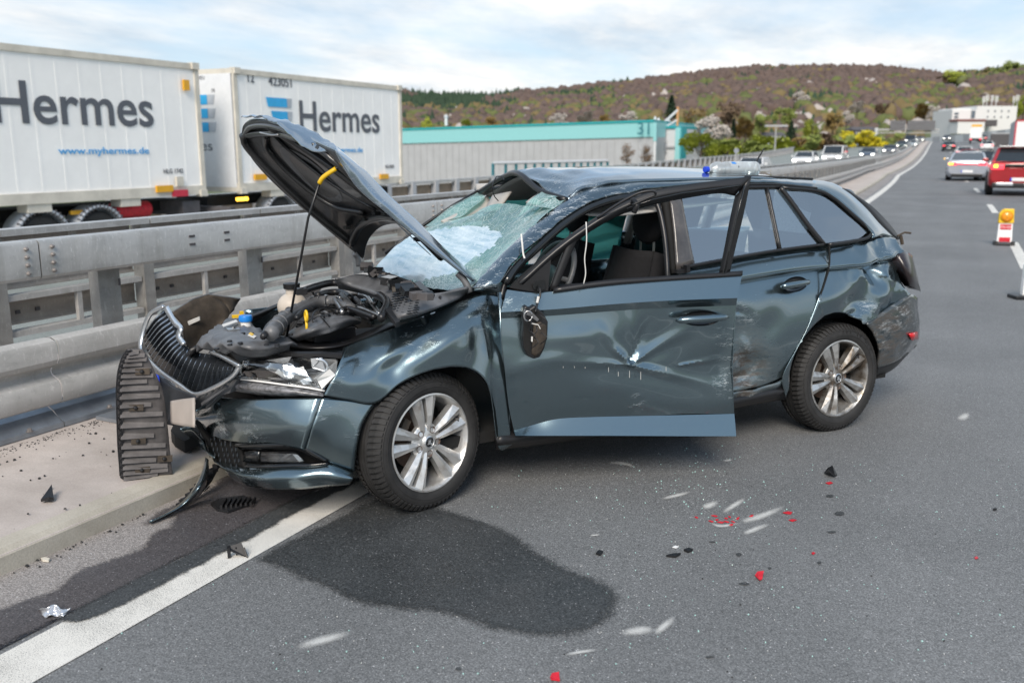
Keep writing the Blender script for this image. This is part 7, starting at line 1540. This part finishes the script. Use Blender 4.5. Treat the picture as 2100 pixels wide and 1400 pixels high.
def ex_silver(e, Lc, hw, belt, clr, Y):
    b = MB(); b.box((0, Y(0) - .04, belt - .155), (hw * 1.5, .05, .045)); b.build('light_bar', M['tail_on'], e)
    b = MB(); b.box((-hw * .80, Y(0) - .05, belt - .16), (hw * .22, .06, .09)); b.build('indicator', M['amber_on'], e); b = MB(); b.box((-hw - .2, Y(.705), belt + .05), (.03, .06, .06)); b.build('indicator', M['amber_on'], e)
def ex_red(e, Lc, hw, belt, clr, Y):
    b = MB(); b.box((0, Y(0) - .035, belt - .10), (hw * 1.0, .05, .10)); b.build('tailgate_strip', M['black_gloss'], e, bevel=.02)
    b = MB(); b.box((-hw * .78, Y(0) - .05, belt - .12), (.12, .05, .10)); b.build('indicator', M['amber_on'], e)
    b = MB(); b.box((0, Y(0) - .03, clr + .10), (hw * 1.7, .12, .17)); b.build('bumper_guard', M['black'], e, bevel=.03); b = MB(); b.box((-hw * .45, Y(0) - .10, clr + .14), (hw * .55, .03, .10)); b.box((hw * .45, Y(0) - .10, clr + .14), (hw * .55, .03, .10)); b.build('skid_plate', M['silver_frag'], e, bevel=.02)
    for s in (-1, 1): b = MB(); b.tube([(s * hw * .68, Y(.14), 1.66), (s * hw * .68, Y(.3), 1.70), (s * hw * .68, Y(.52), 1.68)], .018, 6); b.build('roof_rail', M['galv'], e, True)
    b = MB(); b.box((0, Y(.10), 1.655), (hw * 1.4, .25, .03)); b.build('roof_spoiler', pcol('white', (.7, .7, .7), 0), e, bevel=.01)  # white slab stands in for the pale reflection on the red roof
auto(1985, 45, 'fastback', pcol('silver', (.42, .45, .50)), 'silver car with its left indicator on and red light bar across the tail', extra=ex_silver)
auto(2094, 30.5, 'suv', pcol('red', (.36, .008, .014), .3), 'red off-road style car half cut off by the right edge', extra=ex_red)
auto(2043, 46, 'estate', pcol('black', (.015, .016, .018)), 'black estate car between the silver and the red car')
auto(2016, 62, 'hatch', pcol('pale', (.50, .58, .60)), 'pale car whose roof shows above the black estate')
auto(1987, 80, 'hatch', pcol('red2', (.30, .01, .02), .3), 'small red car ahead of the silver car, brake lights on')
auto(1976, 102, 'hatch', pcol('white', (.7, .7, .7), 0), 'white car with red tail lights left of the white van ahead')
auto(1943, 135, 'hatch', pcol('black', (.015, .016, .018)), 'black car alone on the left lane far ahead')
auto(2021, 135, 'hatch', pcol('white', (.7, .7, .7), 0), 'distant white car beside the dark sound wall')
auto(2010, 200, 'hatch', pcol('black', (.015, .016, .018)), 'farthest dark car by the sound wall, lamp glowing orange')
on = 'oncoming cars on the far carriageway'
auto(1530, 58, 'hatch', pcol('white', (.7, .7, .7), 0), 'oncoming white car mostly hidden behind the water bottle', True, group=on)
auto(1643, 80, 'hatch', pcol('white', (.7, .7, .7), 0), 'oncoming white car left of the white van', True, group=on)
auto(1704, 84, 'van', pcol('white', (.7, .7, .7), 0), 'oncoming white van, the tallest on the far carriageway', True, name='van', cat='van', group=on)
auto(1777, 106, 'hatch', pcol('blue', (.06, .09, .14)), 'oncoming dark blue car right of the white van', True, group=on)
auto(1821, 124, 'hatch', pcol('grey', (.12, .13, .15)), 'oncoming grey car, third of those with headlamps from the van', True, group=on)
auto(1846, 146, 'estate', pcol('green', (.03, .06, .05)), 'oncoming dark green car in the tight cluster of headlamps', True, group=on)
auto(1866, 152, 'hatch', pcol('pale', (.50, .58, .60)), 'oncoming pale car at the right of the headlamp cluster', True, group=on)
auto(1862, 178, 'van', pcol('navy', (.02, .03, .06)), 'oncoming navy van rising above the headlamp cluster', True, name='van', cat='van', group=on)
auto(1882, 200, 'hatch', pcol('black', (.015, .016, .018)), 'oncoming black car at the far end of the headlamp row', True, group=on)
auto(1937, 222, 'hatch', pcol('grey', (.12, .13, .15)), 'farthest oncoming car, two headlamps under the noise barrier', True, group=on)
# box van and semi-trailer ahead
def boxtruck(u, zc, w, h, l, mside, mrear, label, name, extra=None, red=False):
    p = C0 + _toroad(_ray(u, 330)) * zc; p[2] = elev(p[1]); e = empty(name, label, 'lorry', p, 0)
    b = MB(); b.box((0, l / 2, 1.0 + h / 2), (w, l, h)); b.build('cargo_box', mside, e, bevel=.03)
    b = MB(); b.box((0, -.02, 1.0 + h / 2), (w * .90, .05, h * .94)); b.build('rear_door', mrear, e)
    b = MB()
    for s in (-1, 1): b.box((s * w * .475, -.03, 1.0 + h / 2), (.11, .08, h))
    b.box((0, -.03, 1.0 + h - .06), (w, .08, .12)); b.build('door_frame', M['red_dull'] if red else M['white_plastic'], e)
    b = MB(); b.box((0, .3, .75), (w * .9, .5, .3)); b.box((0, l / 2, .8), (1.0, l, .25)); b.build('chassis', M['matt_black'], e)
    for s in (-1, 1):
        b = MB(); b.box((s * w * .4, -.06, .82), (.35, .1, .16)); b.build('tail_light', M['tail_on'], e)
        for yy in (1.2, 2.5):
            b = MB(); b.lathe([(.25, -.15), (.5, -.15), (.5, .15), (.25, .15)], 22, 'x', (s * (w / 2 - .16), yy, .5)); b.build('wheel', M['rubber'], e)
    if extra: extra(e, w, h)
def ex_semi(e, w, h):
    b = MB(); b.box((-w * .42, -.08, 1.35), (.34, .05, .34)); b.build('hazard_plate', M['amber'], e)
def ex_van(e, w, h):
    b = MB(); b.box((0, .25, 1.0 + h + .22), (w * .85, .4, .42)); b.build('roof_sign', M['amber'], e)
boxtruck(2107, 80, 2.5, 2.95, 12.5, M['wall_grey'], M['white_plastic'], 'grey curtain-sided semi-trailer at the right edge behind the red car', 'semi_trailer', ex_semi, True)
boxtruck(1996, 178, 2.1, 2.2, 4.5, M['white_plastic'], M['white_plastic'], 'white box van with orange roof sign far ahead in traffic', 'box_van', ex_van)

# ================================================================== POLICE WARNING LAMP
g = RP(2058, 503, z=0.0); bc_ = empty('warning_beacon', 'yellow police warning lamp on a red and white stand on the carriageway', 'warning lamp', g, RY * .4)
k = .0079
b = MB(); b.box((0, 0, .018), (.30, .20, .036)); 
for s in (-1, 1): b.box((s * .125, 0, .05), (.05, .17, .04))
b.build('base', M['black'], bc_, bevel=.008)
b = MB(); b.hexa([(-.115, -.02, .05), (.115, -.02, .05), (.115, .06, .05), (-.115, .06, .05)], [(-.105, .0, .36), (.105, .0, .36), (.105, .045, .36), (-.105, .045, .36)]); pnl = b.build('stand', M['white_plastic'], bc_, bevel=.006)
for z0, z1 in ((.265, .345), (.06, .135)):
    b = MB(); b.box((0, -.0145 + .045 * ((z0 + z1) / 2 - .05) * 1.4 - .012, (z0 + z1) / 2), (.165, .012, z1 - z0), Matrix.Rotation(-.06, 3, 'X')); b.build('red_band', M['red_frag'], pnl)
text_mesh('lettering', 'POLIZEI', .046, M['white_plastic'], pnl, (0, -.018, .288), (math.pi / 2 - .06, 0, 0), .001, .0, 1.0, 'CENTER')
b = MB(); b.hexa([(-.115, -.02, .365), (.115, -.02, .365), (.115, .07, .365), (-.115, .07, .365)], [(-.05, -.01, .60), (.105, -.01, .60), (.105, .06, .60), (-.05, .06, .60)]); b.hexa([(-.115, -.0185, .3655), (-.05, -.0185, .3655), (-.05, .0685, .3655), (-.115, .0685, .3655)], [(-.113, -.012, .52), (-.06, -.01, .598), (-.06, .06, .598), (-.113, .062, .52)]); b.build('lamp_housing', M['yellow'], bc_, bevel=.012)
b = MB(); b.lathe([(0, -.055), (.05, -.05), (.085, -.028), (.09, -.01)], 26, 'y', (0, 0, .475)); ln = b.build('lens', mat('orange_lens', (.85, .30, .01), .25, var=.15, vscale=30, coat=.6), bc_, True)
b = MB(); b.lathe([(.09, -.03), (.098, -.025), (.098, -.005), (.09, 0)], 26, 'y', (0, 0, .475)); b.build('lens_ring', M['yellow'], bc_, True)
b = MB(); b.lathe([(0, -.06), (.016, -.057), (.016, -.05)], 12, 'y', (0, 0, .475)); b.build('bulb_boss', M['amber'], bc_, True)
g2 = RP(2103, 612, z=0); b2 = empty('beacon_foot', 'dark foot of another warning stand just entering at the right edge', 'warning lamp', g2, RY); b = MB(); b.box((0, 0, .02), (.30, .20, .04)); b.build('base', M['black'], b2, bevel=.01); b = MB(); b.box((.06, .02, .20), (.2, .05, .32)); b.build('stand', M['white_plastic'], b2)

# ================================================================== BOTTLE ON THE ROOF
c1, c2_ = CP(1447, 349, y=-.42), CP(1551, 345, y=-.40)
w1_, w2_ = car2road(c1), car2road(c2_); w2_[2] = w1_[2] = (w1_[2] + w2_[2]) / 2
bo = empty('water_bottle', 'clear plastic water bottle with blue cap lying on the car roof', 'bottle', w1_, math.atan2(*(w2_ - w1_)[[1, 0]])); LB = float(np.linalg.norm(w2_ - w1_)); RB_ = .041
prof = [(0, .012), (.012, .012), (.013, .03), (.02, .042), (.034, .055), (.0405, .075), (.0405, .10), (.038, .108), (.0345, .118), (.038, .128), (.0405, .138), (.0405, LB - .05), (.039, LB - .045), (.0405, LB - .04), (.0405, LB - .012), (.036, LB - .003), (.015, LB - .004), (0, LB - .014)]
b = MB(); b.lathe(prof, 26, 'x'); b.build('bottle_body', glass_mat('bottle_plastic', (.93, .96, .98), .08, .04, ((.86, .90, .92), .28)), bo, True)
b = MB(); b.lathe([(0, -.008), (.0155, -.007), (.0165, -.002), (.0165, .016), (.013, .018)], 20, 'x'); b.build('cap', M['deep_blue'], bo, True, angle=40)
b = MB(); b.lathe([(.0412, .150), (.0414, .152), (.0414, LB - .052), (.0412, LB - .05)], 26, 'x'); lb = b.build('label', glass_mat('label_film', (.93, .95, .95), .1, .2, ((.82, .86, .88), .32)), bo, True)
b = MB(); b.patch([[A([.165 + .03 * i, -.0418 * math.cos(q), .0418 * math.sin(q)]) for i in (0, 1)] for q in (.75, 1.0, 1.2)], 3, 3); b.build('label_print', M['blue_cap'], lb, True); b = MB(); b.patch([[A([.20 + .007 * i, -.0418 * math.cos(q), .0418 * math.sin(q)]) for i in (0, 1)] for q in (.2, .45)], 3, 2); b.build('label_print', M['ink'], lb, True)
def water():
    b = MB(); n = 24; lev = -.006; rows = []
    for x in np.linspace(.045, LB - .014, 14):
        R = float(np.interp(x, [p[1] for p in prof[1:-2]], [p[0] for p in prof[1:-2]])) - .0025; R = max(R, .012)
        a = math.asin(max(-.95, min(.95, lev / R))); rows.append([(x, R * math.cos(q), R * math.sin(q)) for q in np.linspace(a, -math.pi - a, n)] + [(x, R * math.cos(a), lev)])
    b.grid(rows); return b
water().build('water', glass_mat('water', (.86, .93, .94), .10, .01, None, False, 1.33), bo, True)

# ================================================================== WRECKAGE ON THE ROAD AND THE MEDIAN
def gp_(u, v, z=0.0): return RP(u, v, z=z)
def fragment(name, label, px, m, z=.0, th=.02, lift=.0, cat='debris', group=None, tilt=None):
    P = [gp_(u, v, z) for u, v in px]; c = sum(P) / len(P); o = MB()
    Q = [p - c + A([0, 0, lift * ((i * 7) % 3) / 2]) for i, p in enumerate(P)]
    o.prism(Q, (0, 0, th)); return tag(o.build(name, M[m], None, loc=c, bevel=None), label, cat, group)
# ribbed undertray standing on the slab, leaning on the nose
ta, tb = RP(248, 981, z=.1), RP(354, 972, z=.1)
TD = (tb - ta) / np.linalg.norm(tb - ta); TN = A([TD[1], -TD[0], 0])
ut = empty('undertray_panel', 'broken black ribbed plastic undertray standing on end beside the grille', 'car part', ta)
c_, s__ = math.cos(RY), math.sin(RY)
def TP(u, v, off=0.0):
    d = _toroad(_ray(u, v)); t = ((ta - C0) @ TN) / (d @ TN); return C0 + d * t - ta + TN * off
tl = [(262, 716), (251, 733), (243, 762), (240, 800), (241, 850), (243, 910), (246, 950), (248, 981)]; tr_ = [(292, 716), (304, 735), (318, 765), (333, 800), (341, 850), (347, 910), (351, 950), (354, 972)]
b = MB(); b.patch([[TP(*a) for a in tl], [TP((a[0] + c[0]) / 2, (a[1] + c[1]) / 2, .0) for a, c in zip(tl, tr_)], [TP(*c) for c in tr_]], 3, 5); b.build('panel', M['dusty'], ut, True, solid=.008)
TLc, TRc = catmull([A(p) for p in tl], 8), catmull([A(p) for p in tr_], 8)
for k in range(19):
    t = .05 + .93 * k / 18; i = t * (len(TLc) - 1); j = min(len(TLc) - 2, int(i)); l = lerp(TLc[j], TLc[j + 1], i - j); r = lerp(TRc[j], TRc[j + 1], i - j)
    b = MB(); l2, r2 = l + A([7, 0]), lerp(l, r, .93 if k % 3 else .72); hgt = 5.2
    b.add([TP(*l2, .004), TP(*r2, .004), TP(*(r2 + A([0, hgt * .5])), .012), TP(*(l2 + A([0, hgt])), .026), TP(*(l2 + A([0, -hgt])), .005), TP(*(r2 + A([0, -hgt])), .005)], [(0, 1, 2, 3), (4, 5, 2, 3), (0, 3, 4), (1, 5, 2)]); b.build('rib', M['dusty'], ut)
b = MB()
for k in range(40):
    i0, i1 = k / 40 * (len(TLc) - 1), (k + 1) / 40 * (len(TLc) - 1); f = lambda i: lerp(TLc[min(len(TLc) - 2, int(i))], TLc[min(len(TLc) - 2, int(i)) + 1], i - min(len(TLc) - 2, int(i)))
    a_, c = f(i0), f(i1); b.tube([TP(*(a_ + A([0 if k % 2 else 8, 0])), .014), TP(*(c + A([8 if k % 2 else 0, 0])), .014)], .003, 4, False)
b.tube([TP(*(p + A([8, 0])), .012) for p in TLc[::3]], .004, 5); b.tube([TP(*p, .012) for p in TLc[::3]], .004, 5); tag(b.build('lattice_edge', M['black'], ut), kind='stuff')
for u, v in ((292, 760), (279, 834), (284, 902), (292, 961), (338, 938)):
    b = MB(); b.prism([TP(u + a_, v + c, .010) for a_, c in ((-14, -5), (16, -7), (16, 6), (-14, 7))], TN * .006); sk = b.build('socket', M['brown_dirt'], ut); b = MB(); b.sphere(TP(u, v, .018), .010, 8, 6); b.build('screw', M['black'], sk)
fragment('foam_chunk', 'black torn foam block lying on the slab under the bumper', [(352, 905), (362, 890), (385, 886), (402, 893), (412, 912), (408, 926), (380, 928), (360, 922)], 'matt_black', .1, .06, .03)
# torn lip: from the bumper over the kerb to the gutter
tlp = empty('torn_bumper_lip', 'long curved strip torn from the bumper, drooping over the kerb', 'car part', RP(395, 1010, z=.05)); TO = np.array(tlp.location)
seg = [(421, 937, .16), (414, 965, .14), (398, 998, .11), (375, 1026, .05), (348, 1046, .02), (306, 1068, .008)]; seg2 = [(428, 942, .16), (428, 968, .13), (420, 1000, .08), (400, 1024, .03), (366, 1046, .012), (308, 1072, .006)]
b = MB(); b.patch([[RP(u, v, z=z) - TO for u, v, z in seg], [RP((a[0] + c[0]) / 2, (a[1] + c[1]) / 2, z=max(a[2], c[2]) + .012) - TO for a, c in zip(seg, seg2)], [RP(u, v, z=z) - TO for u, v, z in seg2]], 4, 6); b.build('strip', Mbump, tlp, True, solid=.006)
b = MB(); b.tube([RP(u, v, z=z) - TO for u, v, z in [(446, 954, .12), (430, 984, .07), (406, 1012, .03), (372, 1034, .02)]], .012, 6)
for k in range(9): u = lerp(446, 372, k / 8); v = lerp(954, 1034, k / 8); b.box(RP(u, v, z=lerp(.12, .02, k / 8)) - TO, (.03, .035, .016))
tag(b.build('lattice', M['black'], tlp), kind='stuff')
rf = empty('ribbed_fragment', 'dark ribbed plastic strip lying in the wet gutter', 'car part', RP(478, 1036, z=.01)); FO_ = np.array(rf.location)
b = MB(); b.prism([RP(u, v, z=.008) - FO_ for u, v in [(432, 1036), (450, 1026), (500, 1020), (524, 1030), (512, 1036), (468, 1052), (446, 1048)]], (0, 0, .012)); b.build('strip', M['black'], rf)
for k in range(7):
    u = 452 + 10 * k; b = MB(); b.prism([RP(u, 1042 - k, z=.02) - FO_, RP(u + 4, 1042 - k, z=.02) - FO_, RP(u + 14, 1026 - k * .3, z=.02) - FO_, RP(u + 10, 1026 - k * .3, z=.02) - FO_], (0, 0, .014)); b.build('rib', M['black'], rf)
bk = empty('bracket_piece', 'black three cornered plastic bracket standing on the white edge line', 'car part', RP(488, 1140, z=0)); KO = np.array(bk.location)
b = MB(); b.add([RP(467, 1120, z=.045) - KO, RP(495, 1112, z=.052) - KO, RP(508, 1142, z=.004) - KO, RP(470, 1128, z=.035) - KO], [(0, 1, 2, 3)]); b.build('plate', M['black'], bk, solid=.006)
b = MB(); b.prism([RP(u, v, z=.002) - KO for u, v in [(467, 1146), (473, 1145), (474, 1140), (467, 1141)]], (.0, 0, .045)); b.build('foot', M['black'], bk); b = MB(); b.tube([RP(484, 1122, z=.04) - KO, RP(486, 1140, z=.0) - KO], .003, 5); b.tube([RP(500, 1122, z=.04) - KO, RP(508, 1145, z=.0) - KO], .004, 5); b.build('prong', M['black'], bk)
sf = empty('foil_scrap', 'crumpled silver scrap at the lower left on the dark tar seam', 'debris', RP(112, 1254, z=.006)); SO = np.array(sf.location)
b = MB(); b.patch([[RP(u, v, z=z) - SO for u, v, z in r] for r in ([(77, 1247, .014), (96, 1246, .03), (112, 1239, .035), (128, 1248, .022), (145, 1246, .028)], [(82, 1252, .004), (98, 1254, .018), (112, 1252, .012), (128, 1256, .02), (140, 1254, .012)], [(86, 1262, .006), (96, 1264, .012), (108, 1259, .02), (118, 1264, .005), (130, 1263, .012)])], 4, 4, lambda p: p + A([0, 0, .006]) * mnoise.noise(Vector(p * 50))); b.build('scrap', M['silver_frag'], sf, True, solid=.002)
fragment('plastic_shard', 'dark blue black shard alone on the concrete median', [(84, 1029), (98, 1018), (108, 1011), (111, 1026), (102, 1031)], 'black', .1, .012, .03)
fragment('paper_scrap', 'small white and blue scrap between torn strip and kerb', [(404, 1008), (418, 996), (430, 995), (420, 1005)], 'white_plastic', .006, .004, .004)
fragment('cigarette_end', 'orange brown filter end lying at the foot of the kerb', [(84, 1147), (92, 1145), (103, 1148), (100, 1152), (88, 1151)], 'box_cream', .002, .008)
fragment('red_shard', 'bright red heart shaped shard alone on the asphalt', [(1548, 1180), (1553, 1176), (1566, 1178), (1563, 1188), (1557, 1193)], 'red_frag', .002, .003, .014, 'shard')
fragment('red_shard', 'red lens shard at the very bottom edge of the picture', [(1128, 1390), (1132, 1385), (1146, 1386), (1148, 1396), (1130, 1397)], 'red_frag', .002, .004, .012, 'shard')
rr_ = random.Random(4)
SPL = ['upper left splinter of the red cluster by the scrapes', 'left end splinter in the lower row of the red cluster', 'longest red splinter in the lower row of the cluster', "red splinter in the middle of the cluster's lower row", 'right end splinter in the lower row of the red cluster', 'small red splinter above the middle of the cluster', 'red splinter at the upper right of the cluster', 'red splinter lying apart to the right, on the scrape', 'lowest red splinter of the cluster, below the row', 'red splinter lying apart to the left of the cluster', "small red splinter under the cluster's upper left one", 'tiniest red splinter at the heart of the cluster']
for i, (u, v, w) in enumerate([(1465, 1058, 9), (1458, 1069, 7), (1478, 1071, 10), (1490, 1070, 8), (1503, 1070, 6), (1489, 1063, 5), (1513, 1063, 5), (1541, 1058, 6), (1500, 1076, 6), (1428, 1061, 5), (1470, 1066, 5), (1496, 1060, 4)]):
    a = rr_.uniform(-.5, .5); w *= .75; P = [(u - w, v + a * 4), (u - w * .2, v - 1.4), (u + w, v - a * 4), (u + w * .4, v + 1.5)]
    fragment('red_splinter', SPL[i], P, 'red_frag', .002, .0025, .002, 'splinter', 'red splinters strewn by the scrape marks')
for P, lb in (([(1605, 1051), (1616, 1049), (1625, 1051), (1622, 1054), (1610, 1053)], 'red splinter right of the scrape marks, the upper of two'), ([(1617, 1066), (1626, 1065), (1634, 1067), (1625, 1069)], 'red splinter right of the scrape marks, the lower of two'), ([(1693, 990), (1703, 988), (1708, 991), (1700, 993)], 'thin red splinter just below the black clip'), ([(1998, 1143), (2003, 1141), (2006, 1145), (2000, 1146)], 'tiny red splinter far right on the bare asphalt'), ([(1664, 1134), (1668, 1132), (1672, 1135), (1667, 1137)], 'tiny red splinter above the red heart shaped shard')): fragment('red_splinter', lb, P, 'red_frag', .002, .0025, .002, 'splinter')
fragment('black_clip', 'black plastic clip with pale rim on the asphalt right of the car', [(1690, 970), (1697, 966), (1706, 967), (1717, 974), (1712, 981), (1699, 980)], 'black', .002, .004, .03)
for P, lb in (([(1222, 1136), (1228, 1131), (1237, 1134), (1231, 1139)], 'small black chip right above the wet patch'), ([(1366, 1141), (1380, 1138), (1396, 1138), (1385, 1143)], 'flat black flake left of the white oval flake'), ([(1402, 1129), (1412, 1126), (1421, 1130), (1411, 1133)], 'black rubber crumb beside the white oval flake'), ([(2036, 1046), (2041, 1043), (2044, 1047)], 'tiny black chip at the far right')): fragment('black_chip', lb, P, 'black', .002, .008, .003)
fragment('white_flake', 'white oval flake on the asphalt below the scrape marks', [(1379, 1122), (1385, 1119), (1392, 1121), (1387, 1124)], 'white_plastic', .002, .003)
# crumbs of safety glass and grit, too many to count
def crumbs(name, n, fn, m, s0, s1):
    b = MB()
    for _ in range(n):
        p = fn(); s_ = rr_.uniform(s0, s1); R_ = Matrix.Rotation(rr_.uniform(0, 3.1), 3, 'Z') @ Matrix.Rotation(rr_.uniform(-.5, .5), 3, 'X'); b.box((p[0], p[1], p[2] + s_ * .35), (s_, s_ * rr_.uniform(.6, 1.3), s_ * rr_.uniform(.5, .9)), R_, rr_.uniform(.6, 1))
    return tag(b.build(name, m, recalc=False), kind='stuff')
M['crumb'] = mat('glass_crumb', (.38, .60, .56), .15, var=.3, vscale=300, coat=.5); M['crumb_w'] = mat('pale_grit', (.60, .60, .58), .5, var=.3, vscale=200); M['grit'] = mat('dark_grit', (.03, .03, .03), .7, var=.4, vscale=100)
def road_pt(): 
    u, v = rr_.uniform(150, 2090), 940 + 455 * rr_.random() ** 1.2
    p = gp_(u, v); return p if p[0] > -2.55 else gp_(rr_.uniform(1100, 2000), rr_.uniform(930, 1350))
crumbs('glass_crumbs', 330, road_pt, M['crumb'], .0015, .005); crumbs('glass_crumbs', 110, lambda: gp_(rr_.gauss(1420, 130), rr_.gauss(985, 45)), M['crumb'], .002, .006); crumbs('pale_grit', 420, road_pt, M['crumb_w'], .001, .0032); crumbs('dark_grit', 120, road_pt, M['grit'], .001, .005)
crumbs('dark_grit', 90, lambda: A([rr_.uniform(-4.1, -3.2), rr_.uniform(1.8, 4.2), .099]), M['grit'], .002, .011)
crumbs('dark_grit', 50, lambda: A([XK + .012 + abs(rr_.gauss(0, .03)), rr_.uniform(1.6, 3.3), .002]), M['grit'], .002, .010)
crumbs('dark_grit', 500, lambda: A([-4.20 + abs(rr_.gauss(0, .05)) * (1.1 + .6 * mnoise.noise(Vector((0, 0, 3)))), rr_.uniform(1.8, 3.45), .099]), M['grit'], .002, .006)
# pale scrape marks
def scrape(px, wpx, seed, strength=.8):
    t = NT('scrape_mark'); n = t.noise(60, 4, .75, t.co(loc=(seed, 0, 0))); n2 = t.noise(240, 2, .7)
    uv = t.node('ShaderNodeUVMap'); um = t.node('ShaderNodeMapping'); um.inputs['Scale'].default_value = (2.2, 22, 1); um.inputs['Location'].default_value = (seed, seed, 0); t.l.new(uv.outputs[0], um.inputs[0]); n3 = t.noise(1.0, 4, .7, um.outputs[0]); sep = t.node('ShaderNodeSeparateXYZ'); t.l.new(uv.outputs[0], sep.inputs[0])
    ed = t.math('MULTIPLY', t.math('SUBTRACT', 1.0, t.math('ABSOLUTE', t.math('SUBTRACT', t.math('MULTIPLY', sep.outputs[1], 2.0), 1.0))), 1.15, True)
    en = t.math('MULTIPLY', t.math('MULTIPLY', sep.outputs[0], t.math('SUBTRACT', 1.0, sep.outputs[0])), 4.0)
    al = t.ramp(t.math('MULTIPLY', t.math('MULTIPLY', ed, en), t.math('ADD', t.math('MULTIPLY', n3, .6), t.math('ADD', t.math('MULTIPLY', n, .75), t.math('MULTIPLY', n2, .65)))), [(.34, 0.), (1.0, strength)])
    t.set(color=(.62, .62, .60), rough=.9, alpha=al)
    C = catmull([A(p) for p in px], 6); n = len(C); L_, R_ = [], []
    for j, c in enumerate(C):
        tt = C[min(n - 1, j + 1)] - C[max(0, j - 1)]; tt = tt / (np.linalg.norm(tt) + 1e-6); nn = A([-tt[1], tt[0]]) * wpx / 2; L_.append(gp_(*(c + nn), .003)); R_.append(gp_(*(c - nn), .003))
    b = MB(); b.grid([L_, R_]); me = b.mesh('scrape_mark', t.m, recalc=False); uvl = me.uv_layers.new(name='UVMap')
    for poly in me.polygons:
        for li in poly.loop_indices:
            vi = me.loops[li].vertex_index; uvl.data[li].uv = ((vi % n) / (n - 1), vi // n)
    tag(link('scrape_mark', me), kind='structure')
for i, (px, w) in enumerate([([(595, 1330), (660, 1312), (735, 1292)], 30), ([(1262, 1300), (1310, 1292), (1350, 1290)], 30), ([(1335, 1302), (1360, 1285), (1392, 1258)], 26), ([(1475, 1056), (1505, 1036), (1535, 1018)], 18), ([(1435, 1040), (1455, 1036), (1478, 1026)], 22), ([(1500, 1075), (1560, 1058), (1620, 1034)], 22), ([(1518, 1096), (1545, 1086), (1588, 1070)], 18), ([(1452, 1070), (1480, 1078), (1525, 1070)], 10), ([(1350, 1024), (1385, 1016), (1425, 1006)], 12), ([(1236, 948), (1280, 950), (1308, 960)], 12), ([(1205, 1098), (1235, 1095)], 6), ([(1150, 1344), (1190, 1336), (1235, 1330)], 12), ([(1958, 860), (1978, 854), (1990, 846)], 24), ([(1480, 945), (1505, 942)], 8), ([(205, 1022), (250, 1018), (290, 1015)], 8)]): scrape(px, w, i * 3.1)
def dstain(u, v, w, h):
    P = []
    for q in np.linspace(0, 2 * math.pi, 15)[:-1]: w_, h_ = w * .75, h * .7; P.append((u + w_ * math.cos(q) * (1 + .25 * mnoise.noise(Vector((u, q * 2, 0)))), v + h_ * math.sin(q) * (1 + .3 * mnoise.noise(Vector((v, q * 2, 1))))))
    b = MB(); b.add([gp_(a, c, .003) for a, c in P], [tuple(range(len(P)))]); tag(b.build('oil_spot', M['wet_asphalt']), kind='structure')
for s_ in [(1515, 1136, 8, 5), (1702, 1016, 11, 4), (1722, 1052, 14, 6), (1578, 1164, 5, 3), (1526, 1196, 15, 4), (940, 1370, 8, 5), (1455, 1346, 12, 3), (1680, 1153, 6, 4), (1706, 1090, 12, 3), (1460, 1110, 9, 2)]: dstain(*s_)
